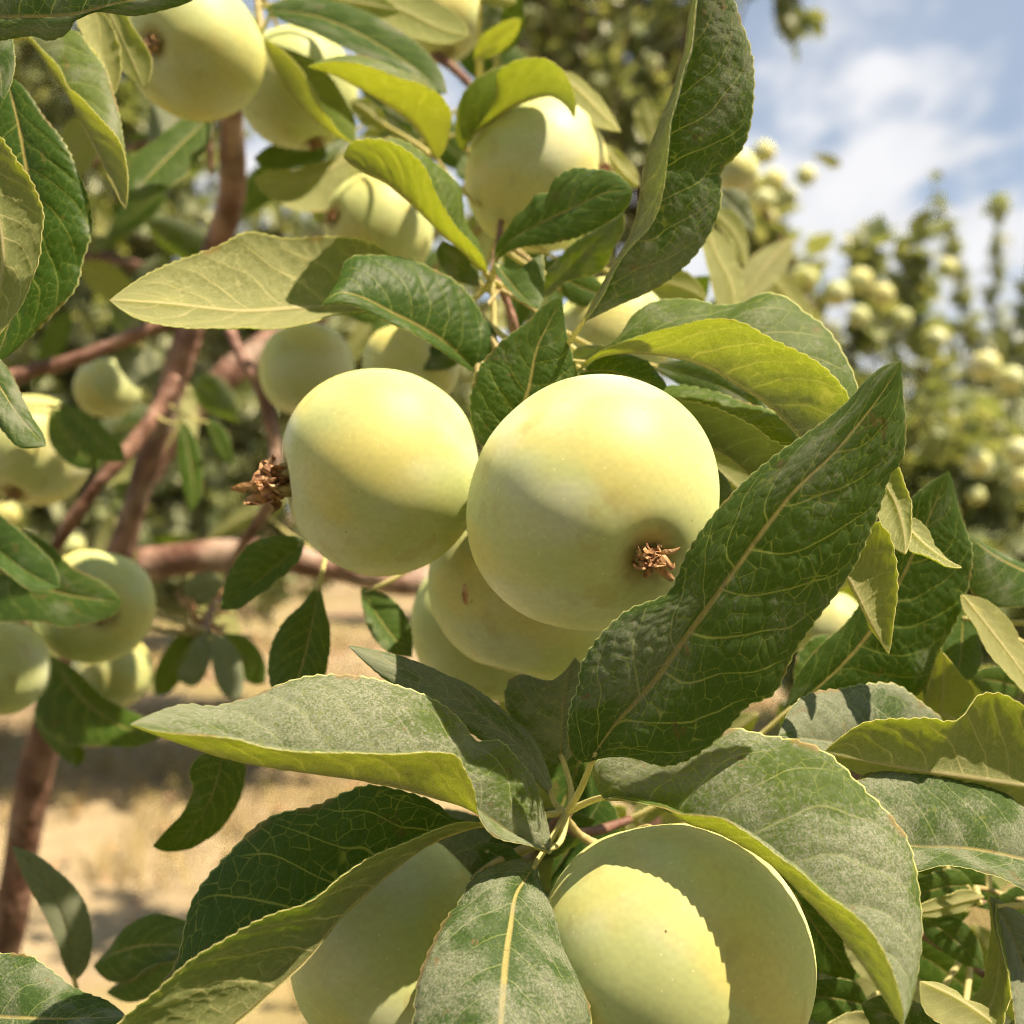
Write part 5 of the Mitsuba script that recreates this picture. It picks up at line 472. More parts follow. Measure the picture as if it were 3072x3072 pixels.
 dict(n='L69', M=[(np.float64(131.5),np.float64(283.0),np.float64(-105.8)),(np.float64(134.8),np.float64(278.1),np.float64(-114.0)),(np.float64(136.2),np.float64(272.3),np.float64(-124.3)),(np.float64(135.9),np.float64(266.1),np.float64(-135.2)),(np.float64(133.4),np.float64(260.0),np.float64(-145.5))], L=[(np.float64(130.7),np.float64(279.4),np.float64(-109.5)),(np.float64(130.3),np.float64(276.1),np.float64(-113.9)),(np.float64(130.5),np.float64(272.7),np.float64(-118.8)),(np.float64(130.4),np.float64(269.0),np.float64(-124.9)),(np.float64(129.5),np.float64(265.2),np.float64(-132.0)),(np.float64(130.2),np.float64(261.7),np.float64(-139.7))], R=[(np.float64(139.6),np.float64(283.4),np.float64(-110.3)),(np.float64(148.2),np.float64(280.4),np.float64(-119.3)),(np.float64(150.8),np.float64(274.6),np.float64(-132.4)),(np.float64(144.1),np.float64(267.4),np.float64(-142.8))], f='Ru', dust=0.92, hi=1, lab='bright dusty leaf in the lower right corner'),
 dict(n='L70', M=[(np.float64(130.2),np.float64(270.0),np.float64(-138.6)),(np.float64(120.9),np.float64(264.9),np.float64(-129.8)),(np.float64(110.4),np.float64(259.5),np.float64(-121.8)),(np.float64(101.2),np.float64(255.0),np.float64(-116.5))], L=[(np.float64(128.8),np.float64(270.0),np.float64(-133.0)),(np.float64(124.7),np.float64(268.6),np.float64(-129.8)),(np.float64(117.2),np.float64(265.5),np.float64(-125.6)),(np.float64(111.2),np.float64(262.1),np.float64(-120.9)),(np.float64(106.1),np.float64(258.9),np.float64(-118.4))], R=[(np.float64(117.7),np.float64(260.9),np.float64(-132.5)),(np.float64(105.9),np.float64(255.2),np.float64(-127.0)),(np.float64(101.1),np.float64(253.6),np.float64(-121.0))], f='Rl'),
 dict(n='L70b', M=[(np.float64(129.2),np.float64(300.0),np.float64(-158.6)),(np.float64(117.7),np.float64(294.6),np.float64(-149.7)),(np.float64(106.7),np.float64(289.4),np.float64(-141.8)),(np.float64(97.0),np.float64(285.0),np.float64(-136.7))], L=[(np.float64(120.6),np.float64(294.3),np.float64(-143.4)),(np.float64(109.9),np.float64(290.0),np.float64(-136.9)),(np.float64(101.3),np.float64(286.9),np.float64(-135.4))], R=[(np.float64(114.6),np.float64(294.4),np.float64(-154.1)),(np.float64(102.0),np.float64(288.9),np.float64(-146.0))], f='Lu', dust=0.4),
 dict(n='L71', M=[(np.float64(146.3),np.float64(325.0),np.float64(-118.5)),(np.float64(136.8),np.float64(321.6),np.float64(-117.2)),(np.float64(128.0),np.float64(318.3),np.float64(-117.6)),(np.float64(119.4),np.float64(315.0),np.float64(-117.7))], L=[(np.float64(138.6),np.float64(322.0),np.float64(-112.0)),(np.float64(129.1),np.float64(319.0),np.float64(-112.6)),(np.float64(122.4),np.float64(316.6),np.float64(-114.7))], R=[(np.float64(138.7),np.float64(322.2),np.float64(-121.2)),(np.float64(129.0),np.float64(318.8),np.float64(-122.8)),(np.float64(122.4),np.float64(316.5),np.float64(-121.2))], f='Lu', dust=0.08),
 dict(n='L72', M=[(np.float64(143.2),np.float64(312.0),np.float64(-116.6)),(np.float64(134.3),np.float64(308.2),np.float64(-116.8)),(np.float64(124.6),np.float64(304.0),np.float64(-117.5)),(np.float64(115.5),np.float64(300.0),np.float64(-117.1))], L=[(np.float64(137.3),np.float64(309.5),np.float64(-113.8)),(np.float64(126.6),np.float64(305.1),np.float64(-114.4)),(np.float64(120.0),np.float64(302.2),np.float64(-115.4))], R=[(np.float64(138.0),np.float64(309.4),np.float64(-119.2)),(np.float64(130.2),np.float64(306.1),np.float64(-120.3)),(np.float64(121.7),np.float64(302.6),np.float64(-119.4))], f='Rl', dust=0.25),
 dict(n='L73', M=[(np.float64(130.4),np.float64(335.0),np.float64(-130.7)),(np.float64(137.0),np.float64(330.1),np.float64(-133.6)),(np.float64(143.1),np.float64(324.5),np.float64(-138.1)),(np.float64(147.0),np.float64(320.0),np.float64(-142.4))], L=[(np.float64(137.5),np.float64(331.2),np.float64(-129.3)),(np.float64(144.3),np.float64(327.3),np.float64(-130.8)),(np.float64(147.4),np.float64(322.9),np.float64(-137.4))], R=[(np.float64(132.5),np.float64(331.6),np.float64(-135.6)),(np.float64(137.4),np.float64(327.0),np.float64(-140.0)),(np.float64(143.1),np.float64(322.6),np.float64(-142.6))], f='Ru', dust=0.35),
 dict(n='L73b', M=[(np.float64(136.1),np.float64(345.0),np.float64(-138.7)),(np.float64(141.6),np.float64(343.3),np.float64(-137.2)),(np.float64(147.0),np.float64(341.5),np.float64(-134.7)),(np.float64(151.7),np.float64(340.0),np.float64(-132.3))], L=[(np.float64(139.9),np.float64(343.5),np.float64(-134.0)),(np.float64(146.2),np.float64(341.6),np.float64(-132.1))], R=[(np.float64(141.6),np.float64(343.3),np.float64(-141.6)),(np.float64(148.0),np.float64(341.6),np.float64(-138.3))], f='Ru', dust=0.1),
 dict(n='L74', M=[(np.float64(169.3),np.float64(330.0),np.float64(-123.3)),(np.float64(161.8),np.float64(326.9),np.float64(-123.9)),(np.float64(152.4),np.float64(323.0),np.float64(-123.7)),(np.float64(145.2),np.float64(320.0),np.float64(-123.2))], L=[(np.float64(162.8),np.float64(327.2),np.float64(-118.6)),(np.float64(152.5),np.float64(323.1),np.float64(-120.8))], R=[(np.float64(164.5),np.float64(327.0),np.float64(-128.2)),(np.float64(154.3),np.float64(323.4),np.float64(-126.2))], f='Lu', dust=0.1),
 dict(n='L77', M=[(np.float64(84.2),np.float64(330.0),np.float64(-113.1)),(np.float64(90.2),np.float64(327.3),np.float64(-122.3)),(np.float64(99.1),np.float64(323.2),np.float64(-135.8)),(np.float64(106.4),np.float64(320.0),np.float64(-146.0))], L=[(np.float64(90.6),np.float64(328.6),np.float64(-114.3)),(np.float64(98.3),np.float64(326.1),np.float64(-121.9)),(np.float64(105.5),np.float64(323.2),np.float64(-132.5)),(np.float64(107.7),np.float64(321.4),np.float64(-140.0))], R=[(np.float64(82.9),np.float64(328.3),np.float64(-121.0)),(np.float64(86.4),np.float64(325.5),np.float64(-133.4)),(np.float64(95.5),np.float64(322.4),np.float64(-143.8))], f='Ru', dust=0.02),
 dict(n='L78', M=[(np.float64(111.3),np.float64(320.0),np.float64(-154.3)),(np.float64(101.9),np.float64(316.3),np.float64(-150.1)),(np.float64(92.7),np.float64(312.8),np.float64(-147.6)),(np.float64(85.5),np.float64(310.0),np.float64(-146.3))], L=[(np.float64(105.3),np.float64(316.8),np.float64(-144.6)),(np.float64(96.3),np.float64(314.0),np.float64(-142.5)),(np.float64(88.3),np.float64(311.5),np.float64(-143.4))], R=[(np.float64(105.6),np.float64(317.6),np.float64(-158.1)),(np.float64(94.7),np.float64(314.2),np.float64(-156.4)),(np.float64(87.5),np.float64(311.5),np.float64(-151.0))], f='Ru', dust=0.1),
 dict(n='L79', M=[(np.float64(103.7),np.float64(322.0),np.float64(-128.7)),(np.float64(107.4),np.float64(318.1),np.float64(-135.3)),(np.float64(110.4),np.float64(315.0),np.float64(-140.5)),(np.float64(112.6),np.float64(312.0),np.float64(-145.6))], L=[(np.float64(108.1),np.float64(320.2),np.float64(-128.8)),(np.float64(112.5),np.float64(316.3),np.float64(-136.2)),(np.float64(113.7),np.float64(313.8),np.float64(-141.6))], R=[(np.float64(103.3),np.float64(319.5),np.float64(-134.3)),(np.float64(105.2),np.float64(316.5),np.float64(-140.3)),(np.float64(109.2),np.float64(313.8),np.float64(-144.0))], f='Ll', dust=0.4),
 dict(n='L79b', M=[(np.float64(114.3),np.float64(310.0),np.float64(-159.1)),(np.float64(106.7),np.float64(306.6),np.float64(-154.9)),(np.float64(99.3),np.float64(303.2),np.float64(-151.7)),(np.float64(92.0),np.float64(300.0),np.float64(-149.3))], L=[(np.float64(109.9),np.float64(306.8),np.float64(-150.3)),(np.float64(100.9),np.float64(303.5),np.float64(-147.9))], R=[(np.float64(108.6),np.float64(307.6),np.float64(-160.2)),(np.float64(97.6),np.float64(303.1),np.float64(-155.5))], f='Ll', dust=0.5),
 dict(n='L80', M=[(np.float64(-179.5),np.float64(560.0),np.float64(50.9)),(np.float64(-174.5),np.float64(553.1),np.float64(33.1)),(np.float64(-169.3),np.float64(545.7),np.float64(14.4)),(np.float64(-168.4),np.float64(540.0),np.float64(0.3))], L=[(np.float64(-181.1),np.float64(554.3),np.float64(36.1)),(np.float64(-177.0),np.float64(547.6),np.float64(18.7)),(np.float64(-172.0),np.float64(542.5),np.float64(5.9))], R=[(np.float64(-170.8),np.float64(555.0),np.float64(39.0)),(np.float64(-165.1),np.float64(549.5),np.float64(24.4)),(np.float64(-164.5),np.float64(543.7),np.float64(8.7))], f='Ru', dust=0.05),
 dict(n='L81', M=[(np.float64(-172.5),np.float64(580.0),np.float64(52.7)),(np.float64(-167.0),np.float64(576.7),np.float64(43.5)),(np.float64(-160.0),np.float64(572.8),np.float64(32.8)),(np.float64(-154.8),np.float64(570.0),np.float64(25.3))], L=[(np.float64(-171.2),np.float64(577.7),np.float64(45.0)),(np.float64(-164.7),np.float64(573.6),np.float64(32.9))], R=[(np.float64(-162.6),np.float64(577.0),np.float64(48.0)),(np.float64(-156.2),np.float64(573.1),np.float64(35.8))], f='Ru', dust=0.15),
 dict(n='L82', M=[(np.float64(-207.7),np.float64(470.0),np.float64(50.0)),(np.float64(-197.5),np.float64(465.9),np.float64(42.3)),(np.float64(-182.9),np.float64(459.5),np.float64(29.9)),(np.float64(-171.7),np.float64(455.0),np.float64(22.6))], L=[(np.float64(-196.5),np.float64(466.5),np.float64(47.2)),(np.float64(-182.3),np.float64(461.1),np.float64(37.1)),(np.float64(-173.1),np.float64(456.9),np.float64(27.8))], R=[(np.float64(-203.8),np.float64(466.7),np.float64(40.0)),(np.float64(-193.3),np.float64(461.8),np.float64(27.7)),(np.float64(-179.7),np.float64(457.4),np.float64(22.2))], f='Ru', dust=0.03),
 dict(n='L82b', M=[(np.float64(-220.3),np.float64(490.0),np.float64(49.6)),(np.float64(-211.0),np.float64(483.0),np.float64(37.7)),(np.float64(-199.0),np.float64(475.3),np.float64(26.0)),(np.float64(-189.5),np.float64(470.0),np.float64(19.7))], L=[(np.float64(-209.5),np.float64(485.5),np.float64(46.6)),(np.float64(-195.8),np.float64(476.5),np.float64(31.0)),(np.float64(-189.1),np.float64(472.0),np.float64(23.4))], R=[(np.float64(-219.0),np.float64(484.3),np.float64(36.5)),(np.float64(-208.7),np.float64(477.8),np.float64(24.2)),(np.float64(-196.8),np.float64(472.8),np.float64(19.5))], f='Ru', dust=0.03),
 dict(n='L83', M=[(np.float64(-232.6),np.float64(600.0),np.float64(101.0)),(np.float64(-226.0),np.float64(596.3),np.float64(89.6)),(np.float64(-219.1),np.float64(592.6),np.float64(78.3)),(np.float64(-214.4),np.float64(590.0),np.float64(70.4))], L=[(np.float64(-231.6),np.float64(597.3),np.float64(91.3)),(np.float64(-223.9),np.float64(593.3),np.float64(78.4))], R=[(np.float64(-222.4),np.float64(597.5),np.float64(97.5)),(np.float64(-214.0),np.float64(593.7),np.float64(84.6)),(np.float64(-213.0),np.float64(591.2),np.float64(74.5))], f='Ru', dust=0.9),
 dict(n='L83b', M=[(np.float64(-222.8),np.float64(620.0),np.float64(101.8)),(np.float64(-218.8),np.float64(613.2),np.float64(90.5)),(np.float64(-213.9),np.float64(605.7),np.float64(78.5)),(np.float64(-210.9),np.float64(600.0),np.float64(69.4))], L=[(np.float64(-223.0),np.float64(613.5),np.float64(90.6)),(np.float64(-218.2),np.float64(605.5),np.float64(76.9))], R=[(np.float64(-212.7),np.float64(614.0),np.float64(93.8)),(np.float64(-208.0),np.float64(604.8),np.float64(76.8))], f='Ru', dust=0.8),
 dict(n='L84', M=[(np.float64(-178.1),np.float64(560.0),np.float64(-50.3)),(np.float64(-169.7),np.float64(556.2),np.float64(-44.2)),(np.float64(-161.6),np.float64(553.0),np.float64(-40.5)),(np.float64(-153.9),np.float64(550.0),np.float64(-38.0))], L=[(np.float64(-177.9),np.float64(557.6),np.float64(-41.5)),(np.float64(-170.7),np.float64(554.9),np.float64(-33.5)),(np.float64(-159.9),np.float64(552.2),np.float64(-32.5))], R=[(np.float64(-170.1),np.float64(557.4),np.float64(-51.5)),(np.float64(-160.5),np.float64(554.3),np.float64(-48.4)),(np.float64(-154.7),np.float64(551.8),np.float64(-43.3))], f='Lu', dust=0.9),
 dict(n='L85', M=[(np.float64(-152.5),np.float64(520.0),np.float64(-60.1)),(np.float64(-154.7),np.float64(515.7),np.float64(-67.6)),(np.float64(-158.2),np.float64(509.8),np.float64(-77.4)),(np.float64(-161.9),np.float64(505.0),np.float64(-84.5))], L=[(np.float64(-157.8),np.float64(517.1),np.float64(-62.5)),(np.float64(-162.8),np.float64(512.1),np.float64(-71.1)),(np.float64(-165.2),np.float64(507.1),np.float64(-80.9))], R=[(np.float64(-150.8),np.float64(516.2),np.float64(-69.0)),(np.float64(-152.0),np.float64(511.1),np.float64(-80.2)),(np.float64(-157.4),np.float64(507.3),np.float64(-86.2))], f='Ru', dust=0.7),
 dict(n='L85b', M=[(np.float64(-149.6),np.float64(510.0),np.float64(-60.3)),(np.float64(-143.4),np.float64(504.3),np.float64(-68.7)),(np.float64(-136.1),np.float64(496.3),np.float64(-80.5)),(np.float64(-130.5),np.float64(490.0),np.float64(-89.6))], L=[(np.float64(-148.2),np.float64(505.3),np.float64(-68.9)),(np.float64(-144.4),np.float64(498.5),np.float64(-80.8)),(np.float64(-136.4),np.float64(492.8),np.float64(-88.8))], R=[(np.float64(-138.4),np.float64(504.9),np.float64(-63.6)),(np.float64(-131.7),np.float64(499.2),np.float64(-73.2)),(np.float64(-128.7),np.float64(492.8),np.float64(-85.0))], f='Ru', dust=0.85, lab='silvery leaf hanging from the withered fruit spur at left'),
 dict(n='L85c', M=[(np.float64(-149.4),np.float64(530.0),np.float64(-62.7)),(np.float64(-139.8),np.float64(524.9),np.float64(-70.2)),(np.float64(-130.3),np.float64(519.3),np.float64(-78.8)),(np.float64(-123.9),np.float64(515.0),np.float64(-86.1))], L=[(np.float64(-147.1),np.float64(526.7),np.float64(-70.4)),(np.float64(-138.8),np.float64(521.2),np.float64(-81.8)),(np.float64(-129.8),np.float64(517.2),np.float64(-87.0))], R=[(np.float64(-137.4),np.float64(525.9),np.float64(-63.0)),(np.float64(-127.6),np.float64(521.3),np.float64(-71.1)),(np.float64(-123.7),np.float64(517.6),np.float64(-79.9))], f='Ru', dust=0.1),
 dict(n='L85d', M=[(np.float64(-160.6),np.float64(540.0),np.float64(-62.4)),(np.float64(-167.8),np.float64(536.2),np.float64(-68.9)),(np.float64(-176.8),np.float64(530.1),np.float64(-81.8)),(np.float64(-182.4),np.float64(525.0),np.float64(-93.2))], L=[(np.float64(-170.7),np.float64(536.7),np.float64(-62.1)),(np.float64(-180.2),np.float64(532.0),np.float64(-72.5)),(np.float64(-184.1),np.float64(527.5),np.float64(-85.5))], R=[(np.float64(-163.4),np.float64(535.7),np.float64(-74.4)),(np.float64(-170.2),np.float64(530.7),np.float64(-86.0)),(np.float64(-178.3),np.float64(526.5),np.float64(-93.5))], f='Ru', dust=0.12),
 dict(n='L86', M=[(np.float64(80.4),np.float64(430.0),np.float64(120.1)),(np.float64(84.3),np.float64(425.2),np.float64(106.7)),(np.float64(89.7),np.float64(419.9),np.float64(92.3)),(np.float64(90.4),np.float64(415.0),np.float64(78.4))], L=[(np.float64(78.5),np.float64(423.5),np.float64(108.4)),(np.float64(80.7),np.float64(417.9),np.float64(94.1)),(np.float64(85.4),np.float64(414.6),np.float64(80.5))], R=[(np.float64(87.5),np.float64(430.1),np.float64(116.8)),(np.float64(93.5),np.float64(427.3),np.float64(105.0)),(np.float64(95.6),np.float64(423.7),np.float64(94.3)),(np.float64(94.2),np.float64(418.4),np.float64(82.3))], f='Rl', dust=0.2, lab='green leaf hanging against the sky right of the tall leaf'),
 dict(n='L87', M=[(np.float64(89.5),np.float64(470.0),np.float64(138.5)),(np.float64(95.9),np.float64(465.7),np.float64(131.3)),(np.float64(101.9),np.float64(460.2),np.float64(120.2)),(np.float64(103.6),np.float64(455.0),np.float64(108.3))], L=[(np.float64(92.5),np.float64(466.7),np.float64(131.6)),(np.float64(97.5),np.float64(461.8),np.float64(121.8)),(np.float64(101.2),np.float64(456.8),np.float64(111.1))], R=[(np.float64(98.5),np.float64(466.3),np.float64(137.5)),(np.float64(104.7),np.float64(462.0),np.float64(127.9)),(np.float64(105.4),np.float64(457.8),np.float64(116.0))], f='Rl', dust=0.2),
 dict(n='L88', M=[(np.float64(100.4),np.float64(500.0),np.float64(156.4)),(np.float64(106.2),np.float64(496.7),np.float64(149.0)),(np.float64(111.8),np.float64(493.2),np.float64(141.1)),(np.float64(116.1),np.float64(490.0),np.float64(133.1))], L=[(np.float64(101.7),np.float64(497.7),np.float64(149.3)),(np.float64(106.9),np.float64(494.1),np.float64(139.8))], R=[(np.float64(108.9),np.float64(497.3),np.float64(156.9)),(np.float64(115.2),np.float64(493.9),np.float64(146.9)),(np.float64(116.2),np.float64(491.5),np.float64(138.6))], f='Lu', dust=0.7),
 dict(n='L90', M=[(np.float64(54.2),np.float64(430.0),np.float64(93.5)),(np.float64(62.1),np.float64(423.6),np.float64(94.3)),(np.float64(70.7),np.float64(416.5),np.float64(90.5)),(np.float64(77.5),np.float64(410.0),np.float64(84.9))], L=[(np.float64(60.0),np.float64(424.5),np.float64(99.9)),(np.float64(70.0),np.float64(418.5),np.float64(98.5)),(np.float64(75.9),np.float64(413.2),np.float64(90.9))], R=[(np.float64(60.0),np.float64(424.2),np.float64(86.7)),(np.float64(69.7),np.float64(416.6),np.float64(83.0))], f='Rl', dust=0.2),
 dict(n='L90b', M=[(np.float64(71.3),np.float64(470.0),np.float64(88.8)),(np.float64(77.4),np.float64(462.5),np.float64(94.6)),(np.float64(83.2),np.float64(455.0),np.float64(100.1)),(np.float64(86.9),np.float64(450.0),np.float64(103.6))], L=[(np.float64(72.7),np.float64(463.5),np.float64(97.2)),(np.float64(78.7),np.float64(456.3),np.float64(103.9))], R=[(np.float64(80.0),np.float64(463.8),np.float64(88.8)),(np.float64(86.9),np.float64(456.2),np.float64(95.6))], f='Ru', dust=0.2),
 dict(n='L91', M=[(np.float64(436.8),np.float64(1500.0),np.float64(521.9)),(np.float64(452.2),np.float64(1500.0),np.float64(517.3)),(np.float64(467.7),np.float64(1500.0),np.float64(511.9)),(np.float64(481.7),np.float64(1500.0),np.float64(506.5))], L=[(np.float64(452.2),np.float64(1500.0),np.float64(523.5)),(np.float64(471.6),np.float64(1500.0),np.float64(519.6))], R=[(np.float64(450.7),np.float64(1500.0),np.float64(511.9)),(np.float64(467.7),np.float64(1500.0),np.float64(501.8))], f='Rl'),
 dict(n='L92', M=[(np.float64(-87.5),np.float64(520.0),np.float64(-25.2)),(np.float64(-91.9),np.float64(514.4),np.float64(-17.0)),(np.float64(-98.5),np.float64(507.2),np.float64(-7.6)),(np.float64(-104.8),np.float64(500.0),np.float64(1.5))], L=[(np.float64(-97.0),np.float64(513.4),np.float64(-19.6)),(np.float64(-103.5),np.float64(506.1),np.float64(-8.9))], R=[(np.float64(-86.4),np.float64(513.4),np.float64(-11.7)),(np.float64(-95.5),np.float64(505.4),np.float64(0.3))], f='Ru', dust=0.2),
 dict(n='L93', M=[(np.float64(-19.1),np.float64(430.0),np.float64(79.0)),(np.float64(-23.4),np.float64(427.0),np.float64(71.9)),(np.float64(-29.7),np.float64(423.2),np.float64(63.6)),(np.float64(-36.0),np.float64(420.0),np.float64(57.7))], L=[(np.float64(-27.8),np.float64(426.8),np.float64(75.1)),(np.float64(-35.2),np.float64(423.0),np.float64(66.8))], R=[(np.float64(-17.9),np.float64(427.3),np.float64(69.7)),(np.float64(-25.4),np.float64(423.4),np.float64(59.2))], f='Ru', dust=0.4),
 dict(n='L94', M=[(np.float64(19.4),np.float64(400.0),np.float64(100.4)),(np.float64(17.2),np.float64(396.8),np.float64(91.4)),(np.float64(13.0),np.float64(393.1),np.float64(81.4)),(np.float64(8.9),np.float64(390.0),np.float64(73.7))], L=[(np.float64(12.1),np.float64(397.2),np.float64(95.6)),(np.float64(8.5),np.float64(393.5),np.float64(84.5))], R=[(np.float64(22.4),np.float64(397.2),np.float64(91.5)),(np.float64(18.1),np.float64(393.4),np.float64(79.4))], f='Ru', dust=0.15),
 dict(n='L95', M=[(np.float64(-72.4),np.float64(430.0),np.float64(94.6)),(np.float64(-66.4),np.float64(427.0),np.float64(89.5)),(np.float64(-59.2),np.float64(423.1),np.float64(82.6)),(np.float64(-53.3),np.float64(420.0),np.float64(77.2))], L=[(np.float64(-65.3),np.float64(427.5),np.float64(94.0)),(np.float64(-55.9),np.float64(423.0),np.float64(85.4))], R=[(np.float64(-70.8),np.float64(427.1),np.float64(86.2)),(np.float64(-62.5),np.float64(423.2),np.float64(78.2))], f='Ru', dust=0.1),
 dict(n='L96', M=[(np.float64(-8.5),np.float64(460.0),np.float64(158.2)),(np.float64(-14.4),np.float64(456.7),np.float64(155.8)),(np.float64(-20.1),np.float64(453.0),np.float64(151.6)),(np.float64(-24.6),np.float64(450.0),np.float64(147.8))], L=[(np.float64(-15.6),np.float64(456.6),np.float64(160.5)),(np.float64(-22.5),np.float64(453.2),np.float64(155.8))], R=[(np.float64(-12.0),np.float64(456.5),np.float64(149.9)),(np.float64(-18.9),np.float64(453.0),np.float64(145.2))], f='Ru'),
 dict(n='L97', M=[(np.float64(36.1),np.float64(380.0),np.float64(79.6)),(np.float64(29.0),np.float64(376.6),np.float64(80.9)),(np.float64(22.0),np.float64(373.1),np.float64(83.0)),(np.float64(16.0),np.float64(370.0),np.float64(85.2))], L=[(np.float64(29.9),np.float64(376.0),np.float64(86.6)),(np.float64(21.9),np.float64(372.7),np.float64(88.7))], R=[(np.float64(28.0),np.float64(376.7),np.float64(75.1)),(np.float64(20.1),np.float64(373.6),np.float64(77.3))], f='Ru'),
 dict(n='L98', M=[(np.float64(116.0),np.float64(360.0),np.float64(-43.5)),(np.float64(110.4),np.float64(357.0),np.float64(-49.6)),(np.float64(102.8),np.float64(353.0),np.float64(-57.2)),(np.float64(96.5),np.float64(350.0),np.float64(-62.2))], L=[(np.float64(105.8),np.float64(357.1),np.float64(-43.1)),(np.float64(97.4),np.float64(353.4),np.float64(-51.8))], R=[(np.float64(116.9),np.float64(357.2),np.float64(-52.4)),(np.float64(107.4),np.float64(353.0),np.float64(-62.7))], f='Ru', dust=0.06),
 dict(n='L99', M=[(np.float64(-10.2),np.float64(300.0),np.float64(-98.2)),(np.float64(-5.5),np.float64(298.6),np.float64(-99.3)),(np.float64(0.6),np.float64(296.5),np.float64(-102.4)),(np.float64(5.2),np.float64(295.0),np.float64(-104.2))], L=[(np.float64(-5.6),np.float64(298.8),np.float64(-96.3)),(np.float64(2.1),np.float64(296.7),np.float64(-98.7))], R=[(np.float64(-7.1),np.float64(298.3),np.float64(-103.8)),(np.float64(-0.9),np.float64(296.6),np.float64(-107.0))], f='Ru', dust=0.1),
 dict(n='L100', M=[(np.float64(161.5),np.float64(350.0),np.float64(-85.6)),(np.float64(154.7),np.float64(346.9),np.float64(-75.9)),(np.float64(146.2),np.float64(343.6),np.float64(-67.2)),(np.float64(135.9),np.float64(340.0),np.float64(-58.6))], L=[(np.float64(149.3),np.float64(346.8),np.float64(-81.3)),(np.float64(138.6),np.float64(342.5),np.float64(-67.9))], R=[(np.float64(162.3),np.float64(347.7),np.float64(-76.1)),(np.float64(151.5),np.float64(343.6),np.float64(-61.0))], f='Ru', dust=0.05),
 dict(n='L101', M=[(np.float64(179.2),np.float64(360.0),np.float64(-62.1)),(np.float64(172.1),np.float64(356.9),np.float64(-59.7)),(np.float64(164.0),np.float64(353.4),np.float64(-57.8)),(np.float64(156.1),np.float64(350.0),np.float64(-56.7))], L=[(np.float64(171.7),np.float64(356.1),np.float64(-54.0)),(np.float64(161.8),np.float64(352.5),np.float64(-53.5))], R=[(np.float64(172.1),np.float64(356.9),np.float64(-66.1)),(np.float64(162.1),np.float64(353.1),np.float64(-62.7))], f='Ru', dust=0.1),
 dict(n='L102', M=[(np.float64(114.8),np.float64(330.0),np.float64(-70.5)),(np.float64(107.1),np.float64(327.1),np.float64(-67.4)),(np.float64(97.5),np.float64(323.5),np.float64(-63.3)),(np.float64(88.2),np.float64(320.0),np.float64(-60.1))], L=[(np.float64(108.6),np.float64(326.6),np.float64(-61.4)),(np.float64(97.4),np.float64(323.0),np.float64(-58.2))], R=[(np.float64(105.3),np.float64(326.9),np.float64(-72.4)),(np.float64(94.1),np.float64(323.2),np.float64(-68.2))], f='Ru', dust=0.04),
 dict(n='L103', M=[(np.float64(121.8),np.float64(350.0),np.float64(-136.2)),(np.float64(128.4),np.float64(348.4),np.float64(-137.4)),(np.float64(135.0),np.float64(346.7),np.float64(-139.4)),(np.float64(141.4),np.float64(345.0),np.float64(-141.4))], L=[(np.float64(128.5),np.float64(348.5),np.float64(-132.1)),(np.float64(136.8),np.float64(346.8),np.float64(-134.1))], R=[(np.float64(126.6),np.float64(348.3),np.float64(-142.8)),(np.float64(134.9),np.float64(346.5),np.float64(-145.6))], f='Ru', dust=0.05),
 dict(n='L104', M=[(np.float64(138.3),np.float64(365.0),np.float64(-127.0)),(np.float64(149.0),np.float64(363.5),np.float64(-129.3)),(np.float64(163.1),np.float64(361.6),np.float64(-132.3)),(np.float64(173.6),np.float64(360.0),np.float64(-136.4))], L=[(np.float64(149.1),np.float64(363.7),np.float64(-123.7)),(np.float64(165.1),np.float64(361.7),np.float64(-125.9))], R=[(np.float64(147.1),np.float64(363.4),np.float64(-135.8)),(np.float64(161.3),np.float64(361.6),np.float64(-138.9))], f='Ru', dust=0.05),
 dict(n='L105', M=[(np.float64(142.0),np.float64(380.0),np.float64(-159.7)),(np.float64(152.6),np.float64(377.0),np.float64(-164.3)),(np.float64(164.5),np.float64(373.2),np.float64(-172.2)),(np.float64(174.6),np.float64(370.0),np.float64(-178.4))], L=[(np.float64(154.6),np.float64(377.3),np.float64(-156.6)),(np.float64(170.4),np.float64(373.3),np.float64(-164.6))], R=[(np.float64(147.0),np.float64(377.6),np.float64(-168.4)),(np.float64(159.0),np.float64(373.8),np.float64(-178.3))], f='Ru', dust=0.05),
 dict(n='S1', M=[(np.float64(-105.0),np.float64(350.0),np.float64(198.0)),(np.float64(-91.9),np.float64(352.0),np.float64(198.8)),(np.float64(-77.9),np.float64(354.0),np.float64(199.2)),(np.float64(-64.5),np.float64(356.0),np.float64(199.6))], L=[(np.float64(-92.0),np.float64(338.7),np.float64(192.5)),(np.float64(-77.8),np.float64(337.9),np.float64(191.5)),(np.float64(-68.8),np.float64(345.0),np.float64(194.3))], R=[(np.float64(-98.9),np.float64(364.2),np.float64(205.1)),(np.float64(-85.0),np.float64(369.2),np.float64(206.6)),(np.float64(-72.8),np.float64(365.2),np.float64(203.8))], f='Ru'),
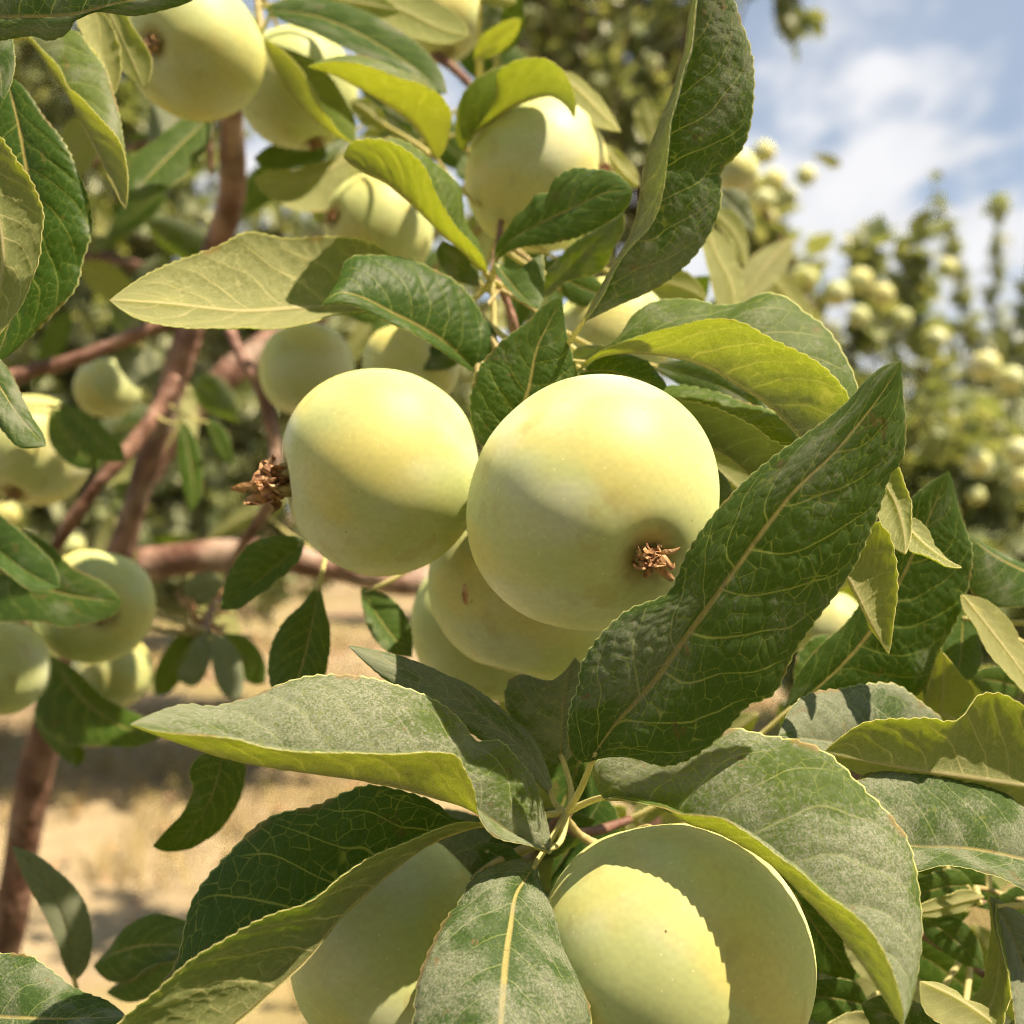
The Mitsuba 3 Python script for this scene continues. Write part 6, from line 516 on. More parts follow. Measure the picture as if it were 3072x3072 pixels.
 dict(n='S2', M=[(np.float64(-67.3),np.float64(366.0),np.float64(228.3)),(np.float64(-54.1),np.float64(366.7),np.float64(228.3)),(np.float64(-41.9),np.float64(367.3),np.float64(228.0)),(np.float64(-29.6),np.float64(368.0),np.float64(227.6))], L=[(np.float64(-55.8),np.float64(353.5),np.float64(221.0)),(np.float64(-44.6),np.float64(351.2),np.float64(219.4)),(np.float64(-34.3),np.float64(357.7),np.float64(222.0))], R=[(np.float64(-60.0),np.float64(379.5),np.float64(235.9)),(np.float64(-48.6),np.float64(383.0),np.float64(236.9)),(np.float64(-36.3),np.float64(377.7),np.float64(232.8))], f='Ru'),
]
APPLES = [
 ('A1', (21.2, 276, 2.7), 33.91, (0.36, -0.82, -0.43), 1.02, 2, 'large pale green apple in the centre with a brown shrivelled blossom end'),
 ('A2', (-38.3, 303, 12.5), 30.82, (-0.95, -0.28, -0.12), 0.98, 3, 'big pale apple left of the centre with its dried blossom tuft pointing left'),
 ('A3', (7.4, 342, -22.2), 34.43, (-0.25, -0.2, -0.95), 1.0, 0, 'shaded apple hanging below the two big central apples, a small scar on its skin'),
 ('A4', (-7.4, 398, -41.9), 32.05, (-0.2, 0.1, -0.97), 1.0, 0, 'shaded apple mostly hidden behind the lowest central apple'),
 ('A5', (41.1, 266, -115.2), 35.98, (0.1, -0.45, -0.88), 0.98, 0, 'large apple at the bottom with jagged leaf shadows across it'),
 ('A6', (-30.9, 288, -123.3), 31.52, (-0.72, -0.2, -0.66), 1.0, 1, 'shaded apple at the bottom behind the drooping dusty leaf'),
 ('A7', (9.6, 404, 131.8), 29.83, (0.92, -0.35, -0.05), 1.0, 1, 'sunlit apple above the centre under a curled yellow-green leaf'),
 ('A8', (-60.9, 470, 128.8), 25.23, (-0.75, -0.6, 0.1), 1.0, 1, 'small apple above the long pale leaf, left of the folded yellow-green leaf'),
 ('A9', (-125.9, 410, 184.4), 26.88, (-0.4, -0.88, -0.3), 1.0, 1, 'apple at the top left with its brown blossom end facing out'),
 ('A10', (-97.0, 465, 192.0), 26.89, (0.3, 0.1, -0.95), 1.0, 1, 'apple behind the yellow-green folded leaf at the top left'),
 ('A12', (-35.8, 510, 245.1), 21.06, (0.2, -0.2, -0.95), 1.0, 0, 'apple behind a yellow-green leaf at the top edge'),
 ('A13', (-100.4, 500, 69.4), 23.23, (0.2, -0.2, -0.95), 1.0, 0, 'round apple just above the left big apple, beside the dark red twig'),
 ('A14', (-43.4, 440, 63.1), 20.67, (0.3, 0.2, -0.9), 1.0, 0, 'apple half covered by the dark veined leaf'),
 ('A15', (37.9, 395, 67.5), 23.45, (0.7, 0.2, -0.6), 1.0, 0, 'sunlit apple behind the base of the tall leaf'),
 ('A16', (-252.4, 640, 77.3), 19.82, (0, 0, -1), 1.0, 0, 'small blurred apple by the crossing branches at left'),
 ('A17', (-241.1, 520, 31.1), 28.46, (-0.15, -0.55, -0.82), 1.0, 1, 'blurred shaded apple at the left edge under the curled leaf'),
 ('A18', (-182.6, 450, -41.1), 25.09, (0.5, -0.82, -0.1), 1.0, 1, 'apple at left with a green leaf lying across it'),
 ('A19', (-208.2, 415, -63.0), 20.35, (0, -0.2, -1), 1.0, 0, 'shaded apple cut by the left edge'),
 ('A20', (-194.4, 500, -77.2), 19.1, (0, 0, -1), 1.0, 0, 'apple below the one with a leaf across it'),
 ('A21', (129.2, 420, -46.8), 15.61, (0, 0, -1), 1.0, 0, 'apple glimpsed in the gap behind the large dark leaf'),
 ('A22', (160.3, 390, -176.4), 11.68, (0.4, -0.7, -0.5), 1.0, 1, 'yellow shaded apple deep between the leaves at the lower right'),
 ('A23', (-443.3, 900, -1.9), 11.15, (0, 0, -1), 1.0, 0, 'small sunlit apple at the left edge'),
 ('A24', (-428.0, 1000, -33.0), 11.36, (0, 0, -1), 1.0, 0, 'tiny sunlit apple above the leaf-crossed apple'),
 ('A25', (-443.0, 1100, 301.5), 11.36, (0, 0, -1), 1.0, 0, 'tiny bright apple beside the very dark left leaf'),
 ('A26', (174.3, 800, 266.0), 17.35, (0, 0, -1), 1.0, 0, 'shaded apple peeking out from behind the tall leaf'),
]
BRANCHES = [
 ('limb', [(-137.2, 520, 235.2, 5.91), (-147.5, 540, 209.4, 6.41), (-152.1, 560, 192.5, 7.52), (-159.9, 580, 169.5, 7.79), (-170.9, 590, 151.1, 7.61), (-183.1, 600, 122.7, 8.05), (-190.8, 600, 97.9, 8.36), (-203.2, 600, 58.5, 7.74), (-213.4, 600, 27.6, 8.05), (-232.7, 610, -23.6, 8.82), (-261.2, 620, -84.5, 9.6), (-291.8, 640, -142.7, 10.24), (-317.9, 660, -234.8, 10.9), (-358.1, 700, -337.5, 12.65), (-518.5, 900, -666.3, 18.59), (-721.9, 1150, -1088.8, 26.72), (-886.1, 1400, -1506.2, 39.75)], 'reddish brown limb rising from the lower left', 'bark'),
 ('branch', [(-192.2, 590, 76.5, 4.57), (-202.4, 580, 53.6, 4.49), (-215.7, 570, 31.2, 4.12), (-228.4, 565, 14.3, 3.79), (-249.0, 570, -12.9, 3.83), (-276.0, 590, -46.9, 3.35), (-293.0, 600, -81.8, 2.79)], None, 'bark'),
 ('branch', [(-296.6, 560, 63.9, 4.63), (-275.4, 570, 75.3, 4.41), (-249.4, 580, 85.6, 4.19), (-229.4, 590, 96.3, 4.26), (-210.7, 595, 105.7, 3.99), (-187.7, 600, 113.4, 3.72)], None, 'bark'),
 ('branch', [(-170.9, 590, 141.9, 3.35), (-155.0, 560, 102.9, 3.18), (-143.8, 545, 83.3, 3.38), (-134.9, 540, 70.0, 3.35), (-128.0, 540, 51.9, 3.62), (-124.3, 540, 29.6, 3.62), (-129.7, 545, 3.1, 3.38), (-140.8, 550, -12.5, 3.12), (-152.1, 560, -28.6, 2.89), (-160.7, 570, -54.1, 2.35)], 'dark red twig beside the left big apple', 'bark'),
 ('thick_limb', [(-496.7, 760, -91.8, 12.95), (-412.8, 750, -75.1, 12.39), (-323.2, 740, -51.2, 11.84), (-271.7, 735, -40.2, 11.76), (-235.9, 730, -33.9, 11.31), (-190.7, 730, -30.9, 11.68), (-138.9, 735, -36.4, 11.76), (-79.8, 750, -49.9, 11.62), (-2.4, 780, -74.1, 11.07), (143.1, 830, -143.1, 10.71)], 'thick pinkish sunlit limb running behind the left apples', 'bark'),
 ('branch', [(-318.7, 900, 30.7, 10.22), (-290.9, 900, 77.1, 10.69), (-265.9, 910, 108.5, 11.74), (-245.1, 920, 131.1, 11.87), (-216.4, 940, 158.2, 12.13), (-161.6, 960, 201.2, 10.9), (-104.2, 980, 245.9, 9.11)], None, 'bark'),
 ('branch', [(-383.8, 900, 225.8, 3.72), (-352.0, 890, 221.0, 4.14), (-307.1, 880, 206.3, 4.54), (-260.2, 860, 189.1, 4.44), (-225.5, 800, 167.7, 3.72)], None, 'bark'),
 ('branch', [(-305.7, 700, 228.0, 2.53), (-277.5, 690, 237.2, 2.32), (-246.1, 680, 243.6, 2.11), (-189.9, 650, 245.3, 1.68)], None, 'bark'),
 ('twig', [(-163.6, 560, 183.9, 1.73), (-163.6, 555, 202.3, 1.58), (-159.3, 550, 213.2, 1.42)], None, 'bark'),
 ('twig', [(-71.4, 520, 256.6, 3.22), (-58.2, 515, 245.4, 3.19), (-43.7, 510, 230.6, 2.9), (-29.9, 500, 217.1, 2.32), (-16.4, 480, 194.8, 1.73), (-3.6, 440, 151.3, 1.36), (-4.2, 390, 109.9, 1.21), (-6.5, 350, 80.6, 1.45)], None, 'bark'),
 ('twig', [(-6.5, 348, 80.1, 1.44), (-2.9, 350, 74.6, 1.45), (0.0, 350, 66.1, 1.54), (1.1, 355, 59.7, 1.65), (1.7, 365, 46.4, 1.7), (3.7, 380, 22.8, 1.96), (9.0, 395, 3.3, 2.24)], None, 'bark'),
 ('twig', [(-3.8, 347, 74.9, 0.81), (2.5, 345, 71.2, 0.71), (8.5, 345, 67.1, 0.62)], None, 'petiole'),
 ('twig', [(-4.6, 345, 74.3, 0.71), (-8.1, 340, 68.6, 0.7), (-10.5, 335, 64.3, 0.61)], None, 'petiole'),
 ('twig', [(14.9, 283, -83.1, 1.9), (12.7, 292, -88.8, 1.96), (8.5, 305, -98.3, 1.89), (3.2, 325, -113.1, 1.85), (-2.9, 350, -136.2, 1.99), (-12.9, 380, -173.4, 2.35), (-24.0, 400, -213.5, 2.68)], None, 'bark'),
 ('twig', [(14.8, 281, -82.5, 0.87), (17.7, 288, -89.1, 1.04), (23.2, 292, -94.1, 1.21), (29.2, 292, -95.6, 0.9)], None, 'petiole'),
 ('twig', [(38.2, 330, -98.6, 1.36), (30.9, 325, -99.7, 1.51), (21.8, 315, -98.2, 1.46), (14.1, 290, -86.7, 1.5)], None, 'bark'),
 ('twig', [(20.3, 330, -46.7, 0.68), (20.5, 325, -56.0, 0.59), (20.6, 322, -60.5, 0.42)], None, 'bark'),
 ('twig', [(130.8, 350, -139.0, 1.63), (137.5, 345, -141.4, 1.78), (143.8, 340, -144.3, 1.76), (149.9, 335, -148.0, 1.38), (161.5, 335, -158.1, 1.21)], None, 'bark'),
 ('twig', [(150.6, 330, -125.0, 0.77), (156.6, 330, -128.5, 1.02), (164.6, 330, -133.2, 1.11), (178.8, 335, -140.8, 1.21)], None, 'bark'),
 ('twig', [(142.9, 328, -119.5, 0.76), (148.8, 326, -119.5, 0.84), (157.2, 326, -121.9, 0.84), (172.8, 330, -125.0, 1.02)], None, 'petiole'),
 ('twig', [(-109.5, 440, 224.0, 1.59), (-107.3, 435, 212.4, 1.46), (-103.6, 425, 198.8, 1.1)], None, 'petiole'),
 ('twig', [(-166.8, 545, -72.9, 1.97), (-160.5, 535, -63.2, 2.21), (-159.3, 545, -51.8, 1.69), (-157.9, 560, -44.5, 1.45)], None, 'bark'),
 ('branch', [(-193.5, 330, 215.7, 1.36), (-185.5, 322, 150.6, 1.25), (-183.1, 325, 95.0, 1.26), (-195.3, 350, 55.3, 1.45), (-250.8, 460, 54.9, 2.37), (-296.6, 560, 63.9, 3.76)], None, 'bark'),
 ('branch', [(195.9, 350, 1.1, 1.08), (189.2, 335, -31.8, 1.21), (173.3, 300, -82.7, 1.24), (168.9, 295, -111.8, 1.37), (177.9, 330, -139.5, 1.36), (184.7, 360, -173.6, 1.67)], None, 'bark'),
]

# ------------------------------------------------------------------ the near apple tree
WOOD = np.vstack([spline(np.asarray(b[1])[:, :3], 40) for b in BRANCHES])


def reach(p, most):
    """The nearest point of the branches to p (mm), or None beyond the distance most."""
    d = np.linalg.norm(WOOD - p, axis=1)
    return WOOD[d.argmin()] if d.min() < most else None


numbered('apple_tree')
labels['apple_tree'] = {'label': 'near apple tree whose leafy fruiting branches fill the view', 'category': 'apple tree'}
rf = random.Random(4)
for (x0, x1), (y0, y1), (z0, z1), n in (((40, 270), (420, 620), (-270, -10), 46), ((15, 75), (335, 420), (-130, -90), 8), ((-100, 10), (520, 700), (100, 270), 22), ((50, 170), (480, 750), (0, 140), 16),
                                        ((-380, -200), (620, 900), (140, 360), 20), ((-380, -220), (640, 900), (-150, 130), 16), ((-20, 12), (300, 340), (-118, -98), 3)):
    for _ in range(n):                                             # leaves deeper in the tree, in the gaps between the near ones
        c = np.array([rf.uniform(x0, x1), rf.uniform(y0, y1), rf.uniform(z0, z1)])
        a = rf.uniform(0.2, 2.9)
        ln, w = rf.uniform(50, 85), rf.uniform(9, 15)
        d, p = np.array([math.cos(a), rf.uniform(-0.4, 0.4), -math.sin(a)]), np.array([math.sin(a), 0, math.cos(a)])
        q = np.array([0, rf.uniform(-9, 9), 0]), np.array([0, rf.uniform(-9, 9), 0])
        at = lambda t, s, o=0: c + d * ln * (t - 0.5) + p * s - [0, 0, 14 * (t - 0.5) ** 2] + o
        LEAVES.append(dict(M=[at(0, 0), at(0.35, 0), at(0.7, 0), at(1, 0)], L=[at(0.2, -w * .8, q[0]), at(.45, -w, q[0]), at(.75, -w * .6, q[0])],
                           R=[at(0.2, w * .8, q[1]), at(.45, w, q[1]), at(.75, w * .6, q[1])], f=rf.choice(['Ru', 'Ru', 'Rl']), dust=rf.choice([.1, .2, .3, .5, .7])))
for idx, spec in enumerate(LEAVES):
    b0 = np.asarray(spec['M'][0], float)
    end = reach(b0, 75)
    if 'pet' not in spec and end is not None and 'n' in spec:
        spec['pet'] = [b0, b0 * 0.45 + end * 0.55 + [0, 0, -3], end]
    V, F, UV = build_leaf(spec, idx)
    key = numbered('apple_tree__leaf')
    scene[key] = mikit.ply(trimesh.Trimesh(V, F, process=False), 'leaf_skin', smooth=True, uv=UV)
    if 'lab' in spec:
        labels[key] = {'label': spec['lab']}
for k, (name, P, lab, kind) in enumerate(BRANCHES):
    P = np.asarray(P)
    V, F = tube_mesh(P[:, :3], P[:, 3], 16 if P[:, 3].max() > 4 else 10, 12 * len(P), 0.6, k)
    key = numbered('apple_tree__' + name)
    scene[key] = mikit.ply(trimesh.Trimesh(V / 1000, F, process=False), 'bark' if kind == 'bark' else 'green_wood', smooth=True)
    if lab:
        labels[key] = {'label': lab}


# ------------------------------------------------------------------ apples
def frame(ax):
    a = np.asarray(ax, float); a /= np.linalg.norm(a)
    u = np.cross(a, [0.2, 0.1, 1.0]); u /= np.linalg.norm(u)
    return u, np.cross(a, u), a


def apple_body(R, asp, seed, nu=96, nv=64):
    """An apple about the axis z (mm): stalk end at -z, blossom end at +z, slightly lopsided."""
    th = np.linspace(0, np.pi, nv)
    ph = np.linspace(0, 2 * np.pi, nu, endpoint=False)
    rho = np.sin(th) ** 0.94 * (1 + 0.035 * np.cos(th) * -1)
    z = -np.cos(th) * 0.96 * asp
    z = z - 0.11 * np.exp(-(rho / 0.20) ** 2) * (th > 1.6) + 0.20 * np.exp(-(rho / 0.26) ** 2) * (th < 1.5)
    n = meshkit.fbm(np.stack([np.cos(ph) * 1.1 + seed, np.sin(ph) * 1.1, ph * 0], -1), 2, seed) - 0.5
    lob = 0.02 * np.cos(5 * ph + seed)[None] * np.clip(-np.cos(th), 0, 1)[:, None] ** 3
    r = rho[:, None] * (1 + 0.10 * n[None] * (0.6 + 0.5 * np.sin(th)[:, None]) + lob + 0.03 * (meshkit.fbm(np.stack(np.broadcast_arrays((np.cos(ph) * 1.6)[None], (np.sin(ph) * 1.6)[None] + seed, (np.cos(th) * 1.6)[:, None]), -1), 2, seed + 3) - 0.5))
    V = np.stack([r * np.cos(ph), r * np.sin(ph), np.broadcast_to(z[:, None], r.shape) + 0.02 * r * np.cos(ph + seed)], -1) * R
    UV = np.stack(np.broadcast_arrays((ph / (2 * np.pi))[None], (th / np.pi)[:, None]), -1)
    i, j = np.meshgrid(np.arange(nv - 1), np.arange(nu), indexing='ij')
    q = np.stack([i * nu + j, i * nu + (j + 1) % nu, (i + 1) * nu + (j + 1) % nu, (i + 1) * nu + j], -1).reshape(-1, 4)
    return V.reshape(-1, 3), np.vstack([q[:, [0, 1, 2]], q[:, [0, 2, 3]]]), UV.reshape(-1, 2), z[-1] * R


def strip(P, W, tw, rng, th=0.18):
    """A thin shrivelled strip (closed) along P (mm), W wide, twisting."""
    n = 12
    C = spline(P, n)
    tg = np.gradient(C, axis=0); tg /= np.linalg.norm(tg, axis=1, keepdims=True)
    a = np.cross(tg, rng.normal(size=3)); a /= np.linalg.norm(a, axis=1, keepdims=True)
    b = np.cross(tg, a)
    k = np.linspace(0, 1, n)
    ang = tw * k + 0.5 * np.sin(k * 9 + rng.random() * 6)
    u = np.cos(ang)[:, None] * a + np.sin(ang)[:, None] * b
    v = np.cross(tg, u)
    w = W * (np.sin(np.pi * (0.12 + 0.86 * k)) ** 0.7)[:, None]
    ring = np.stack([u * w, v * th + u * w * 0.2, -u * w, -v * th + u * w * 0.2], 1)
    V = (C[:, None] + ring).reshape(-1, 3)
    i, j = np.meshgrid(np.arange(n - 1), np.arange(4), indexing='ij')
    q = np.stack([i * 4 + j, i * 4 + (j + 1) % 4, (i + 1) * 4 + (j + 1) % 4, (i + 1) * 4 + j], -1).reshape(-1, 4)
    return V, np.vstack([q[:, [0, 1, 2]], q[:, [0, 2, 3]]])


def calyx_meshes(size, zc, seed, lean):
    """The withered flower on the blossom end: fleshy pale sepal bases, brown sepals and a tuft of dried stamens (mm, axis +z)."""
    rng = np.random.default_rng(seed)
    brown, pale = [], []
    s = {1: 0.8, 2: 0.92, 3: 1.65}[size]
    for k in range(5):
        a = 2 * np.pi * k / 5 + rng.normal() * 0.25
        d = np.array([math.cos(a), math.sin(a), 0])
        P = [d * 1.6 * s + [0, 0, zc - 0.6], d * 2.2 * s + [0, 0, zc + 1.6 * s], d * 1.9 * s + [0, 0, zc + 3.4 * s]]
        pale.append(tube_mesh(P, [1.0 * s, 0.8 * s, 0.35 * s], 7, 9, 0.4, k))
        e = d * (2.4 + 2.4 * rng.random()) * s + [0, 0, zc + (2.5 + 3.0 * rng.random()) * s]
        brown.append(strip([P[2] - [0, 0, 0.6], d * 2.6 * s + [0, 0, zc + 4.6 * s], e, e + rng.normal(size=3) * 1.6 * s], 1.3 * s, 3 * rng.normal(), rng))
    lean = np.asarray(lean, float) / np.linalg.norm(lean)
    for k in range(26 if size > 1 else 10):
        d = rng.normal(size=3)
        d /= np.linalg.norm(d)
        L = (2.6 + 4.6 * rng.random()) * s
        p0 = np.array([0, 0, zc + 0.2]) + rng.normal(size=3) * [1.0, 1.0, 0.3] * s
        p1 = p0 + lean * L * 0.6 + d * L * 0.22
        p2 = p1 + lean * L * 0.35 + d * L * 0.40 + rng.normal(size=3) * 0.7 * s
        brown.append(strip([p0, p1, p2, p2 + rng.normal(size=3) * 1.1 * s], (0.5 + 0.9 * rng.random()) * s, 4 * rng.normal(), rng, 0.22 * s))
    return join(brown)[:2], join(pale)[:2]


for k, (name, c, R, ax, asp, cal, lab) in enumerate(APPLES):
    key = numbered('apple')
    u, v, a = frame(ax)
    B = np.stack([u, v, a], 1)
    big = R > 24
    V, F, UV, zc = apple_body(R, asp, k, 128 if big else 72, 96 if big else 48)
    put = lambda X: (X @ B.T + np.asarray(c)) / 1000
    labels[key] = {'label': lab, 'category': 'apple'}
    scene[key + '__flesh'] = mikit.ply(trimesh.Trimesh(put(V), F, process=False), 'apple_peel', smooth=True, uv=UV)
    zs = V[0, 2]
    top = np.array([0, 0, zs - 6.0])
    end = reach(B @ top + np.asarray(c), 95)
    st = [[0, 0, zs + 1.0], top, [1.0, 0.6, zs - 12]] if end is None else [[0, 0, zs + 1.0], top, (top + B.T @ (end - np.asarray(c))) / 2 + B.T @ [0, 0, 1.0], B.T @ (end - np.asarray(c))]
    Vs, Fs = tube_mesh(st, [1.1, 0.9, 1.2, 1.6][:len(st)], 8, 16)
    scene[key + '__stem'] = mikit.ply(trimesh.Trimesh(put(Vs), Fs, process=False), 'green_wood', smooth=True)
    if cal:
        (bv, bf), (pv, pf) = calyx_meshes(cal, zc, 40 + k, B.T @ np.asarray({2: (1.0, -0.55, -0.55), 3: (-1.0, -0.1, -0.25)}.get(cal, ax)))
        scene[key + '__dried_blossom'] = mikit.ply(trimesh.Trimesh(put(bv), bf, process=False), 'dry_flower', smooth=False)
        scene[key + '__sepal_base'] = mikit.ply(trimesh.Trimesh(put(pv), pf, process=False), 'green_wood', smooth=True)

    if name == 'A3':                                                # a healed scar on the skin, left of the middle
        nrm = np.array([-0.62, -0.78, -0.07]); nrm /= np.linalg.norm(nrm)
        tz = np.array([-0.06, 0, 1.0]); tz -= nrm * (tz @ nrm); tz /= np.linalg.norm(tz)
        ball = trimesh.creation.icosphere(3)
        q = ball.vertices * (1 + 0.25 * (meshkit.fbm(ball.vertices * 2.2 + 4, 3, 1)[:, None] - 0.5))
        near = (V @ B.T)[np.argmax((V @ B.T) @ nrm)]
        X = np.asarray(c) + near * 0.995 + q[:, :1] * np.cross(nrm, tz) * 1.3 + q[:, 1:2] * tz * 3.4 + q[:, 2:] * nrm * 0.45
        scene[key + '__scar'] = mikit.ply(trimesh.Trimesh(X / 1000, ball.faces, process=False), 'dry_flower', smooth=True)
        labels[key + '__scar'] = {'label': 'small brown scar'}

# withered fruit spur at left: a knot of dried fruitlets
rng = np.random.default_rng(5)
parts = []
for k in range(26):
    p0 = np.array([-164.0, 545, -58]) + rng.normal(size=3) * [4, 4, 5]
    d = rng.normal(size=3)
    parts.append(strip([p0, p0 + d * 4, p0 + d * 7 + rng.normal(size=3) * 2, p0 + d * 9], 1.4, 4 * rng.normal(), rng, 0.5))
V, F, _ = join(parts)
scene['apple_tree__withered_blossom'] = mikit.ply(trimesh.Trimesh(V / 1000, F, process=False), 'dry_flower')
labels['apple_tree__withered_blossom'] = {'label': 'knot of brown dried blossom on a spur at left'}

# ------------------------------------------------------------------ ground
GZ = -1.45
gx = np.sinh(np.linspace(-6.2, 6.2, 181)) * 0.6
gy = np.sinh(np.linspace(-4.2, 7.0, 181)) * 0.45 + 3
X, Y = np.meshgrid(gx, gy, indexing='ij')
Z = GZ + 0.09 * (meshkit.fbm(np.stack([X * 0.5, Y * 0.5, X * 0], -1), 4, 1) - 0.5) + 0.05 * (meshkit.fbm(np.stack([X * 4, Y * 4, X * 0], -1), 3, 2) - 0.5)
n0, n1 = X.shape
i, j = np.meshgrid(np.arange(n0 - 1), np.arange(n1 - 1), indexing='ij')
q = np.stack([i * n1 + j, (i + 1) * n1 + j, (i + 1) * n1 + j + 1, i * n1 + j + 1], -1).reshape(-1, 4)
scene['ground'] = mikit.ply((np.stack([X, Y, Z], -1).reshape(-1, 3), q), 'dry_soil', smooth=True)
labels['ground'] = {'label': 'dry straw coloured orchard ground', 'kind': 'structure'}
rng = np.random.default_rng(11)
N = 26000
ang, rad = rng.random(N), rng.random(N)
bx = -5.5 + 7.5 * rng.random(N)
by = 3.0 + 9.0 * rng.random(N) ** 1.3
keep = meshkit.fbm(np.stack([bx * 0.9, by * 0.9, bx * 0], -1), 3, 6) > 0.47
bx, by = bx[keep], by[keep]
N = len(bx)
h = 0.05 + 0.13 * rng.random(N)
dx, dy = rng.normal(size=N) * 0.5, rng.normal(size=N) * 0.5
w = 0.0035 + 0.003 * rng.random(N)
ca, sa = np.cos(rng.random(N) * 6.28), np.sin(rng.random(N) * 6.28)
zz = GZ - 0.03
V = np.stack([np.c_[bx - w * ca, by - w * sa, bx * 0 + zz], np.c_[bx + w * ca, by + w * sa, bx * 0 + zz], np.c_[bx + dx * h * .4 + w * ca * .7, by + dy * h * .4 + w * sa * .7, zz + h * .7],
              np.c_[bx + dx * h * .4 - w * ca * .7, by + dy * h * .4 - w * sa * .7, zz + h * .7], np.c_[bx + dx * h, by + dy * h, zz + h]], 1).reshape(-1, 3)
k = (np.arange(N) * 5)[:, None]
F = np.vstack([k + [0, 1, 2], k + [0, 2, 3], k + [3, 2, 4]])
scene['dry_grass'] = mikit.ply(trimesh.Trimesh(V, F, process=False), 'straw')
N = 900
P = np.c_[-5.5 + 7.5 * rng.random(N), 3.0 + 8.0 * rng.random(N), np.full(N, GZ + 0.035)]
V = np.einsum('nij,kj->nki', np.stack([np.stack([np.cos(a := rng.random(N) * 6.28), np.sin(a), 0 * a], 1), np.stack([-np.sin(a), np.cos(a), 0.4 * rng.normal(size=N)], 1), np.stack([0 * a, 0 * a, 1 + 0 * a], 1)], 2) * 0.075, np.array([[0, 0, 0], [0.35, 0.3, 0.1], [0.35, -0.3, 0.1], [1, 0, 0.05]])) + P[:, None]
F = (np.array([[0, 2, 1], [1, 2, 3]])[None] + (np.arange(N) * 4)[:, None, None]).reshape(-1, 3)
scene['fallen_leaves'] = mikit.ply(trimesh.Trimesh(V.reshape(-1, 3), F, process=False), 'dry_flower')
labels['fallen_leaves'] = {'label': 'brown fallen leaves scattered over the dry ground', 'category': 'leaves', 'kind': 'stuff'}
labels['dry_grass'] = {'label': 'thin dry grass scattered over the orchard ground', 'category': 'grass', 'kind': 'stuff'}

# ------------------------------------------------------------------ trees behind
LEAF_T = np.array([[0, 0, 0], [0.30, 0.30, 0.05], [0.28, 0, -0.03], [0.30, -0.30, 0.05], [0.68, 0.25, 0.0], [0.66, 0, -0.06], [0.68, -0.25, 0.0], [1.0, 0, -0.16]])
LEAF_F = np.array([[0, 2, 1], [0, 3, 2], [1, 2, 5], [1, 5, 4], [2, 3, 6], [2, 6, 5], [4, 5, 7], [5, 6, 7]])


def leaf_mats(pts, dirs, rng, size):
    """Rotation and size of leaves at pts growing along dirs, drooping, their faces turned up at random."""
    n = len(pts)
    d = dirs + rng.normal(size=(n, 3)) * 0.55 + [0, 0, -0.25]
    d /= np.linalg.norm(d, axis=1, keepdims=True)
    up = np.array([0, 0, 1.0]) + rng.normal(size=(n, 3)) * 0.55
    y = np.cross(up, d); y /= np.linalg.norm(y, axis=1, keepdims=True)
    z = np.cross(d, y)
    s = size * (0.6 + 0.6 * rng.random(n))
    return np.stack([d, y, z], 2) * s[:, None, None]


def leaves_mesh(pts, mats, rng):
    V = np.einsum('nij,kj->nki', mats, LEAF_T) + pts[:, None]
    F = (LEAF_F[None] + (np.arange(len(pts)) * 8)[:, None, None]).reshape(-1, 3)
    UV = np.repeat(np.c_[np.floor(rng.random(len(pts)) * 60) + 0.5, np.zeros(len(pts))], 8, 0)
    return V.reshape(-1, 3), F, UV


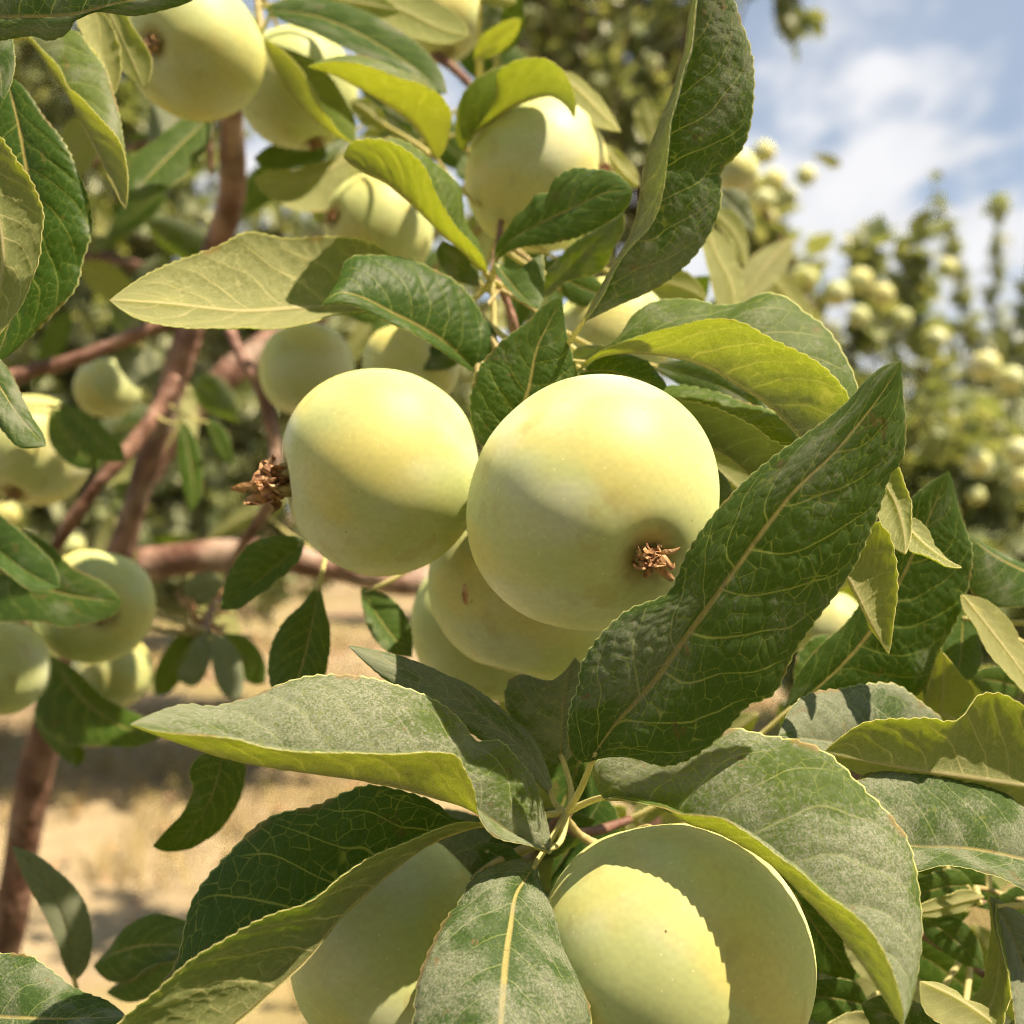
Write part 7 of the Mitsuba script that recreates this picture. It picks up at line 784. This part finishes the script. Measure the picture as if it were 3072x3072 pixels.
def tree(name, label, base, hub, blobs, shoots, per, size, seed, singles=0, sky_shoots=(), trunk_r=0.06):
    """An apple tree: trunk, limbs, many leafy shoots that end inside the ellipsoids blobs (centre, radii, weight); the leaves nearest the camera are singles."""
    rng = np.random.default_rng(seed)
    key = numbered(name)
    labels[key] = {'label': label, 'category': 'apple tree'}
    base, hub = np.asarray(base, float), np.asarray(hub, float)
    mid = (base + hub) / 2 + rng.normal(size=3) * [0.06, 0.06, 0]
    V, F = tube_mesh([base - [0, 0, 0.1], base + (mid - base) * 0.4, mid, hub], [trunk_r * 1.4, trunk_r, trunk_r * 0.9, trunk_r * 0.7], 12, 20, 0.3, seed)
    scene[key + '__trunk'] = mikit.ply(trimesh.Trimesh(V, F, process=False), 'bark', smooth=True)
    wood, pts, dirs = [], [], []
    weights = np.array([b[2] for b in blobs]); weights = weights / weights.sum()
    limbs = []
    for k, (c, r, w) in enumerate(blobs):
        for _ in range(3):
            e = np.asarray(c) + rng.normal(size=3) * np.asarray(r) * 0.35
            m = hub + (e - hub) * 0.5 + [0, 0, 0.12 * np.linalg.norm(e - hub)]
            limbs.append((k, hub, m, e))
            V, F = tube_mesh([hub - [0, 0, 0.03], m, e], [trunk_r * 0.36, trunk_r * 0.24, trunk_r * 0.1], 8, 14, 0.3, seed + k)
            scene[numbered(key + '__limb')] = mikit.ply(trimesh.Trimesh(V, F, process=False), 'bark', smooth=True)
    ends = []
    for _ in range(shoots):
        k = rng.choice(len(blobs), p=weights)
        c, r, w = blobs[k]
        d = rng.normal(size=3); d /= np.linalg.norm(d)
        ends.append((k, np.asarray(c) + d * np.asarray(r) * rng.random() ** 0.45, None))
    for e0, e1 in sky_shoots:
        ends.append((None, np.asarray(e1, float), np.asarray(e0, float)))
    for k, e, s0 in ends:
        if s0 is None:
            cand = [l for l in limbs if l[0] == k]
            _, h0, m, le = cand[rng.integers(len(cand))]
            f = rng.random()
            s0 = (1 - f) ** 2 * h0 + 2 * f * (1 - f) * m + f * f * le
        Lg = np.linalg.norm(e - s0)
        m = (s0 + e) / 2 + rng.normal(size=3) * 0.08 * Lg + [0, 0, 0.06 * Lg]
        ff = np.linspace(0, 1, 9)[:, None]
        C = (1 - ff) ** 2 * s0 + 2 * ff * (1 - ff) * m + ff ** 2 * e
        wood.append(tube_mesh(C[::2], np.linspace(0.007, 0.002, 5), 5, 7))
        n = per if k is not None else 3 * per
        f = (0.15 + 0.85 * rng.random(n))[:, None]
        P = (1 - f) ** 2 * s0 + 2 * f * (1 - f) * m + f ** 2 * e + rng.normal(size=(n, 3)) * 0.012
        out = rng.normal(size=(n, 3)); out /= np.linalg.norm(out, axis=1, keepdims=True)
        pts.append(P); dirs.append(out + (e - s0) / (Lg + 1e-6) * 0.6)
    V, F, _ = join(wood)
    scene[key + '__shoots'] = mikit.ply(trimesh.Trimesh(V, F, process=False), 'shoot_bark', smooth=True)
    labels[key + '__shoots'] = {'kind': 'stuff'}
    pts, dirs = np.vstack(pts), np.vstack(dirs)
    mats = leaf_mats(pts, dirs, rng, size)
    order = np.argsort(np.linalg.norm(pts, axis=1))
    if singles:
        inside = (np.abs(pts[order, 0] / pts[order, 1]) < 0.5) & (np.abs(pts[order, 2] / pts[order, 1]) < 0.5)
        pick = order[inside][:singles]
        for k in pick:
            m = np.eye(4); m[:3, :3] = mats[k]; m[:3, 3] = pts[k]
            scene[numbered(key + '__leaf')] = {**BG_LEAF[rng.integers(len(BG_LEAF))], 'to_world': T4(m)}
        rest = np.setdiff1d(np.arange(len(pts)), pick)
    else:
        rest = np.arange(len(pts))
    V, F, UV = leaves_mesh(pts[rest], mats[rest], rng)
    scene[key + '__foliage'] = mikit.ply(trimesh.Trimesh(V, F, process=False), 'far_leaf', smooth=False, uv=UV)
    labels[key + '__foliage'] = {'kind': 'stuff'}
    return key


BG_LEAF = [mikit.ply(trimesh.Trimesh(LEAF_T, LEAF_F, process=False), 'far_leaf', smooth=False, uv=np.tile([k + 0.5, 0.0], (8, 1))) for k in range(8)]

tree('apple_tree', 'fruit laden apple tree standing behind the tall upright leaf at the right', (1.15, 2.8, GZ), (1.05, 2.7, -0.35),
     [((0.59, 2.35, 0.36), (0.11, 0.25, 0.28), 0.6), ((0.55, 2.3, 0.66), (0.09, 0.2, 0.12), 0.25), ((0.95, 2.5, -0.06), (0.42, 0.4, 0.42), 2.2), ((1.30, 2.6, -0.20), (0.40, 0.4, 0.52), 2.0), ((0.85, 2.6, -0.7), (0.55, 0.4, 0.4), 1.0)],
     290, 32, 0.08, 21, singles=260, sky_shoots=[((0.80, 2.5, 0.3), (0.86, 2.5, 0.66)), ((1.05, 2.6, 0.3), (1.02, 2.6, 0.70))])
tree('apple_tree', 'farther apple tree at the right with tall shoots against the sky', (2.9, 6.2, GZ), (2.8, 6.2, -0.3),
     [((2.3, 6.0, 0.45), (0.9, 0.9, 0.7), 1.0), ((3.1, 6.2, 0.6), (0.9, 0.9, 0.8), 1.0), ((2.5, 5.8, -0.4), (1.1, 0.7, 0.6), 1.0)], 420, 28, 0.09, 22,
     sky_shoots=[((x, 6.0 + 0.3 * math.sin(x * 9), 0.8), (x + 0.12 * math.sin(x * 7), 6.0, z)) for x, z in ((1.75, 1.25), (2.05, 1.45), (2.12, 1.3), (2.55, 1.98), (2.62, 1.7), (2.78, 1.85), (2.95, 1.5), (3.05, 1.7), (2.3, 1.2), (3.2, 1.75))])
tree('apple_tree', 'tall apple tree whose hanging branches show at the top right of the centre', (0.42, 3.2, GZ), (0.40, 3.1, 0.2),
     [((0.26, 2.8, 1.40), (0.32, 0.4, 0.36), 1.6), ((0.05, 2.9, 1.75), (0.5, 0.4, 0.4), 1.0), ((0.60, 2.9, 1.85), (0.35, 0.4, 0.35), 0.8)], 105, 24, 0.07, 23,
     sky_shoots=[((0.68, 2.8, 1.62), (0.755, 2.8, 1.28)), ((0.74, 2.8, 1.62), (0.78, 2.8, 1.33)), ((0.3, 2.8, 1.25), (0.34, 2.8, 0.93)), ((0.2, 2.8, 1.2), (0.25, 2.8, 0.85)), ((0.38, 2.8, 1.3), (0.42, 2.8, 0.98))])
tree('apple_tree', 'apple tree behind the crossing branches at the left', (-3.4, 6.0, GZ), (-3.2, 5.9, -0.3),
     [((-2.0, 5.4, 1.25), (1.2, 0.9, 1.0), 1.8), ((-0.8, 5.5, 1.0), (0.95, 0.9, 1.0), 1.4), ((-2.8, 5.5, 0.4), (0.95, 0.9, 1.0), 1.0), ((-2.3, 5.5, 2.3), (1.2, 0.8, 0.7), 1.3), ((-1.7, 5.3, -0.07), (1.3, 0.7, 0.55), 1.2)], 1050, 30, 0.105, 24)
tree('apple_tree', 'apple tree half hidden behind the two big apples', (-0.5, 7.0, GZ), (-0.45, 6.9, -0.1),
     [((-0.6, 6.6, 0.7), (1.1, 1.0, 0.9), 1.0), ((0.4, 6.8, 0.5), (1.0, 0.9, 0.8), 1.0), ((-1.6, 7.0, 1.2), (1.0, 0.9, 0.9), 1.0)], 420, 28, 0.10, 25)
for k, (x, y) in enumerate(((-2.3, -2.5), (0.2, -2.7), (2.8, -2.5))):
    tree('apple_tree', f'orchard tree in the row behind the viewer, {("left", "middle", "right")[k]} one', (x, y, GZ), (x, y, -0.3),
         [((x - 0.3, y, 0.4), (1.2, 0.9, 1.1), 1.0), ((x + 0.5, y, 1.5), (1.2, 0.9, 1.2), 1.0)], 330, 18, 0.12, 60 + k)
for k in range(8):
    x = -9.0 + 2.9 * k
    y = 12.5 + 1.6 * math.sin(k * 2.3)
    if 6 < x:
        y += 2
    side = ('first', 'second', 'third', 'fourth', 'fifth', 'sixth', 'seventh', 'eighth')[k]
    tree('apple_tree', f'distant orchard tree, {side} from the left in the far row', (x, y, GZ), (x, y, -0.3),
         [((x - 0.3, y, 0.4), (1.5, 1.2, 1.2), 1.0), ((x + 0.5, y, 1.1), (1.2, 1.0, 1.0), 0.8)], 220, 18, 0.16, 40 + k)

# the near tree goes on below, above and beside what the frame shows
rng = np.random.default_rng(77)
C = []
for c, r, n in (((0.0, 0.36, -0.44), (0.5, 0.3, 0.14), 1300), ((0.0, -0.1, -0.55), (0.8, 0.4, 0.2), 1300), ((-0.45, 0.75, 0.55), (0.28, 0.35, 0.22), 300), ((-0.17, 0.55, 0.43), (0.045, 0.07, 0.05), 34), ((0.0, -0.80, 0.75), (1.2, 0.5, 0.24), 1700),
                ((-0.95, 0.70, -0.1), (0.22, 0.35, 0.45), 700), ((0.95, 0.75, -0.25), (0.22, 0.35, 0.35), 600)):
    d = rng.normal(size=(n, 3)); d /= np.linalg.norm(d, axis=1, keepdims=True)
    q = np.asarray(c) + d * np.asarray(r) * (rng.random((n, 1)) ** 0.4)
    m = 0.56 * q[:, 1] + 0.05
    C.append(q[(np.abs(q[:, 0]) > m) | (np.abs(q[:, 2]) > m) | (q[:, 1] < -0.05)])
C = np.vstack(C)
V, F, UV = leaves_mesh(C, leaf_mats(C, rng.normal(size=C.shape), rng, 0.085), rng)
UV = np.tile([0.5, 2 * (2 + 8 * 10) + 0.5], (len(V), 1))
scene['apple_tree__foliage'] = mikit.ply(trimesh.Trimesh(V, F, process=False), 'leaf_skin', uv=UV)
labels['apple_tree__foliage'] = {'kind': 'stuff'}

# ------------------------------------------------------------------ apples on the trees behind
def far_apple(px, depth, r, label, group=None):
    c = np.array(px)
    key = numbered('apple')
    V, F, UV, _ = apple_body(r * 1000, 1.0, counts['apple'], 28, 18)
    u, v, a = frame((0.1 * math.sin(counts['apple']), -0.2, -1))
    scene[key] = mikit.ply(trimesh.Trimesh(V @ np.stack([u, v, a], 1).T / 1000 + c, F, process=False), 'apple_peel', smooth=True, uv=UV)
    labels[key] = {'label': label, 'category': 'apple'}
    if group:
        labels[key]['group'] = group


FAR_APPLES = [
 (0.551, 2.25, 0.788, 0.0256, 'topmost apple of the cluster against the sky at the right', None),
 (0.51, 2.2, 0.709, 0.024, 'bright apple just right of the tall leaf in the sky-side cluster', None),
 (0.558, 2.2, 0.709, 0.027, 'big bright apple in the middle of the sky-side cluster', None),
 (0.527, 2.15, 0.653, 0.0234, 'lowest bright apple of the sky-side cluster', None),
 (0.658, 2.3, 0.753, 0.023, 'apple at the right end of the sky-side cluster', None),
 (0.63, 2.35, 0.721, 0.0235, "dull apple right of the sky-side cluster's lowest one", None),
 (0.575, 2.3, 0.658, 0.0209, 'shaded apple hanging under the sky-side cluster', None),
 (0.711, 2.4, 0.625, 0.0262, 'shaded apple between the two apple groups at the right', None),
 (0.626, 2.2, 0.499, 0.028, 'left apple of the row of four below the sky-side cluster', None),
 (0.697, 2.2, 0.467, 0.027, 'second apple of the row of four below the sky-side cluster', None),
 (0.744, 2.2, 0.495, 0.029, 'highest apple of the row of four below the sky-side cluster', None),
 (0.793, 2.2, 0.466, 0.025, 'right apple of the row of four below the sky-side cluster', None),
 (0.793, 2.35, 0.447, 0.0256, 'dull apple just under the row of four', None),
 (1.058, 2.5, 0.594, 0.025, 'lone bright apple at the treetop near the right edge', None),
 (1.031, 2.5, 0.421, 0.0273, 'dim apple left of the pair near the right edge', None),
 (0.921, 2.0, 0.285, 0.0291, 'upper apple of the pair near the right edge', None),
 (0.995, 2.05, 0.265, 0.0261, 'lower right apple of the pair near the right edge', None),
 (0.953, 2.1, 0.102, 0.0267, 'apple below the pinkish twig at the right', None),
 (1.032, 2.1, 0.126, 0.0267, 'apple cut by the right edge, upper of two', None),
 (1.068, 2.15, 0.068, 0.0234, 'apple cut by the right edge, lower of two', None),
 (1.038, 2.3, 0.037, 0.0209, 'small apple under the one below the pinkish twig', None),
 (0.375, 2.7, 1.177, 0.0221, 'apple on the hanging branches at the top', None),
 (0.947, 2.5, 0.472, 0.025, 'dim apple right of the row of four', None),
]
for x, y, z, r, lab, grp in FAR_APPLES:
    far_apple((x, y, z), y, r, lab, grp)
